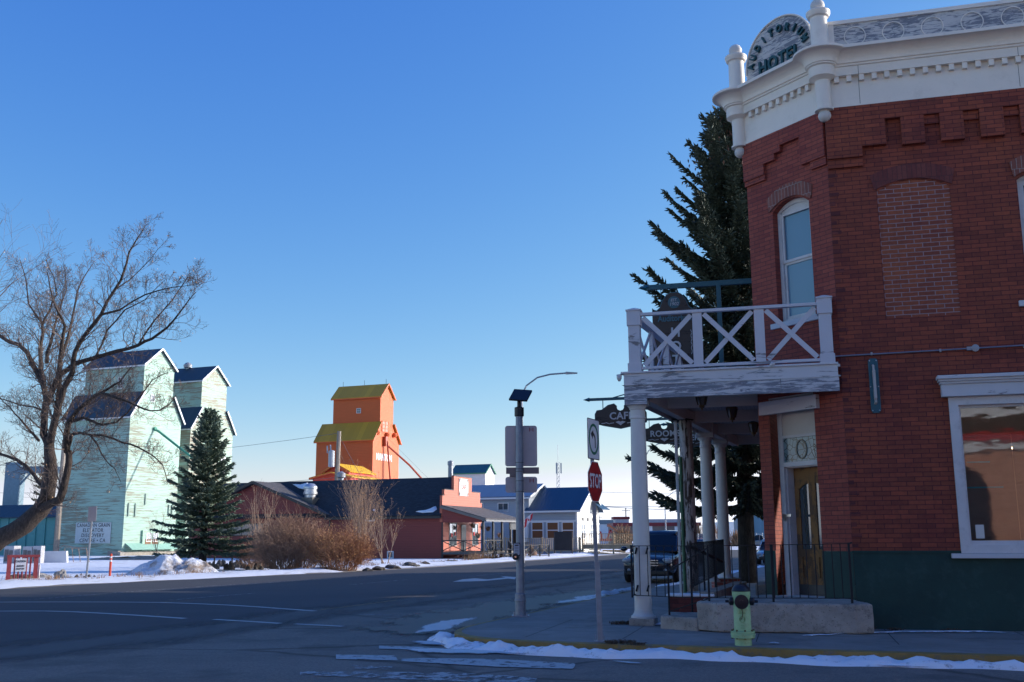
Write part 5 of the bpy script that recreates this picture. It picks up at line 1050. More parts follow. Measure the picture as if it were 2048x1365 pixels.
# metal flue behind the cafe roof
# ================= cafe
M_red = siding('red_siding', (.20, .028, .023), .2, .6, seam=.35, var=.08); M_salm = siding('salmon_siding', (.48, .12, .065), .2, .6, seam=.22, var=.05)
M_sh = shingle('dark_shingles', (.020, .027, .036)); M_shg = shingle('grey_shingles', (.085, .08, .085)); M_bt = paint('black_trim', (.014, .015, .018), .5, .2, 5)
fc = Frame(G(885, 1118), 111); cf = thing('cafe_building', 'single-storey red clapboard cafe with a stepped false front and dark shingle roof', 'building', fc.O, fc.rz)
CW = 7.9; zr = fc.pix(890, 958, 3.95).z; ze = 3.66
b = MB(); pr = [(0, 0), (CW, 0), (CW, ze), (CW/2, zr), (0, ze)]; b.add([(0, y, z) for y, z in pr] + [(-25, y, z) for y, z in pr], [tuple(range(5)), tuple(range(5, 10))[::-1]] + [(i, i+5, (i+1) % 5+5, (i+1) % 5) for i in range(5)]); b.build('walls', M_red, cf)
s_ = (zr-ze)/(CW/2); b = MB(); roofslab(b, (-25.3, -.35, ze-.35*s_+.03), (-.02, -.35, ze-.35*s_+.03), (-.02, CW/2, zr+.03), (-25.3, CW/2, zr+.03)); roofslab(b, (-25.3, CW+.35, ze-.35*s_+.03), (-.02, CW+.35, ze-.35*s_+.03), (-.02, CW/2, zr+.03), (-25.3, CW/2, zr+.03)); b.build('roof', M_sh, cf)
b = MB(); b.box(-11.0, -.40, ze-.42, -.02, -.30, ze-.24); b.box(-.10, -.03, 0, .02, .05, 3.2); b.build('eaves_trim', M_bt, cf)
# false front: stepped
ff = [(-.25, 2.95), (8.15, 2.95), (8.15, 4.7), (7.75, 4.7), (7.75, 5.6), (5.85, 5.6), (5.85, 6.8), (2.05, 6.8), (2.05, 5.6), (.15, 5.6), (.15, 5.1), (-.25, 5.1)]
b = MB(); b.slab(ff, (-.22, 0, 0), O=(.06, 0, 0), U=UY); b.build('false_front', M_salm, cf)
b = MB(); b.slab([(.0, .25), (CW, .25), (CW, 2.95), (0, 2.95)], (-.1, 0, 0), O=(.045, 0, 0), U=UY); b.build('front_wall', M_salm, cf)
b = MB()
for y0, y1, z in ((2.0, 5.9, 6.82), (.1, 2.0, 5.62), (5.9, 7.8, 5.62), (-.3, .12, 5.12), (7.8, 8.2, 4.72)): b.box(-.2, y0, z-.03, .1, y1, z+.03)
b.build('coping', M_bt, cf)
b = MB(); b.box(.07, 3.05, 5.2, .12, 4.95, 6.65); sg = b.build('cafe_sign', paint('cafe_sign_white', (.66, .66, .64), .5, .03), cf)
b = MB(); b.text('CAFE', .52, (.125, 4.0, 5.93), UY, (0, 0, 1), .01, .01, sx=.95); b.build('red_lettering', plain('cafe_red', (.5, .06, .04), .5), sg)
b = MB()
for a0, a1, n_, ry in ((155, 25, 9, .54), (215, 325, 8, .52)):     # worn curved lettering, not legible in the photograph
    for k in range(n_):
        a = radians(a0 + (a1-a0)*k/(n_-1)); c_ = Vector((.125, 4.0+.64*cos(a), 5.92+ry*sin(a))); u_ = Vector((0, cos(a), sin(a)))*.07; v_ = Vector((0, -sin(a), cos(a)))*.05
        if k % 4 != 3: b.bar(c_-u_, c_+u_, .03, .012, (1, 0, 0)); b.bar(c_+u_*(.8 if k % 2 else -.2)-v_, c_+u_*(.8 if k % 2 else -.2)+v_, .03, .012, (1, 0, 0))
for sy, sz_ in ((-1, 1), (1, 1), (-1, -1), (1, -1)):
    for r_ in (.10, .17): b.tube([(.125, 4+sy*.8+r_*cos(a_)*.8, 5.92+sz_*.58+r_*sin(a_)*.8) for a_ in [k*pi/4 for k in range(8)]], .012, 4)
b.build('scrollwork', plain('sign_ink2', (.06, .06, .06), .6), sg)
# cross gable wing with its own grey roof
gp_, gw = -18.2, 7.0; zp = 6.5; ze2 = 3.75; b = MB()
b.slab([(gp_-gw, 0.1), (gp_+gw, 0.1), (gp_+gw, ze2), (gp_, zp), (gp_-gw, ze2)], (0, 3, 0), O=(0, -.05, 0)); b.build('gable_wall', M_red, cf)
b = MB(); k_ = (zp-ze2)/gw; roofslab(b, (gp_, -.6, zp+.08), (gp_+gw+.6, -.6, ze2-.6*k_+.08), (gp_+gw+.6-2.2*0, .3, ze2-.6*k_+.08), (gp_, 3.9, zp+.08), .12)
roofslab(b, (gp_, -.6, zp+.08), (gp_-gw-.6, -.6, ze2-.6*k_+.08), (gp_-gw-.6, .3, ze2-.6*k_+.08), (gp_, 3.9, zp+.08), .12); b.build('gable_roof', M_shg, cf)
b = MB(); 
for s_ in (1, -1): b.bar((gp_, -.63, zp+.10), (gp_+s_*(gw+.6), -.63, ze2-.6*k_+.10), .06, .24)
b.build('barge_board', M_bt, cf)
q = fc.pix(618, 998, 1.0); b = MB(); b.box(q.x-.6, .6, 4.5, q.x+.6, 1.8, q.z+.1); vb = b.build('vent_curb', paint('vent_curb_metal', (.14, .13, .12), .5, metal=.4), cf)
b = MB(); b.lathe([(.5, 0), (.5, .25), (.62, .3), (.62, .5), (.56, .52), (.56, .75), (.62, .78), (.6, .95), (.35, 1.2), (.1, 1.25)], (q.x, 1.2, q.z+.1), 20); b.build('exhaust_fan', paint('fan_aluminium', (.55, .56, .58), .35, metal=.6), cf, smooth=True, auto=35)
b = MB(); q = fc.pix(901, 945, 6.5); b.lathe([(.22, 3), (.22, 7.6), (.27, 7.65), (.27, 7.95), (.05, 8.05)], (q.x, 6.5, q.z-7.0), 12); b.build('flue_pipe', M_galv, cf, smooth=True, auto=40)
b = MB(); q = fc.pix(682, 955, 5.5); b.lathe([(.25, 4), (.25, q.z-.1), (.4, q.z), (.4, q.z+.35), (.1, q.z+.55)], (q.x, 5.5, 0), 12); b.build('flue_pipe', M_galv, cf, smooth=True, auto=40)
# snow lying in roof valleys
M_rsnow = paint('roof_snow', (.72, .75, .8), .8, .05, 3, .3)
def roofpt(fr_, px, py, y0, z0, k): # intersect sight line with roof plane z = z0 + k*(y-y0)
    lo, hi = -1.0, 6.0
    for _ in range(40):
        m = (lo+hi)/2; q = fr_.pix(px, py, m)
        if q.z > z0 + k*(m-y0): lo = m
        else: hi = m
    q = fr_.pix(px, py, (lo+hi)/2); return Vector((q.x, (lo+hi)/2 - .0, q.z))
kk = (zr-ze)/(CW/2)
def snowpatch(name, pix, lift=.18):
    P_ = [roofpt(fc, px, py, 0, ze+lift, kk) for px, py in pix]; c = sum(P_, Vector())/len(P_); n = Vector((0, -kk, 1)).normalized(); b = MB(); m = len(P_)
    b.add(P_ + [p.lerp(c, .25) + n*.07 for p in P_], [tuple(range(m, 2*m))] + [(i, (i+1) % m, (i+1) % m+m, i+m) for i in range(m)]); b.build(name, M_rsnow, cf, smooth=False)
snowpatch('roof_snow', [(831, 1024), (850, 1022), (862, 1018), (872, 1013), (874, 1019), (866, 1025), (845, 1026)]); snowpatch('roof_snow', [(585, 969), (600, 970), (616, 966), (619, 974), (612, 980), (598, 977)], .3); snowpatch('roof_snow', [(745, 1021), (752, 1019), (751, 1024)])
# windows on the long side
for px, py, w_, h_ in ((517, 1063, 2.2, 1.3), (740, 1036, .9, .6), (781, 1110, .6, .6)): q = fc.pix(px, py); win(cf, (q.x, 0, q.z), UX, YN, w_, h_, nx=1, ny=1)
q = fc.pix(484, 1060); win(cf, (q.x, -.05, q.z), UX, YN, 4.6, 1.1, nx=4, ny=1, m=M_bt)
q = fc.pix(660, 1044); b = MB(); b.box(q.x-.06, -.08, 0.3, q.x+.06, -.0, 3.6); b.build('downspout', M_bt, cf)
# front: windows and door
for y0, w_ in ((1.9, 1.5), (6.6, 1.3)): win(cf, (.045, y0, 1.95), UY, XN, w_, 1.9, nx=2, ny=1, m=paint('grey_trim', (.28, .28, .28), .5))
MB().box(.04, 3.6, .45, .09, 4.6, 2.75).build('cafe_door', plain('dark_door', (.02, .02, .022), .4), cf)
for k, (y, z) in enumerate(((1.6, 1.9), (2.3, 2.0), (6.3, 2.0), (6.9, 1.9))): MB().box(.10, y-.12, z-.15, .12, y+.12, z+.15).build('window_flag', plain('flag_red', (.5, .02, .03), .6), cf)
# porch
cp = thing('cafe_porch', 'open black-posted porch with grey roof on the front of the red cafe', 'porch', fc.O, fc.rz)
xo = 3.6; b = MB(); roofslab(b, (.06, -.5, 4.22), (.06, CW+.2, 4.22), (xo+.4, CW+.2, 3.12), (xo+.4, -.5, 3.12), .10); b.build('roof', M_shg, cp)
b = MB(); b.bar((.0, -.55, 4.17), (xo+.4, -.55, 3.07), .06, .2); b.box(xo+.36, -.55, 2.95, xo+.48, CW+.25, 3.10); b.build('gutter', paint('gutter_grey', (.12, .115, .11), .4), cp)
b = MB(); b.slab([(0.1, 2.9), (xo, 2.9), (xo, 3.05), (.1, 4.0)], (0, .06, 0), O=(0, -.3, 0)); b.build('end_gable', M_red, cp)
for y in (-.2, 1.9, 3.9, 5.9, 7.9): MB().box(xo, y-.08, 0, xo+.15, y+.08, 3.0).build('porch_post', M_bt, cp)
MB().box(.15, -.3, .35, xo+.2, CW+.2, .55).build('deck', paint('grey_deck', (.13, .12, .11), .8, .2), cp)
MB().box(xo-.4, 7.7, .4, xo+.2, 7.95, 3.0).build('black_screen', M_bt, cp)
b = MB(); b.box(xo+.05, 5.6, 2.35, xo+.12, 7.9, 2.95); b.build('black_fascia', M_bt, cp)
def xfence(name, label, a, c, n, h, m, z0=0, cat='railing', drop=0):
    a = Vector(a); c = Vector(c); t = thing(name, label, cat, (a.x, a.y, 0)); a0 = Vector((0, 0, z0)); c0 = Vector((c.x-a.x, c.y-a.y, z0-drop))
    up = Vector((0, 0, h)); b = MB(); b.bar(a0+up, c0+up, .10, .07); b.bar(a0+up*.12, c0+up*.12, .05, .06); b.build('rail', m, t)
    for k in range(n+1):
        p = a0.lerp(c0, k/n); MB().bar((p.x, p.y, 0), p+up*1.03, .10, .10, (0, 1, 0)).build('post', m, t)
        if k < n: 
            q = a0.lerp(c0, (k+1)/n); b = MB(); b.bar(p+up*.15, q+up*.95, .04, .06); b.bar(p+up*.95, q+up*.15, .045, .06); b.build('cross_rail', m, t)
    return t
M_ofr = paint('old_fence_wood', (.06, .055, .05), .85, .3, 6)
pa, pb, pc = fc.w(xo+.1, -.1), fc.w(xo+.1, 3.6), fc.w(.1, -.2)
xfence('porch_railing', 'crossed grey rails along the cafe porch edge', pa, pb, 3, .95, M_ofr, .5); xfence('porch_railing', 'short crossed railing closing the near end of the cafe porch', pc, pa, 2, .95, M_ofr, .5)
r1, r2, r3 = fc.w(xo+.4, 4.6), G(1022, 1118), G(1098, 1116)
xfence('ramp_railing', 'dark crossed railing along the ramp in front of the cafe', (r1.x, r1.y), (r2.x, r2.y), 5, 1.0, M_ofr, .4, drop=.2); xfence('ramp_railing', 'dark crossed railing end beside the street, right of the cafe ramp', (r2.x, r2.y), (r3.x, r3.y), 4, .95, M_ofr, .1)
b = MB(); mid = (r1+r2)/2; b.bar((r1.x+.6, r1.y, .35), (r2.x, r2.y+1.2, .15), 1.1, .12); o = b.build('ramp', paint('ramp_wood', (.3, .25, .19), .8), None); tag(o, 'pale wooden ramp rising to the cafe porch', 'ramp')
M_terr = paint('terracotta', (.22, .17, .12), .8); M_dryp = paint('dry_plant', (.28, .16, .08), .9, .3, 20)
def planter(px, py, dist, lab, hang=True):
    p = Dp(px, py, dist); t = thing('hanging_basket' if hang else 'flower_box', lab, 'planter', p, 0, 'dried planters on the cafe porch')
    MB().lathe([(.12, -.2), (.2, .05)], (0, 0, 0), 10).build('pot', M_terr, t); b = MB()
    for k in range(70): a = rnd.uniform(0, 6.3); l = rnd.uniform(.15, .4); e = rnd.uniform(-.2, 1.3); b.tube([(0, 0, 0), (l*cos(a)*cos(e), l*sin(a)*cos(e), .05+l*sin(e)*.7)], [.012, .006], 3, False)
    b.build('dried_plant', M_dryp, t)
    if hang: MB().tube([(0, 0, 0), (0, 0, 2.9-p.z if p.z < 2.9 else .5)], .01, 3).build('hanger', M_iron, t)
planter(946, 1052, 88, 'leftmost dried hanging basket under the cafe porch roof'); planter(965, 1055, 90, 'middle dried hanging basket under the cafe porch roof'); planter(976, 1058, 91, 'lowest dark hanging basket, right of the other two'); planter(956, 1072, 86, 'pale flower box on the cafe porch rail', False); planter(999, 1071, 93, 'pale flower box on the rail in front of the black screen', False)
# picnic tables and barrel
M_pic = paint('picnic_wood', (.22, .2, .18), .8, .2, 6)
def picnic(px, py, lab, A=100):
    g = G(px, py); t = thing('picnic_table', lab, 'picnic table', g, radians(90-A), 'picnic tables by the cafe ramp')
    MB().box(-.9, -.37, .72, .9, .37, .77).build('tabletop', M_pic, t)
    for s_ in (-1, 1): MB().box(-.9, s_*.72-.13, .42, .9, s_*.72+.13, .46).build('bench', M_pic, t)
    for x in (-.7, .7):
        b = MB(); b.bar((x, -.7, 0), (x, -.2, .72), .05, .09); b.bar((x, .7, 0), (x, .2, .72), .05, .09); b.bar((x, -.75, .40), (x, .75, .40), .05, .09); b.build('leg_frame', M_pic, t)
picnic(1030, 1119, 'picnic table nearest the street lamp side of the cafe ramp'); picnic(995, 1117, 'picnic table left of the other one, by the ramp')
g = G(1065, 1114); t = thing('barrel_planter', 'half-barrel planter with dry stems beside the ramp railing', 'planter', g); MB().lathe([(.36, 0), (.42, .25), (.38, .5)], (0, 0, 0), 16).build('barrel', paint('barrel_wood', (.2, .11, .07), .8), t)
b = MB(); [b.tube([(0, 0, .5), (rnd.uniform(-.3, .3), rnd.uniform(-.3, .3), rnd.uniform(.8, 1.2))], [.012, .006], 3, False) for _ in range(30)]; b.build('dry_stems', M_dryp, t)
g = G(1129, 1111); t = thing('chalkboard', 'blank dark board on two posts in front of the wooden deck', 'board', g, radians(-15)); MB().box(-.95, -.03, .45, .75, .03, 2.2).build('panel', paint('board_black', (.02, .02, .022), .7, .3, 2), t)
for x in (-.95, .75): MB().box(x-.05, -.05, 0, x+.05, .05, 2.2).build('leg', M_ofr, t)
# ================= vegetation
def bark(name, c, s_=3.0):
    t = NT(name); v = t.coord(scale=(6, 6, 1.4)); n = t.noise(v, s_, 8, .7, .6); t.color(t.mix(t.ramp(n, .35, .65), sc(c, .35), sc(c, 1.5))); t.b.inputs['Roughness'].default_value = .95; t.bump(n, 1.0, .12); return t.m
M_bark = bark('furrowed_bark', (.075, .055, .045)); M_sbark = bark('spruce_bark', (.045, .04, .036)); M_twig = paint('twig_bark', (.12, .085, .07), .9, .25, 4)
def rv(r, k=1.0): return Vector((r.gauss(0, k), r.gauss(0, k), r.gauss(0, k)))
def grow(b, r, p, d, L, rad, lvl, up=.25, kids=(7, 6, 5), leafs=None, bend=.18, spread=.75):
    """one branch with its side branches; appended to builder b"""
    n = 5 if lvl > 0 else 3; pts = [p]; rr_ = [rad]; dd = d.normalized(); step = L/n
    for i in range(n):
        dd = (dd + rv(r, bend) + Vector((0, 0, up*.3))).normalized(); pts.append(pts[-1] + dd*step); rr_.append(max(.0045, rad*(1-(i+1)/n*.8)))
    b.tube(pts, rr_, 5 if rad > .03 else 3, False)
    if lvl <= 0:
        if leafs is not None and r.random() < leafs[1]: leafs[0].append((pts[-1], dd))
        return
    k = kids[len(kids)-lvl] if lvl <= len(kids) else kids[0]
    for j in range(k):
        f = .18 + .8*(j + r.random())/k; i = min(n-1, int(f*n)); q = pts[i].lerp(pts[i+1], f*n-i); a = (pts[i+1]-pts[i]).normalized()
        side = a.cross(rv(r)).normalized(); nd = (a*(1-spread*.55) + side*spread + Vector((0, 0, up))).normalized()
        grow(b, r, q, nd, L*(.62-.28*f)*r.uniform(.7, 1.25), rr_[i]*.5, lvl-1, up, kids, leafs, bend, spread)
def leaves(b, L_, r, s_=.05, n=2):
    for p, d in L_:
        for _ in range(n):
            q = p + rv(r, .03); a = rv(r).normalized()*s_*r.uniform(.6, 1.3); c = rv(r).normalized()*s_*.6; b.add([q-a*.5, q+c*.5, q+a*.5, q-c*.5], [(0, 1, 2, 3)])
M_leaf = paint('dry_leaf', (.46, .24, .09), .8, .4, 6); M_leaf2 = paint('pale_dry_leaf', (.42, .26, .14), .8, .3, 6)
# the big bare tree at the left, limbs laid out one by one; depth varies so that it is a full crown
R = random.Random(11); D0 = 41.0
limbs = [([(-75, 1172, 0), (-40, 1112, 0), (0, 1078, 0), (50, 1050, 0), (80, 1022, 0), (98, 990, .1)], .45, .34),
 ([(94, 1000, 0), (101, 955, 0), (101, 918, 0), (98, 884, .2)], .29, .20), ([(60, 1030, 0), (96, 1010, -.3), (119, 1000, -.5), (130, 965, -.6), (138, 925, -.6), (137, 902, -.6)], .18, .13),
 ([(98, 895, .2), (87, 870, .5), (89, 830, .8), (94, 800, 1)], .16, .14), ([(94, 803, 1), (88, 775, 1.4), (74, 745, 1.8), (55, 706, 2.2), (38, 690, 2.8), (0, 672, 3.6), (-20, 664, 4)], .13, .07),
 ([(94, 803, 1), (104, 782, .8), (119, 751, .3), (152, 727, -.3), (190, 716, -.8), (233, 703, -1.3), (276, 691, -1.8), (304, 678, -2.2), (335, 655, -2.6), (362, 622, -3), (378, 600, -3.1), (392, 585, -3.2)], .145, .012),
 ([(100, 884, 0), (110, 840, -.3), (118, 809, -.6), (128, 775, -.8), (145, 744, -1), (150, 705, -1.2), (171, 669, -1.5), (202, 630, -1.9), (229, 581, -2.2), (248, 543, -2.5), (258, 505, -2.7), (274, 478, -2.8), (290, 453, -3)], .17, .012),
 ([(88, 775, 1.4), (82, 740, 1.8), (80, 700, 2), (86, 669, 2.2), (84, 646, 2.2), (70, 628, 2.6), (57, 608, 3), (52, 560, 3.2), (40, 520, 3.4)], .11, .015),
 ([(84, 650, 2.2), (100, 620, 1.8), (113, 590, 1.2), (108, 555, 1), (92, 520, .8)], .06, .012), ([(118, 764, .5), (122, 707, .3), (130, 653, 0), (114, 619, -.2), (101, 580, -.4), (95, 545, -.5)], .11, .015),
 ([(122, 715, .3), (140, 660, .8), (150, 610, 1.2), (165, 560, 1.6), (190, 522, 2)], .08, .012), ([(98, 884, .2), (112, 830, .9), (118, 790, 1.2), (118, 764, .5)], .13, .10),
 ([(94, 726, .6), (102, 685, .9), (110, 650, 1.1), (121, 615, 1.4), (133, 580, 1.7), (130, 530, 2)], .08, .012),
 ([(134, 905, -.6), (132, 870, -.9), (138, 845, -1.2), (156, 820, -1.5), (173, 806, -1.8), (190, 792, -2), (218, 777, -2.3), (240, 764, -2.6), (262, 735, -3)], .14, .02),
 ([(190, 792, -2), (203, 787, -2.3), (229, 795, -2.7), (255, 803, -3), (280, 815, -3.2), (300, 822, -3.5), (320, 821, -3.7), (338, 810, -3.9), (352, 790, -4)], .07, .012),
 ([(146, 842, -1.2), (168, 836, -1.4), (186, 843, -1.6), (205, 850, -1.8), (233, 845, -2), (255, 826, -2.3), (283, 790, -2.6), (305, 760, -2.9), (335, 745, -3.2)], .075, .012),
 ([(135, 900, -.6), (143, 870, -1), (158, 866, -1.3), (173, 869, -1.5), (207, 871, -1.9), (246, 886, -2.3), (276, 895, -2.6), (306, 912, -2.9), (325, 930, -3.1), (335, 965, -3.2)], .08, .012),
 ([(180, 870, -1.6), (195, 890, -1.8), (203, 908, -2), (215, 925, -2.2), (229, 937, -2.3), (242, 965, -2.5)], .04, .01),
 ([(91, 990, .3), (84, 972, .6), (68, 950, .9), (51, 932, 1.1), (34, 920, 1.4), (15, 913, 1.7), (-15, 903, 2)], .11, .05), ([(78, 882, .6), (60, 862, .9), (40, 838, 1.3), (20, 815, 1.8), (-5, 790, 2.2)], .06, .015),
 ([(87, 822, .9), (70, 815, 1.4), (40, 810, 2), (10, 800, 2.6), (-20, 795, 3)], .045, .02), ([(229, 581, -2.2), (260, 560, -2), (300, 520, -1.8), (335, 480, -1.6)], .03, .008), ([(202, 630, -1.9), (240, 620, -2.3), (290, 590, -2.8), (345, 575, -3.3), (385, 570, -3.6)], .05, .01),
 ([(190, 716, -.8), (215, 660, -1.2), (250, 620, -1.8), (290, 600, -2.2), (330, 560, -2.5)], .045, .01), ([(276, 691, -1.8), (310, 640, -2), (345, 600, -2.3), (375, 555, -2.6), (392, 560, -2.8)], .04, .008)]
t = thing('bare_tree', 'large leaning bare tree with spreading limbs at the left edge', 'tree', G(-75, 1172) + Vector((0, D0-G(-75, 1172).y, 0)))
off = Vector(t.location); bt = MB(); bc = MB(); lf = []; Lw = []
for pts, r0, r1 in limbs:
    P_ = [Dp(px, py, D0+dz) - off for px, py, dz in pts]; Q_ = []
    for a, c in zip(P_, P_[1:]): Q_ += [a, a.lerp(c, .5) + rv(R, .02)*(c-a).length]
    Q_.append(P_[-1]); m = len(Q_); rad = [r0+(r1-r0)*(i/(m-1))**.8 for i in range(m)]; bt.tube(Q_, [x*(1+R.uniform(-.06, .06)) for x in rad], 9 if r0 > .12 else 6)
    if r0 > .28: continue
    tot = sum((c-a).length for a, c in zip(Q_, Q_[1:])); k = int(tot*(4.2 if r0 < .2 else 1.0))
    for j in range(k):
        f = (j+R.random())/k; i = min(m-2, int(f*(m-1))); q = Q_[i].lerp(Q_[i+1], f*(m-1)-i); a = (Q_[i+1]-Q_[i]).normalized(); side = a.cross(rv(R)).normalized()
        L0 = (.65 + .9*min(1, r0/.1))*(1 - .45*f)*R.uniform(.55, 1.25)
        grow(bc, R, q, (a*.65+side*.75+Vector((0, 0, .25))).normalized(), L0, min(rad[i]*.35, .028), 2, .22, (7, 5), (lf, .10), .16, .8)
bt.build('trunk', M_bark, t, smooth=True, uv=False); bc.build('crown', M_twig, t, uv=False)
b = MB(); leaves(b, lf, R, .07, 1); b.build('dry_leaves', M_leaf2, t, uv=False)
# a second bare tree whose twigs reach in from beyond the left edge
t = thing('bare_tree', 'bare tree mostly outside the left edge, only twig tips showing', 'tree', Dp(-260, 1076, 47) * 1.0); t.location.z = 0
off = Vector(t.location); b = MB(); b.tube([(0, 0, 0), (.2, 0, 3), (.6, 0, 6)], [.35, .28, .2], 8); b.build('trunk', M_bark, t, smooth=True, uv=False); b = MB()
for px, py in ((10, 500), (30, 560), (15, 610), (5, 440), (-40, 700), (-80, 520)):
    e = Dp(px, py, 47) - off; s_ = Vector((.6, 0, 6)); b.tube([s_, s_.lerp(e, .5)+Vector((0, 0, .8)), e], [.12, .06, .012], 5); grow(b, R, s_.lerp(e, .5), (e-s_).normalized(), (e-s_).length*.55, .03, 2, .2, (8, 6))
for k in range(14):
    a = 2*pi*k/14; grow(b, R, Vector((.3+.03*k, 0, 3.2+.2*k)), Vector((cos(a), sin(a), .9)), R.uniform(3.2, 5), .12, 3, .25, (6, 6, 4), None, .12, .7)
b.build('crown', M_twig, t, uv=False)
# --- spruces
def needles(name, c):
    t = NT(name); v = t.coord(); t.color(t.mix(t.noise(v, 3.5, 6), sc(c, .45), sc(c, 1.7))); t.b.inputs['Roughness'].default_value = .7; return t.m
M_nb = needles('blue_spruce_needles', (.085, .12, .078)); M_nd = needles('dark_spruce_needles', (.05, .062, .036)); M_cone = paint('brown_cones', (.16, .06, .03), .7, .3, 10)
def spindle(b, p, d, L, w, r):
    d = d.normalized(); a = d.cross(Vector((r.gauss(0, 1), r.gauss(0, 1), .3))).normalized()*w; c = d.cross(a).normalized()*w; m = p + d*L*.4; e = p + d*L; i = len(b.v)
    b.v += [tuple(p), tuple(m+a), tuple(m-a*.5+c*.9), tuple(m-a*.5-c*.9), tuple(e)]; b.f += [(i, i+2, i+1), (i, i+3, i+2), (i, i+1, i+3), (i+4, i+1, i+2), (i+4, i+2, i+3), (i+4, i+3, i+1)]
def spruce(name, label, base, H, R0, zlow, seed, mat, n_whorl=26, per=9, top_up=.5, droop=.25, upturn=.5, trunk=.3, tw=.055, fill=1.0, cones=None, lean=(0, 0), zmax_r=.12, group=None, keep=None, rfun=None, hang=.35, lj=(.6, 1.2)):
    r = random.Random(seed); t = thing(name, label, 'tree', base, 0, group); ax = lambda z: Vector((lean[0]*z/H, lean[1]*z/H, z))
    MB().tube([ax(0)-Vector((0, 0, .1)), ax(H*.3), ax(H*.7), ax(H)], [trunk, trunk*.8, trunk*.35, .02], 9).build('trunk', M_sbark, t, smooth=True, uv=False)
    b = MB(); bl = MB()
    for w in range(n_whorl):
        f = (w+.3*r.random())/n_whorl; z = zlow + (H-zlow)*(1-(1-f)**1.15)
        rad = (rfun(z/H) if rfun else R0*(1-(z-zlow)/(H-zlow))**.85 + .12)
        for k in range(per):
            a = 2*pi*(k+r.random()*.8)/per + w*.7; Lb = rad*r.uniform(*lj)
            if keep and not keep(a, z): continue
            h = Vector((cos(a), sin(a), 0)); el = top_up*f - droop*(1-f); pts = []; n = 6
            for i in range(n+1): u = i/n; pts.append(ax(z) + h*Lb*u + Vector((0, 0, Lb*(el*u + upturn*u*u*.6))))
            bl.tube(pts, [.03*(1-.8*i/n)*(.5+rad/R0) for i in range(n+1)], 4, False)
            m = max(5, int(Lb*13*fill))
            for j in range(m):
                u = .12 + .88*(j+r.random())/m; i = min(n-1, int(u*n)); q = pts[i].lerp(pts[i+1], u*n-i); ad = (pts[i+1]-pts[i]).normalized()
                for s_ in (-1, 1):
                    side = ad.cross(Vector((0, 0, 1))).normalized()*s_; Ls = (.16 + .30*Lb*(1-u)*.55)*r.uniform(.6, 1.3); dd = (ad*.7 + side*r.uniform(.4, 1) + Vector((0, 0, r.uniform(-.35, .1)))).normalized()
                    spindle(b, q, dd, Ls+.1, tw*r.uniform(.7, 1.2), r)
                    for s2 in range(int(1 + Ls*5*fill)):
                        q2 = q + dd*Ls*r.uniform(.25, 1); spindle(b, q2, (dd*.5 + ad*.4 + Vector((r.uniform(-.4, .4), r.uniform(-.4, .4), r.uniform(-hang-.3, .25)))).normalized(), r.uniform(.12, .24), tw*.8, r)
                spindle(b, q, (ad + Vector((0, 0, r.uniform(-.2, .5)))).normalized(), .22, tw, r)
    for j in range(14): spindle(b, ax(H-.9*r.random()), Vector((r.gauss(0, .3), r.gauss(0, .3), .9)), .25, tw*.7, r)
    b.build('needles', mat, t, uv=False); bl.build('branches', M_twig, t, uv=False)
    if cones:
        b = MB()
        for _ in range(cones): 
            z = H*r.uniform(.80, .99); a = r.uniform(0, 2*pi); rr2 = (rfun(z/H) if rfun else R0*(1-z/H)+.1)*r.uniform(.5, 1.05); p = ax(z)+Vector((cos(a), sin(a), 0))*rr2 + Vector((0, 0, rr2*.45)); spindle(b, p, Vector((r.gauss(0, .2), r.gauss(0, .2), -1)), .17, .035, r)
        b.build('cones', M_cone, t, uv=False)
    return t
gS = G(404, 1142); Hs = Dp(410, 824, gS.y).z
spruce('blue_spruce', 'pointed blue spruce standing by the snowy mound left of the cafe', gS, Hs, 2.45, 1.1, 5, M_nb, 27, 9, .75, .34, .4, .22, .040, 1.15, lj=(.5, 1.2))
gT = Dp(1492, 1076, 35.0); tb = Vector((gT.x, 35.0, .1)); topx = Dp(1463, 226, 35.0)
spruce('tall_spruce', 'tall dark spruce with brown cones rising behind the hotel porch', tb, topx.z, 4.1, 2.6, 9, M_nd, 38, 8, .6, .35, .75, .30, .042, 1.5, cones=420, lean=(topx.x-gT.x, 0), rfun=lambda f: min(3.7, 5.3*max(.002, 1-f)**.62)*(.9+.1*sin(f*40)), hang=.5, lj=(.48, 1.25))
p = Dp(79, 1076, 170); p.z = 0; spruce('far_spruce', 'small distant spruce seen through the bare tree limbs', p, Dp(79, 912, 170).z, 2.6, 3, 8, M_nd, 12, 7, .5, .2, .3, .3, .16, .25)
# --- shrubs and saplings
def shrub(name, label, px0, px1, pytop, gpy, D, seed, n, leafp=.3, leaf=M_leaf, lean=0, group='leafless shrubs in front of the cafe', wood=M_twig, lv=2, thick=.012, lsz=.05):
    r = random.Random(seed); a, c = Dp(px0, 1076, D), Dp(px1, 1076, D); cxm = (a.x+c.x)/2; hw = (c.x-a.x)/2; g = G((px0+px1)/2, gpy); H = Dp((px0+px1)/2, pytop, D).z - g.z*0
    t = thing(name, label, 'shrub', (cxm, D, 0), 0, group); b = MB(); L_ = []
    for _ in range(n):
        a_ = r.uniform(0, 2*pi); rr_ = sqrt(r.random()); x, y = hw*.55*rr_*cos(a_), hw*.45*rr_*sin(a_)
        d = Vector((x/hw*1.1 + r.gauss(0, .18) + lean, y/hw*.8 + r.gauss(0, .18), 1.0)).normalized()
        reach = H*.80*(1-.30*rr_**2)*r.uniform(.6, 1.05)
        grow(b, r, Vector((x, y, 0)), d, reach, thick, lv, .06, (6, 4), (L_, leafp), .13, .6)
    b.build('stems', wood, t, uv=False)
    if L_: b = MB(); leaves(b, L_, r, lsz, 1); b.build('dry_leaves', leaf, t, uv=False)
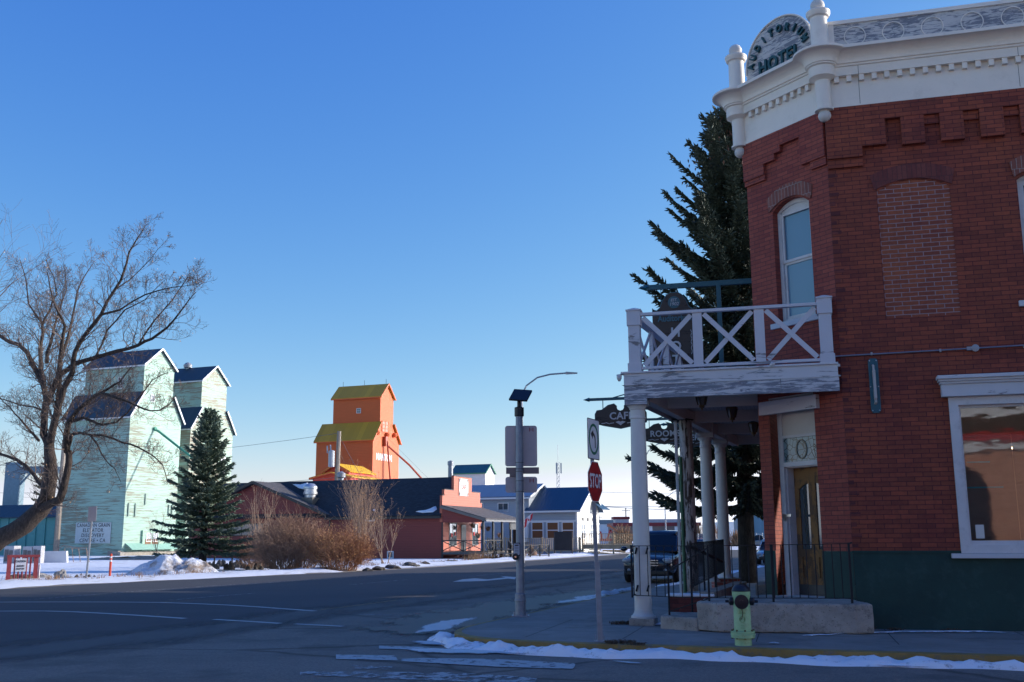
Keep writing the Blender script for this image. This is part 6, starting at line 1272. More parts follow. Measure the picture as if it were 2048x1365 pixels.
M_shr = paint('shrub_twigs', (.33, .20, .13), .9, .35, 3); M_shr2 = paint('rusty_shrub_twigs', (.36, .18, .10), .9, .35, 3); M_sap = paint('sapling_twigs', (.36, .24, .16), .9, .3, 3)
shrub('shrub', 'broad dense grey-brown leafless shrub in front of the cafe gable', 505, 665, 1016, 1142, 56, 3, 360, .3, M_leaf2, wood=M_shr, lsz=.04)
shrub('shrub', 'leafless shrub with tan leaves, between the broad shrub and the saplings', 620, 742, 1040, 1142, 55, 4, 230, .95, M_leaf, wood=M_shr2, lsz=.08)
shrub('shrub', 'low scraggly twigs between the spruce and the broad shrub', 468, 545, 1062, 1140, 58, 6, 60, .2, M_leaf2, wood=M_shr)
def sapling(label, px, pytop, pybase, D, seed, spread_px, n, leafp=.8):
    r = random.Random(seed); p = Dp(px, 1076, D); t = thing('sapling', label, 'sapling', (p.x, D, 0), 0, 'leafless saplings by the cafe wall'); H = Dp(px, pytop, D).z; hw = spread_px/2080*D/2; b = MB(); L_ = []
    for _ in range(n):
        d = Vector((r.gauss(0, hw/H*.7), r.gauss(0, hw/H*.6), 1)).normalized(); grow(b, r, Vector((r.gauss(0, .08), r.gauss(0, .08), 0)), d, H*r.uniform(.7, .98), .036, 2, .25, (9, 4), (L_, leafp), .06, .5)
    b.build('stems', M_sap, t, uv=False); b = MB(); leaves(b, L_, r, .085, 2); b.build('dry_leaves', M_leaf, t, uv=False)
sapling('tall multi-stemmed sapling with curled tan leaves rising above the cafe eaves', 718, 948, 1135, 66, 21, 90, 14)
sapling('smaller sapling with clustered tan leaves against the red wall', 768, 1022, 1128, 70, 22, 85, 5)
sapling('thin bare shoots showing above the broad shrub', 522, 992, 1138, 62, 23, 50, 6, .05)
sapling('thin bare sapling in front of the mint elevator', 312, 1030, 1112, 90, 24, 40, 2, .05)
for px0, px1, pt, D, lab in ((1385, 1445, 1036, 230, 'wide brown bare thicket beyond the fence, seen between the porch columns'), (1228, 1262, 1046, 180, 'bare brown bush in front of the maroon-roofed building'), (1462, 1486, 1058, 150, 'tan grassy tuft beside the far chain fence')):
    r = random.Random(int(px0)); a, c = Dp(px0, 1076, D), Dp(px1, 1076, D); H = Dp(px0, pt, D).z; t = thing('thicket', lab, 'shrub', ((a.x+c.x)/2, D, 0)); b = MB(); hw = (c.x-a.x)/2
    for _ in range(260): x = r.uniform(-hw, hw); b.tube([(x, r.uniform(-2, 2), .3), (x+r.gauss(0, .5), r.gauss(0, .5), H*r.uniform(.4, 1)*(1-.4*(x/hw)**2))], [.07, .02], 3, False)
    b.build('stems', M_dryp, t, uv=False)
def tufts(name, label, pix, n, h, mat, seed):
    r = random.Random(seed); b = MB()
    for _ in range(n):
        k = r.randrange(len(pix)-1); f = r.random(); p = G(pix[k][0]+(pix[k+1][0]-pix[k][0])*f, pix[k][1]+(pix[k+1][1]-pix[k][1])*f) + Vector((r.gauss(0, .25), r.gauss(0, .35), 0))
        for _ in range(5): q = p + Vector((r.gauss(0, .06), r.gauss(0, .06), 0)); b.tube([q, q+Vector((r.gauss(0, .08), r.gauss(0, .08), h*r.uniform(.4, 1.2)))], [.012, .004], 3, False)
    tag(b.build(name, mat, None, uv=False), label, None, None, 'stuff')
tufts('dry_grass', 'dry grass along the snowy verge beyond the road', [(5, 1165), (80, 1168), (175, 1163), (330, 1158), (430, 1150)], 120, .28, M_dryp, 2)
tufts('dry_grass', 'dry grass tufts around the cafe porch and ramp', [(935, 1120), (975, 1118), (1050, 1113)], 120, .55, M_dryp, 3)
tufts('dry_grass', 'dry grass among the rocks below the saplings', [(730, 1136), (800, 1134), (880, 1128), (960, 1120)], 100, .25, M_dryp, 4)
# ================= grey house with blue metal roof
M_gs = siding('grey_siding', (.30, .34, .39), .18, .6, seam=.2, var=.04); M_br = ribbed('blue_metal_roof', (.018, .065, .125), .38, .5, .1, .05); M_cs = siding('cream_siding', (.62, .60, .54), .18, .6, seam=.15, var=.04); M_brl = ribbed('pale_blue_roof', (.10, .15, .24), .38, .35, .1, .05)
fb = Frame(G(1155, 1108), 111); bh = thing('grey_house', 'long grey house with blue metal roofs and three white windows beside the cafe', 'building', fb.O, fb.rz)
M_tan = glass('warm_window_glass', (.16, .085, .045), .15, 1.4)
b = MB(); hW = 8; b.box(-12, .0, 0, -.01, hW, 4.6); b.build('walls', M_gs, bh)
b = MB(); b.slab([(0, 0), (hW, 0), (hW, 4.55), (hW/2, 6.85), (0, 4.55)], (-.05, 0, 0), O=(.02, 0, 0), U=UY); b.build('gable_wall', M_cs, bh)
kb = (6.85-4.6)/4; b = MB(); roofslab(b, (-5.6, -.45, 4.6-.45*kb), (.5, -.45, 4.6-.45*kb), (.5, 4, 6.88), (-5.6, 4, 6.88)); roofslab(b, (-5.6, 8.45, 4.6-.45*kb), (.5, 8.45, 4.6-.45*kb), (.5, 4, 6.88), (-5.6, 4, 6.88)); b.build('roof', M_br, bh)
b = MB(); b.box(-24, .05, 0, -5.3, 8, 5.9); b.slab([(0, 5.8), (8, 5.8), (4, 7.3)], (-.05, 0, 0), O=(-5.3, 0, 0), U=UY); b.build('wing_walls', M_gs, bh)
kw = 1.5/4.2; b = MB(); roofslab(b, (-24, -.4, 5.85), (-5.0, -.4, 5.85), (-5.0, 4, 7.35), (-24, 4, 7.35)); roofslab(b, (-24, 8.4, 5.85), (-5.0, 8.4, 5.85), (-5.0, 4, 7.35), (-24, 4, 7.35)); b.build('wing_roof', M_brl, bh)
b = MB(); b.box(-5.7, -.5, 4.22, .5, -.44, 4.40); b.box(-24, -.45, 5.68, -5.0, -.39, 5.86); b.box(-12, -.04, 3.25, 0, -.0, 3.42); b.box(-.12, -.05, 0, .04, .02, 4.3)
for y0 in (-.45, 8.45): b.bar((.54, y0, 4.6-.45*kb), (.54, 4, 6.9), .05, .22)
b.bar((-4.96, -.4, 5.85), (-4.96, 4, 7.36), .05, .2); b.box(.022, 0, 3.0, .07, 8, 3.2); b.build('white_trim', M_white, bh)
for px in (1075, 1105.5, 1136): q = fb.pix(px, 1061); w_ = win(bh, (q.x, 0, q.z), UX, YN, 1.35, 1.75, gl=M_tan, nx=1, ny=2, fr_=.1, bw=.1)
q = fb.pix(1006, 1015); win(bh, (q.x, .05, q.z), UX, YN, 1.25, .95, nx=2, ny=1); q = fb.pix(958, 1015); win(bh, (q.x, .05, q.z), UX, YN, 1.0, .95, nx=2, ny=1)
for px in (1165.5, 1183): q = pxl(fb, px, 1060); win(bh, (.02, q.y, q.z), UY, XN, 1.6 if px < 1170 else 1.3, 1.9, nx=2, ny=2, fr_=.12, bw=.1)
b = MB()
for k in range(3): b.slab([(1.6+k*1.8, 3.35), (2.2+k*1.8, 3.35), (2.2+k*1.8, 3.7), (1.6+k*1.8, 3.7)], (.05, 0, 0), O=(.02, 0, 0), U=UY)
b.build('gable_ornament', paint('ornament_dark', (.08, .08, .08), .6), bh)
b = MB(); roofslab(b, (.05, 5.2, 5.4), (1.2, 5.2, 4.6), (1.2, 8.3, 4.6), (.05, 8.3, 5.4), .06); b.build('side_canopy', M_br, bh)
b = MB(); b.box(-6.6, -.35, 1.2, -5.3, -.02, 3.1); b.build('white_cabinet', M_white, bh)
# flag on a slanted staff
pf = Dp(1049, 1040, 104); t = thing('flag', 'small red and white maple leaf flag on a slanted staff by the grey house', 'flag', pf); pe = Dp(1068, 1024, 104) - pf; MB().tube([(0, 0, 0), pe], .02, 4).build('staff', M_white, t)
u = (pe*.9); dn = Vector((-.15, 0, -1.0)); b = MB(); b.add([u, u*.72, u*.72+dn*.75, u+dn*.55], [(0, 1, 2, 3)]); b.add([u*.38, u*.10, u*.1+dn*.9, u*.38+dn*.9], [(0, 1, 2, 3)]); b.build('red_band', plain('flag_red2', (.5, .02, .03), .6), t)
b = MB(); b.add([u*.72, u*.38, u*.38+dn*.9, u*.72+dn*.75], [(0, 1, 2, 3)]); b.build('white_field', M_white, t); b = MB(); c = u*.55+dn*.4+Vector((0, -.02, 0)); b.add([c+Vector((.12*cos(a_)*k_, 0, .17*sin(a_)*k_)) for a_, k_ in [(pi/2+i*pi/5, 1 if i % 2 == 0 else .5) for i in range(10)]], [tuple(range(10))]); b.build('maple_leaf', plain('flag_red2', (.5, .02, .03), .6), t)
# timber deck
M_deck = paint('new_timber', (.42, .30, .17), .7, .15, 3)
g0, g1 = G(1150, 1106), G(1237, 1105)
dk_ = thing('timber_deck', 'raised pale timber deck with balusters and stairs beside the grey house', 'deck', fb.O, fb.rz)
dz = Dp(1200, 1096, 110).z
b = MB(); b.box(1.2, -2.0, .75, 7.6, 3.0, .95); b.box(1.2, -2.05, .5, 7.6, -2.0, .95); b.box(7.6, -2.05, .5, 7.65, 3.0, .95); b.build('platform', M_deck, dk_)
def balus(a, c, n, z0, z1, parent, drop=0, m=M_deck):
    a = Vector(a); c = Vector(c); b = MB(); b.bar((a.x, a.y, z1), (c.x, c.y, z1-drop), .12, .05); b.bar((a.x, a.y, z0+.08), (c.x, c.y, z0+.08-drop), .05, .05); 
    for k in range(n+1): p = a.lerp(c, k/n); zz = -drop*k/n; b.bar((p.x, p.y, z0+zz), (p.x, p.y, z1+zz), .055, .05, (0, 1, 0))
    b.build('railing', m, parent)
balus((1.2, -2.0, 0), (7.6, -2.0, 0), 34, .95, 2.0, dk_); balus((7.6, -2.0, 0), (7.6, 3.0, 0), 22, .95, 2.0, dk_); balus((7.6, 3.0, 0), (10.2, 3.6, 0), 8, .95, 2.0, dk_, 1.0)
for x in (1.2, 4.4, 7.6): MB().box(x-.07, -2.07, 0, x+.07, -1.93, 2.1).build('post', M_deck, dk_)
b = MB()
for k in range(4): b.box(2.0, -2.4-.28*k, .55-.18*k, 3.2, -2.1-.28*k, .65-.18*k)
b.build('steps', M_deck, dk_)
lw = thing('timber_ramp', 'long low timber ramp with balusters running left from the deck', 'ramp', fb.O, fb.rz); b = MB(); b.box(-9, -2.4, .25, 1.1, -1.0, .4); b.build('boards', M_deck, lw); balus((-9, -2.4, 0), (1.1, -2.4, 0), 50, .4, 1.6, lw)
for k in range(6): MB().box(-9+2*k-.06, -2.46, 0, -9+2*k+.06, -2.34, 1.7).build('post', M_deck, lw)
b = MB()
for k in range(5):
    q = G(1210+9*k, 1106); b.box(q.x-.25, q.y-.25, 0, q.x+.25, q.y+.25, .3)
tag(b.build('stacked_timber', M_deck, None), 'short timber blocks on the snow under the deck edge', 'timber')
# comms tower
def pos(px, D): p = Dp(px, 1076, D); return Vector((p.x, D, 0))
t = thing('radio_tower', 'thin lattice radio tower far behind the grey house roof', 'tower', pos(1118, 420)); zt_ = Dp(1118, 925, 420).z
b = MB(); hw0, hw1 = .75, .55
for sx, sy in ((-1, -1), (1, -1), (0, 1)): b.tube([(sx*hw0, sy*hw0, 0), (sx*hw1, sy*hw1, zt_)], .10, 4)
for k in range(18):
    z0_, z1_ = zt_*k/18, zt_*(k+1)/18
    for (ax_, ay), (bx_, by) in (((-1, -1), (1, -1)), ((1, -1), (0, 1)), ((0, 1), (-1, -1))): b.tube([(ax_*hw0*.85, ay*hw0*.85, z0_), (bx_*hw0*.85, by*hw0*.85, z1_)], .07, 3); 
b.build('lattice', M_galv, t); b = MB(); b.tube([(0, 0, zt_), (0, 0, zt_+7)], .08, 4)
for a in range(3): b.box(1.2*cos(a*2.1)-.25, 1.2*sin(a*2.1)-.25, zt_-4.5, 1.2*cos(a*2.1)+.25, 1.2*sin(a*2.1)+.25, zt_-.3)
b.build('antenna', M_galv, t)
# far street lamps
def lamp(label, px, D, pyt, arm, droop=.0):
    p = pos(px, D); t = thing('street_lamp', label, 'street lamp', p, 0, 'tall curved-arm street lamps along the highway'); z = Dp(px, pyt, D).z
    MB().tube([(0, 0, 0), (0, 0, z-2.2), (.0, 0, z-1.3)], [.13, .09, .08], 8).build('pole', M_galv, t)
    MB().tube([(0, 0, z-1.4), (.35, 0, z-.75), (1.1, 0, z-.2), (arm*.55, 0, z+.02), (arm-.5, 0, z+.10)], .06, 6).build('arm', M_galv, t); MB().slab([(arm-.55, z+.02), (arm+.25, z+.06), (arm+.25, z+.12), (arm-.55, z+.18)], (0, .28, 0), O=(0, -.14, 0)).build('lamp_head', M_galv, t)
lamp('street lamp arm curving right from behind the solar beacon pole', 1045, 70, 750, 3.6); lamp('distant street lamp seen between the two nearest porch columns', 1296, 118, 889, 2.6); lamp('far street lamp pole beyond the parked black car', 1332, 165, 985, 2.5)
# utility poles and wires
M_pole = paint('grey_pole_wood', (.26, .22, .18), .9, .2, 4)
def upole(label, px, D, pyt, r_=.14, arms=(), lean=0, zb=0):
    p = pos(px, D); t = thing('utility_pole', label, 'utility pole', p, 0, None); z = Dp(px, pyt, D).z
    MB().tube([(0, 0, zb), (lean, 0, z)], [r_*1.2, r_*.85], 8).build('pole', M_pole, t)
    for dz_ in arms: b = MB(); b.box(lean-1.2, -.06, z-dz_-.07, lean+1.2, .06, z-dz_+.07); [b.box(lean+x-.05, -.05, z-dz_+.07, lean+x+.05, .05, z-dz_+.25) for x in (-1.1, -.5, .5, 1.1)]; b.build('crossarm', M_pole, t)
    return t, Vector((p.x+lean, p.y, z))
tp_, ptop = upole('grey utility pole with a transformer, in front of the orange elevator', 668, 112, 863, .26, (), .25)
b = MB(); b.lathe([(.2, 0), (.34, .05), (.34, 1.7), (.2, 1.8)], (-.45, -.3, ptop.z-3.9), 14); b.tube([(-.55, -.3, ptop.z-2.1), (-.6, -.3, ptop.z-1.5)], .08, 6); b.tube([(-.9, -.3, ptop.z-2.4), (-.95, -.3, ptop.z-1.6)], .08, 6); b.build('transformer', paint('transformer_grey', (.38, .4, .42), .5, .1), tp_)
up2, _ = upole('brown wooden pole standing just behind the leaning bare tree', 114, 88, 880, .22)
upole('distant utility pole with one crossarm, right of the stop sign', 1253, 300, 1016, .2, (.8,)); upole('tiny faraway utility pole beside the grey house gable', 1199, 420, 1031, .22, (.8,)); upole('far thin pole right of the white metal building', 1241, 420, 1040, .2)
M_wire = plain('wire_dark', (.10, .12, .15), .6)
def wire(name, label, a, c, sag, r_=.02, n=14):
    P_ = [a.lerp(c, i/n) - Vector((0, 0, sag*4*(i/n)*(1-i/n))) for i in range(n+1)]; tag(MB().tube(P_, r_, 4, False).build(name, M_wire, None, uv=False), label, 'wire')
wire('power_line', 'upper power line running left from the transformer pole', ptop-Vector((0, 0, .2)), Dp(-300, 930, 150), 1.5); wire('power_line', 'lower power line running left from the transformer pole', ptop-Vector((0, 0, 5.0)), Dp(-300, 975, 150), 1.2)
wire('guy_wire', 'steep guy wire dropping right from the transformer pole', ptop-Vector((0, 0, .5)), ptop+Vector((3.2, 3, -6.8)), .0, .02)
wire('power_line', 'far upper power line right of the grey house', Dp(1150, 1012, 300), Dp(1700, 1000, 330), 1, .07); wire('power_line', 'far lower power line right of the grey house', Dp(1150, 1010, 200), Dp(1700, 1013, 220), 1, .06); wire('power_line', 'faint highest power line right of the grey house', Dp(1150, 983, 300), Dp(1700, 978, 330), 1, .04)
# ================= rising ground and far buildings on the right
b = MB(); xs = [5, 60, 120, 220, 500]; ys = [(128, .0), (150, .05), (200, .7), (250, 1.25), (300, 1.42), (600, 1.5), (3000, 1.5)]; gidx = []
for y, z in ys: gidx.append([len(b.v)+i for i in range(5)]); b.v += [(x*(.35 if i == 0 else 1) + (y*.09 if i == 0 else y*.2), y, z if i > 0 or y > 150 else z) for i, x in enumerate(xs)]
for r0, r1 in zip(gidx, gidx[1:]): b.f += [(r0[i], r0[i+1], r1[i+1], r1[i]) for i in range(4)]
tag(b.build('field_rise', M_field, None), None, None, None, 'structure')
M_maroon = ribbed('maroon_fascia', (.16, .012, .02), .6, .6); M_brn = paint('taupe_wall', (.16, .13, .12), .8, .05); M_wm = ribbed('white_metal_wall', (.42, .48, .55), .5, .5, 0, .04); M_bm = ribbed('blue_metal_wall', (.05, .14, .22), .5, .5)
def farbox(name, label, px0, px1, pyt, pyb, D, mats, depth=14, split=None, cat='building', roof=None):
    a, c = Dp(px0, pyb, D), Dp(px1, pyb, D); zt2 = Dp(px0, pyt, D).z; zb = min(a.z, 1.3)-1.5; t = thing(name, label, cat, ((a.x+c.x)/2, D, 0)); hw = (c.x-a.x)/2
    MB().box(-hw, 0, zb, hw, depth, zt2 if split is None else Dp(px0, split, D).z).build('walls', mats[0], t)
    if split is not None: MB().box(-hw-.3, -.3, Dp(px0, split, D).z, hw+.3, depth+.3, zt2).build('roof_fascia', mats[1], t)
    if roof: b = MB(); b.add([(-hw, -.3, zt2), (hw, -.3, zt2), (hw, depth, zt2), (-hw, depth, zt2), (-hw, depth/2, zt2+roof), (hw, depth/2, zt2+roof)], [(0, 1, 5, 4), (4, 5, 2, 3), (0, 4, 3), (1, 2, 5)]); b.build('roof', mats[-1], t)
    return t, hw, zt2
farbox('metal_warehouse', 'pale blue-white metal warehouse right of the stop sign', 1190, 1238, 1049, 1066, 330, (M_wm, M_eblue), 16, roof=1.5)
t, hw, zt2 = farbox('low_restaurant', 'long low taupe building with a maroon fascia seen past the first porch column', 1229, 1400, 1046, 1075, 250, (M_brn, M_maroon), 16, split=1053)
b = MB(); 
for x, w2, z, h2 in ((-3, 1.9, 2.9, 1.4), (4.2, .7, 2.5, 1.6), (6, 1.2, 2.9, .3)): b.box(x, -.05, z, x+w2, .0, z+h2)
b.build('pale_panel', M_white, t); b = MB(); b.box(-9.5, 4, zt2, -6.2, 9, zt2+1.3); b.box(-3, 5, zt2, 9, 10, zt2+.9); b.build('rooftop_unit', M_wm, t); MB().box(-10, 3.8, zt2+.9, -6, 9.2, zt2+1.5).build('unit_cap', M_maroon, t)
farbox('metal_warehouse', 'teal-blue metal warehouse beside the hotel brick edge', 1505, 1560, 1031, 1062, 240, (M_bm, M_eblue), 20, roof=1.0)
farbox('metal_warehouse', 'white building glimpsed behind the spruce trunk', 1447, 1490, 1044, 1070, 300, (M_white, M_wm), 12)
b = MB()
t = thing('chain_fence', 'pale chain-link fence in the distance beyond the highway', 'fence', (0, 0, 0)); p0, p1 = Dp(1385, 1080, 170), Dp(1560, 1080, 170)
for k in range(16): p = p0.lerp(p1, k/15); MB().tube([(p.x, p.y, -.2), (p.x, p.y, 2.2)], .05, 4).build('post', M_galv, t)
tm = NT('chain_mesh'); v = tm.coord(scale=(1, 1, 1)); tr = tm.n('ShaderNodeBsdfTransparent'); mx = tm.n('ShaderNodeMixShader'); tm.color((.4, .42, .44)); mx.inputs[0].default_value = .25; tm.l(tr.outputs[0], mx.inputs[1]); tm.l(tm.b.outputs[0], mx.inputs[2]); tm.l(mx.outputs[0], tm.out.inputs[0])
b = MB(); b.poly([(p0.x, p0.y, .1), (p1.x, p1.y, .1), (p1.x, p1.y, 2.15), (p0.x, p0.y, 2.15)]); b.build('mesh', tm.m, t)
# orange machinery in the yard
t = thing('farm_machine', 'rust-orange farm machine parked in the far yard', 'machine', Dp(1262, 1079, 210)); t.location.z = 0; zz = .8
b = MB(); b.box(-1.6, -1, 1.0+zz, 2.6, 1, 1.5+zz); b.box(1.2, -.9, 1.5+zz, 2.4, .9, 2.3+zz); b.bar((-1.6, 0, 1.2+zz), (-4.5, 0, 3.3+zz), .5, .35); b.build('frame', paint('machine_orange', (.42, .13, .05), .6), t)
for x in (-1.2, .3, 2.0): MB().lathe([(.5, -.15), (.5, .15)], (x, -1.1, .55+zz), 14, Matrix.Rotation(pi/2, 4, 'X')).build('wheel', plain('tyre', (.015, .015, .015), .8), t)
t = thing('farm_machine', 'red implement with raised arms left of the orange machine', 'machine', Dp(1211, 1081, 190)); t.location.z = .5
b = MB(); b.box(-1, -.5, .5, 1.2, .5, .9); b.bar((-.6, 0, .8), (-.9, 0, 2.2), .35, .3); b.bar((.3, 0, .8), (.9, 0, 2.5), .3, .3); b.bar((.9, 0, 2.5), (1.6, 0, 1.4), .3, .3); b.build('frame', paint('implement_red', (.35, .04, .04), .6), t)
# ================= left yard
gg = G(40, 1167); D_ = gg.y
t = thing('warning_gate', 'red barred gate panel with a CAUTION sign at the road edge', 'gate', (0, 0, 0)); M_rg = paint('gate_red', (.30, .045, .05), .6, .12, 5, dirt=(.4, .2, .2), dirt_amt=.2)
A_, B_ = Dp(12, 1169, D_-.3), Dp(72, 1166, D_+.2); A2, B2 = Dp(14, 1112, D_-.3), Dp(74, 1110, D_+.2)
A_.z = B_.z = .02; top = A2.z; u = (B_-A_).normalized()
MB().bar((A_.x-.05, A_.y, top-.02), (B_.x+.08, B_.y, top-.02), .05, .10).build('top_rail', M_rg, t)
for f in (.05, .95): p = A_.lerp(B_, f); MB().bar((p.x, p.y, 0), (p.x, p.y, top-.07), .16, .06, Vector((-u.y, u.x, 0))).build('side_board', M_rg, t)
for k in range(5): p = A_.lerp(B_, .24+.13*k); MB().bar((p.x, p.y, 0), (p.x, p.y, top-.07), .055, .04, (0, 1, 0)).build('bar', M_rg, t)
p = A_.lerp(B_, .46); b = MB(); b.slab([(-.19, -.25), (.19, -.25), (.19, .25), (-.19, .25)], (0, .01, 0), O=(p.x, p.y-.06, top-.36), U=u); s1 = b.build('warning_sign', M_refl_w, t)
b = MB(); [b.text(s_, h_, (p.x, p.y-.07, top-.36+z), u, (0, 0, 1), .004, .003, sx=x_) for s_, h_, z, x_ in (('CAUTION', .105, .14, .78), ('SUDDEN', .075, -.04, .9), ('DROP OFF', .075, -.15, .8))]; b.build('lettering', plain('sign_black', (.015, .015, .02), .4), s1)
b = MB(); p = B_.lerp(A_, -.03); b.bar((p.x, p.y+.1, 0), (p.x, p.y+.1, top-.35), .06, .05, (0, 1, 0)); p = A_.lerp(B_, -.03); b.bar((p.x, p.y+.1, 0), (p.x, p.y+.1, top-.35), .06, .05, (0, 1, 0)); b.build('white_post', M_white, t)
g = G(172, 1164); t = thing('road_sign_back', 'bare back of a small road sign on a leaning steel post', 'road sign', g); e = Dp(186, 1014, g.y) - g; MB().tube([(0, 0, 0), e], .04, 6).build('post', M_galv, t)
b = MB(); b.slab([(-.17, -.30), (.17, -.30), (.17, .30), (-.17, .30)], (0, .01, 0), O=e*.90+Vector((.02, -.06, 0)), U=(1, .0, .08)); b.build('sign_back', M_alu, t)
g = G(219.5, 1153); t = thing('marker_post', 'orange flexible marker post with white bands in the snow', 'marker', g); MB().lathe([(.055, 0), (.055, 1.0), (.02, 1.03)], (0, 0, 0), 10).build('post', paint('marker_orange', (.62, .07, .03), .5), t); b = MB(); b.lathe([(.058, .66), (.058, .74)], (0, 0, 0), 10); b.lathe([(.058, .82), (.058, .90)], (0, 0, 0), 10); b.build('reflective_band', M_white, t)
def rock(name, label, px, py, wpx, hpx, seed, m, group=None, cat='rock', sq=1.0):
    g = G(px, py); s_ = g.y/2080; w_ = wpx*s_/2; h_ = hpx*s_; r = random.Random(seed); bm = bmesh.new(); bmesh.ops.create_icosphere(bm, subdivisions=3, radius=1)
    for v in bm.verts:
        n = noise.noise(v.co*1.1+Vector((seed*3.1, 0, 0)))*.55 + noise.noise(v.co*3+Vector((0, seed, 0)))*.18; v.co *= 1+n; v.co = Vector((v.co.x*w_, v.co.y*w_*.8, max(-.1, v.co.z*.75*h_+.28*h_)))
    me = bpy.data.meshes.new(name); bm.to_mesh(me); bm.free(); me.materials.append(m); o = bpy.data.objects.new(name, me); COL.objects.link(o); o.location = g; return tag(o, label, cat, group)
import bmesh
M_rock = paint('boulder_grey', (.26, .25, .24), .9, .3, 2.5, .8, dirt=(.5, .5, .5), dirt_amt=.2, bscale=12); M_rockd = paint('dark_boulder', (.09, .08, .07), .9, .4, 2, .8, bscale=10)
rock('boulder', 'pale grey pointed boulder on the snow lot', 122, 1160, 26, 19, 1, M_rock); rock('boulder', 'dark boulder behind the right post of the red gate', 80, 1156, 34, 10, 2, M_rock); rock('boulder', 'long dark boulder seen through the red gate bars', 42, 1158, 46, 9, 3, M_rockd); rock('boulder', 'low flat stone right of the pointed boulder', 138, 1160, 22, 6, 4, M_rock)
for k, (x, y, w2) in enumerate(((148, 1158, 4), (154, 1155, 6), (162, 1152, 5), (168, 1156, 4), (158, 1157, 4), (178, 1155, 6), (189, 1155, 5), (151, 1156, 4))): rock('stone', 'small stone of the loose row beside the leaning sign post', x, y, w2, w2*.8, 10+k, M_rockd if k % 2 else M_rock, 'small stones in the snow')
for k, (x, y, w2, h2) in enumerate(((757, 1141, 24, 7), (785, 1138, 30, 7), (820, 1134, 36, 8), (850, 1131, 24, 7), (880, 1129, 24, 6), (905, 1127, 30, 6), (735, 1143, 18, 6))): rock('kerb_rock', 'dark rock of the row edging the cafe lot', x, y, w2, h2, 30+k, M_rockd, 'rocks edging the cafe lot')
for k in range(26): x = 415+k*5.2+rnd.uniform(-2, 2); rock('wall_stone', 'dark stone of the heap under the spruce and broad shrub', x, 1138+rnd.uniform(-5, 3), rnd.uniform(9, 17), rnd.uniform(7, 15), 60+k, M_rockd, 'dark stones heaped under the spruce')
# mound of dirty snow
def mound(name, label, px0, px1, pyt, pyb, peak, seed, m):
    g0_, g1_ = G(px0, pyb), G(px1, pyb-2); c = (g0_+g1_)/2; hw = (g1_.x-g0_.x)/2; H = Dp((px0+px1)/2, pyt, c.y+1.2).z; b = MB(); n = 70; vs = []
    for j in range(n+1):
        for i in range(n+1):
            x = -1+2*i/n; y = -1+2*j/n; r_ = hypot((x-peak*.0), y); e = max(0, 1-r_); px_ = x - peak; h = max(0, 1 - hypot(px_*(1.0/(1+peak) if px_ < 0 else 1.0/(1-peak)), y))
            q = Vector((x*hw, y*hw*.75, 0)); z = H*(h**.85)*(1+.0) + (.30*noise.noise(q*1.1+Vector((seed, 0, 0))) + .12*noise.noise(q*3.1) + .05*noise.noise(q*8))*min(1, h*3); vs.append((q.x, q.y, max(z, -.05)-.03))
    b.add(vs, [(j*(n+1)+i, j*(n+1)+i+1, (j+1)*(n+1)+i+1, (j+1)*(n+1)+i) for j in range(n) for i in range(n)]); o = b.build(name, m, None, smooth=True, uv=False); o.location = (c.x, c.y+hw*.5, 0); return tag(o, label, 'snow pile')
mound('snow_pile', 'large mound of dirty snow and earth in front of the blue spruce', 222, 432, 1108, 1152, .05, 4, M_pile)
# earth bank, appliances, scrap
ribbon('bare_earth', [G(190, 1118), G(260, 1120), G(330, 1116), G(420, 1114)], 3.0, 2.4, M_gravel, .02, .25, seed=77, sub=10)
M_app = paint('scrap_enamel', (.42, .42, .44), .5, .15, 2, dirt=(.2, .14, .1), dirt_amt=.4)
for k, (x0, x1, y0, lab) in enumerate(((9, 31, 1098, 'white scrap appliance, leftmost of the row by the teal annex'), (47, 66, 1099, 'grey scrap cabinet in the middle of the appliance row'), (68, 84, 1098, 'dark-sided scrap cabinet at the right end of the appliance row'))):
    D = 76; a, c = Dp(x0, 1076, D), Dp(x1, 1076, D); zt2 = Dp(x0, y0, D).z; t = thing('scrap_appliance', lab, 'appliance', ((a.x+c.x)/2, D, 0), radians(8*k-10), 'scrap appliances by the annex'); hw = (c.x-a.x)/2
    MB().box(-hw, 0, 0, hw, .8, zt2+.2).build('cabinet', M_app, t, bevel=.02); b = MB(); b.box(-hw*.8, -.03, .15, -hw*.05, -.002, zt2*.95); b.box(hw*.1, -.03, .5, hw*.8, -.002, zt2*.9); b.build('door_panel', paint('scrap_dark', (.13, .12, .12), .6, .3, 2), t)
t = thing('scrap_metal', 'rusty bent tubular frame lying before the mint elevator', 'scrap', Dp(132, 1114, 80)); t.location.z = 0
b = MB(); z1_ = .95; b.tube([(-1.2, 0, .7), (-.2, 0, 1.25), (.7, 0, 1.1), (1.5, 0, 1.05), (1.8, 0, 0)], .03, 5); b.tube([(-.4, .5, 0), (-.3, .4, 1.1), (.5, .5, 1.0), (1.3, .5, .95), (1.5, .5, 0)], .03, 5); b.tube([(.4, 0, 1.1), (.6, 0, 0)], .03, 5); b.tube([(.9, 0, 1.1), (1.0, .3, 0)], .03, 5); b.build('tube_frame', paint('rusty_tube', (.28, .2, .16), .7), t)
t = thing('scrap_sheet_metal', 'white slanted metal panel lying by the foot of the wooden pole', 'scrap', Dp(110, 1116, 78)); t.location.z = 0; b = MB(); b.slab([(-.9, 0), (.9, 0), (.8, .85), (-.8, .85)], (0, .3, 0)); b.build('panel', M_white, t); MB().bar((-1.0, .15, .1), (-1.7, .6, .02), .3, .2).build('leg', M_app, t)
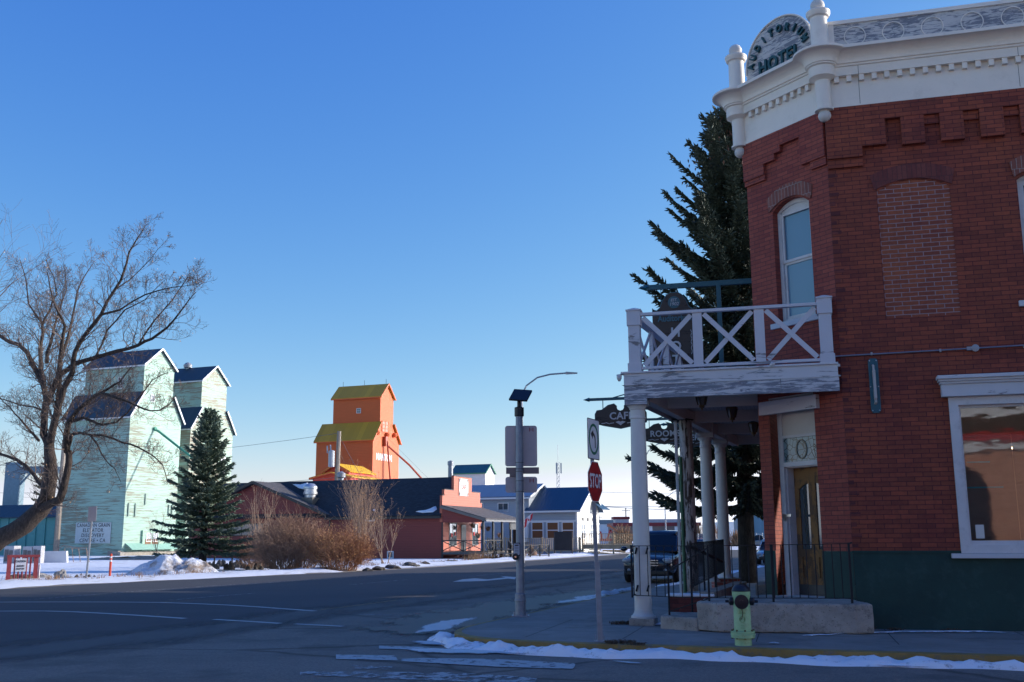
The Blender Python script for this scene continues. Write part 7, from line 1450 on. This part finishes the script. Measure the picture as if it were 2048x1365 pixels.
t = thing('loading_gantry', 'grey-blue steel gantry with an overhead beam at the far left', 'gantry', pos(18, 130)); zt2 = Dp(18, 925, 130).z; M_gan = paint('gantry_grey', (.20, .30, .36), .6); MB().box(-1.2, 0, 0, .7, 1.5, zt2).build('tower', M_gan, t); b = MB(); zb2 = Dp(50, 938, 130).z; b.box(.7, 0, zb2-.5, 5.2, 1.5, zb2+.3); b.box(4.6, 0, 0, 4.9, .4, zb2); b.bar((.7, .2, zb2-2), (2, .2, zb2-.4), .2, .2); b.build('beam', M_gan, t)
# rail along the spruce stones and wooden beam
t = thing('dark_rail', 'low dark rail on posts above the heaped stones', 'rail', G(428, 1139)); b = MB(); e_ = G(535, 1138)-G(428, 1139); b.bar((0, 0, 1.25), e_+Vector((0, 0, 1.25)), .07, .09); [b.bar(e_*f, e_*f+Vector((0, 0, 1.25)), .07, .07, (0, 1, 0)) for f in (0, .33, .66, 1)]; b.build('rail', M_bt, t)
# ================= neighbours that stand outside the picture but shade and reflect
M_ob = brick('orange_brick', (.50, .20, .11), (.58, .27, .16), (.45, .35, .28), orange=(.6, .3, .16))
ob = thing('brick_block', 'orange brick block with arched windows across the side street', 'building', (2, -9, 0), radians(-15))
b = MB(); ho = [archpoly(-20+k*5.2, -20+k*5.2+2.6, .4, 3.2, 1.3) for k in range(9)]; b.slab([(-24, 0), (30, 0), (30, 8.5), (-24, 8.5)], (0, -.4, 0), ho, back=False, U=(1, 0, 0)); b.build('wall', M_ob, ob)
b = MB(); b.box(-24, -9, 0, 30, -.6, 8.4); b.build('inner_block', paint('grey_room', (.13, .12, .11), .9), ob); b = MB(); b.box(-24.1, .0, 8.2, 30.1, .35, 8.8); b.box(-24.1, -.0, 5.0, 30.1, .2, 5.25); b.box(-24.1, -.0, 6.4, 30.1, .25, 6.75); b.build('cornice', M_white, ob); b = MB(); b.box(-24, .01, 5.72, 30, .15, 6.3); b.box(-24, .01, 6.8, 30, .12, 8.1); b.build('sign_band', plain('sign_band_dark', (.05, .035, .03), .6), ob); b = MB(); b.box(-22, .02, 5.32, 26, .3, 5.68); b.build('awning', plain('awning_red', (.4, .02, .02), .7), ob)
nb2 = thing('hotel_neighbour', 'plain brick shop block farther up the highway beyond the hotel', 'building', azp((13.6, 42.5), 21, 0), radians(90-21))
b = MB(); b.box(0, -16, 0, 17, -3.0, 9.3); b.build('walls', M_brick2, nb2); MB().box(24, -16, 0, 50, -4, 9.0).build('far_walls', M_brick2, nb2)
# ================= vehicles
M_tyre = plain('tyre_rubber', (.012, .012, .013), .8); M_rim = paint('alloy_rim', (.35, .36, .38), .3, .05, metal=.8); M_lens = glass('lamp_lens', (.35, .38, .42), .05, 1.5); M_chr = plain('chrome_trim', (.6, .62, .65), .15, 1); M_plast = plain('black_trim_plastic', (.012, .012, .013), .5)
def cpaint(name, c):
    t = NT(name); t.color(c); t.b.inputs['Roughness'].default_value = .25; t.b.inputs['Coat Weight'].default_value = .8; t.b.inputs['Coat Roughness'].default_value = .04; t.b.inputs['Metallic'].default_value = .3; return t.m
def loft(b, st, close=True):
    """stations (x, [(y,z)...]) open ring on +y half, mirrored"""
    rows = []
    for x, ring in st: full = [(x, y, z) for y, z in ring] + [(x, -y, z) for y, z in ring[::-1]]; rows.append(full)
    m = len(rows[0]); b0 = len(b.v)
    for r_ in rows: b.v += r_
    for i in range(len(rows)-1):
        for k in range(m): k2 = (k+1) % m; b.f.append((b0+i*m+k, b0+i*m+k2, b0+(i+1)*m+k2, b0+(i+1)*m+k))
    b.f.append(tuple(b0+k for k in range(m))[::-1]); b.f.append(tuple(b0+(len(rows)-1)*m+k for k in range(m)))
def car(name, label, cat, loc, A, col, L=4.7, W=1.86, H=1.75, hood=.95, kind='suv', lights=False, group='cars on the highway beyond the porch'):
    """front points along +X; azimuth A"""
    t = thing(name, label, cat, loc, radians(90-A), group); hw = W/2; f = L/2; belt = H*.60; hz = belt - (.05 if kind == 'suv' else .02)
    def ring(w_, zb, zs, zt): return [(w_*.80, zb), (w_*.97, zb+.10), (w_, zb+.35), (w_*.995, zs-.10), (w_*.93, zs), (w_*.75, zt), (0.001, zt+.02)]
    st = [(-f, ring(hw*.86, .42, belt-.10, belt-.08)), (-f+.12, ring(hw*.95, .30, belt-.02, belt)), (-f+.6, ring(hw, .24, belt, belt+.03)), (0, ring(hw, .22, belt-.01, belt+.02)), (f-1.35, ring(hw, .22, belt-.04, belt-.0)), (f-1.0, ring(hw, .22, hz-.08, hz-.01)), (f-.45, ring(hw*.97, .24, hz-.16, hz-.07)), (f-.12, ring(hw*.88, .28, hz-.26, hz-.16)), (f, ring(hw*.74, .40, hz-.40, hz-.30))]
    b = MB(); loft(b, st); bd = b.build('body', col, t, smooth=True, uv=False); sub = bd.modifiers.new('s', 'SUBSURF'); sub.levels = 1; sub.render_levels = 2
    rb = -f+.12 if kind == 'suv' else -f+.75
    if kind == 'truck': rb = -.55
    cab = [(rb, belt, belt-.02, .80), (rb+.28, H-.10, belt, .68) , (rb+.75, H, belt, .67), (.35, H-.02, belt, .68), (f-1.30-.55, H-.16, belt, .70), (f-1.12, belt+.0, belt-.03, .82)]
    def cring(w_, z, zb): return [(hw*.90, zb), (hw*.89, zb+.02), (hw*(.90+(w_-.90)*.5), zb+(z-zb)*.5), (hw*(w_+.05), z-.05 if z-zb > .1 else z), (hw*w_*.9, z), (.001, z+.015)]
    b = MB(); loft(b, [(x, cring(w_, z, zb)) for x, z, zb, w_ in cab]); b.build('windows', glass('car_glass', (.008, .010, .012), .05, 1.4), t, smooth=True, auto=40, uv=False)
    b = MB(); loft(b, [(x, [(hw*(w_+.055), z-.045), (hw*w_*.9, z+.012), (.001, z+.03)]) for x, z, w_ in ((rb+.22, H-.11, .68), (rb+.75, H+.0, .67), (.35, H-.02, .68), (f-1.85, H-.15, .70))]); b.build('roof', col, t, smooth=True, uv=False)
    b = MB()
    for s_ in (-1, 1):
        b.tube([(f-1.10, s_*hw*.86, belt), (f-1.85, s_*hw*.75, H-.14)], .035, 5); b.tube([(.15, s_*hw*.9, belt), (.1, s_*hw*.745, H-.03)], .04, 5); b.tube([(rb+.05, s_*hw*.88, belt), (rb+.3, s_*hw*.74, H-.10)], .05, 5)
    b.build('pillar', col, t, uv=False)
    for x in (-f+.95, f-.92):
        for s_ in (-1, 1):
            M = Matrix.Rotation(pi/2, 4, 'X'); wh = MB().lathe([(.20, -.11), (.33, -.11), (.355, -.08), (.355, .08), (.33, .11), (.20, .11)], (x, s_*(hw-.12), .355), 24, M).build('wheel', M_tyre, t, smooth=True, auto=40, uv=False); MB().lathe([(.05, -.115), (.21, -.09), (.215, .09), (.05, .115)], (x, s_*(hw-.12), .355), 18, M).build('rim', M_rim, wh, uv=False)
    for s_ in (-1, 1):
        b = MB(); M = Matrix.Translation((f-.16, s_*hw*.70, hz-.27)) @ Matrix.Rotation(s_*-.5, 4, 'Z') @ Matrix.Diagonal((.16, .24, .11, 1)); b.ball((0, 0, 0), 1, 12); b.v = [tuple(M @ Vector(v)) for v in b.v]
        m = M_lens
        if lights: 
            lt = NT('lit_headlamp'); lt.b.inputs['Emission Color'].default_value = (1, .62, .28, 1); lt.b.inputs['Emission Strength'].default_value = 3.0; m = lt.m
        b.build('headlight', m, t, smooth=True, uv=False)
        b = MB(); b.ball((0, 0, 0), 1, 12); M = Matrix.Translation((f-1.22, s_*(hw+.13), belt+.09)) @ Matrix.Diagonal((.09, .14, .09, 1)); b.v = [tuple(M @ Vector(v)) for v in b.v]; b.build('mirror', col, t, smooth=True, uv=False)
        b = MB(); b.box(-f-.01, s_*hw*.62, belt-.38, -f+.2, s_*hw*.86, belt-.12); b.build('tail_lamp', plain('tail_red', (.3, .01, .01), .3), t, bevel=.02)
    b = MB(); b.box(f-.15, -.42, hz-.46, f-.0, .42, hz-.24); g_ = b.build('grille', M_plast, t, bevel=.01); b = MB()
    for z in (hz-.44, hz-.26, hz-.35): b.box(f-.01, -.42, z-.012, f+.012, .42, z+.012)
    b.build('grille_bar', M_chr, g_)
    b = MB(); b.box(f-.3, -hw*.72, .30, f+.03, hw*.72, .46); b.box(f-.02, -.26, .50, f+.035, .26, .62); b.build('bumper', M_plast, t, bevel=.03); b = MB()
    for s_ in (-1, 1): b.lathe([(.06, 0), (.06, .03)], (f-.04, s_*hw*.66, .47), 12, Matrix.Rotation(pi/2, 4, 'Y'))
    b.build('fog_lamp', M_lens, t)
    if kind == 'truck': b = MB(); b.box(-f+.1, -hw*.93, belt-.02, rb, hw*.93, belt+.06); b.build('bed_rail', col, t)
    return t
pS = G(1306, 1167); cS_ = azp(pS, 21, 2.15)
car('parked_car', 'black sport utility car parked facing the camera behind the corner column', 'car', (cS_.x-.15, cS_.y, 0), 201, cpaint('black_car_paint', (.010, .014, .022)), 4.8, 2.04, 1.88)
c2 = azp(G(1404, 1128), 21, 2.2); car('oncoming_car', 'dark sedan with its headlights on, oncoming behind the iron railing', 'car', (c2.x, c2.y, 0), 201, cpaint('grey_car_paint', (.06, .08, .11)), 4.6, 1.8, 1.5, kind='sedan', lights=True)
c3 = azp(G(1541, 1130), 21, 2.2); car('parked_car', 'pale blue car half hidden by the brick edge of the hotel', 'car', (c3.x, c3.y, 0), 201, cpaint('pale_blue_paint', (.22, .34, .44)), 4.5, 1.8, 1.5, kind='sedan')
p = Dp(1521, 1076, 150); car('pickup_truck', 'grey pickup truck far off beside the teal warehouse', 'truck', (p.x, 150, .05), 285, cpaint('grey_truck_paint', (.12, .14, .16)), 5.4, 1.9, 1.85, kind='truck')
p = Dp(1405, 1076, 200); car('parked_car', 'small dark red car beyond the far fence', 'car', (p.x, 200, .7), 285, cpaint('dark_red_paint', (.18, .02, .03)), 4.5, 1.8, 1.45, kind='sedan')
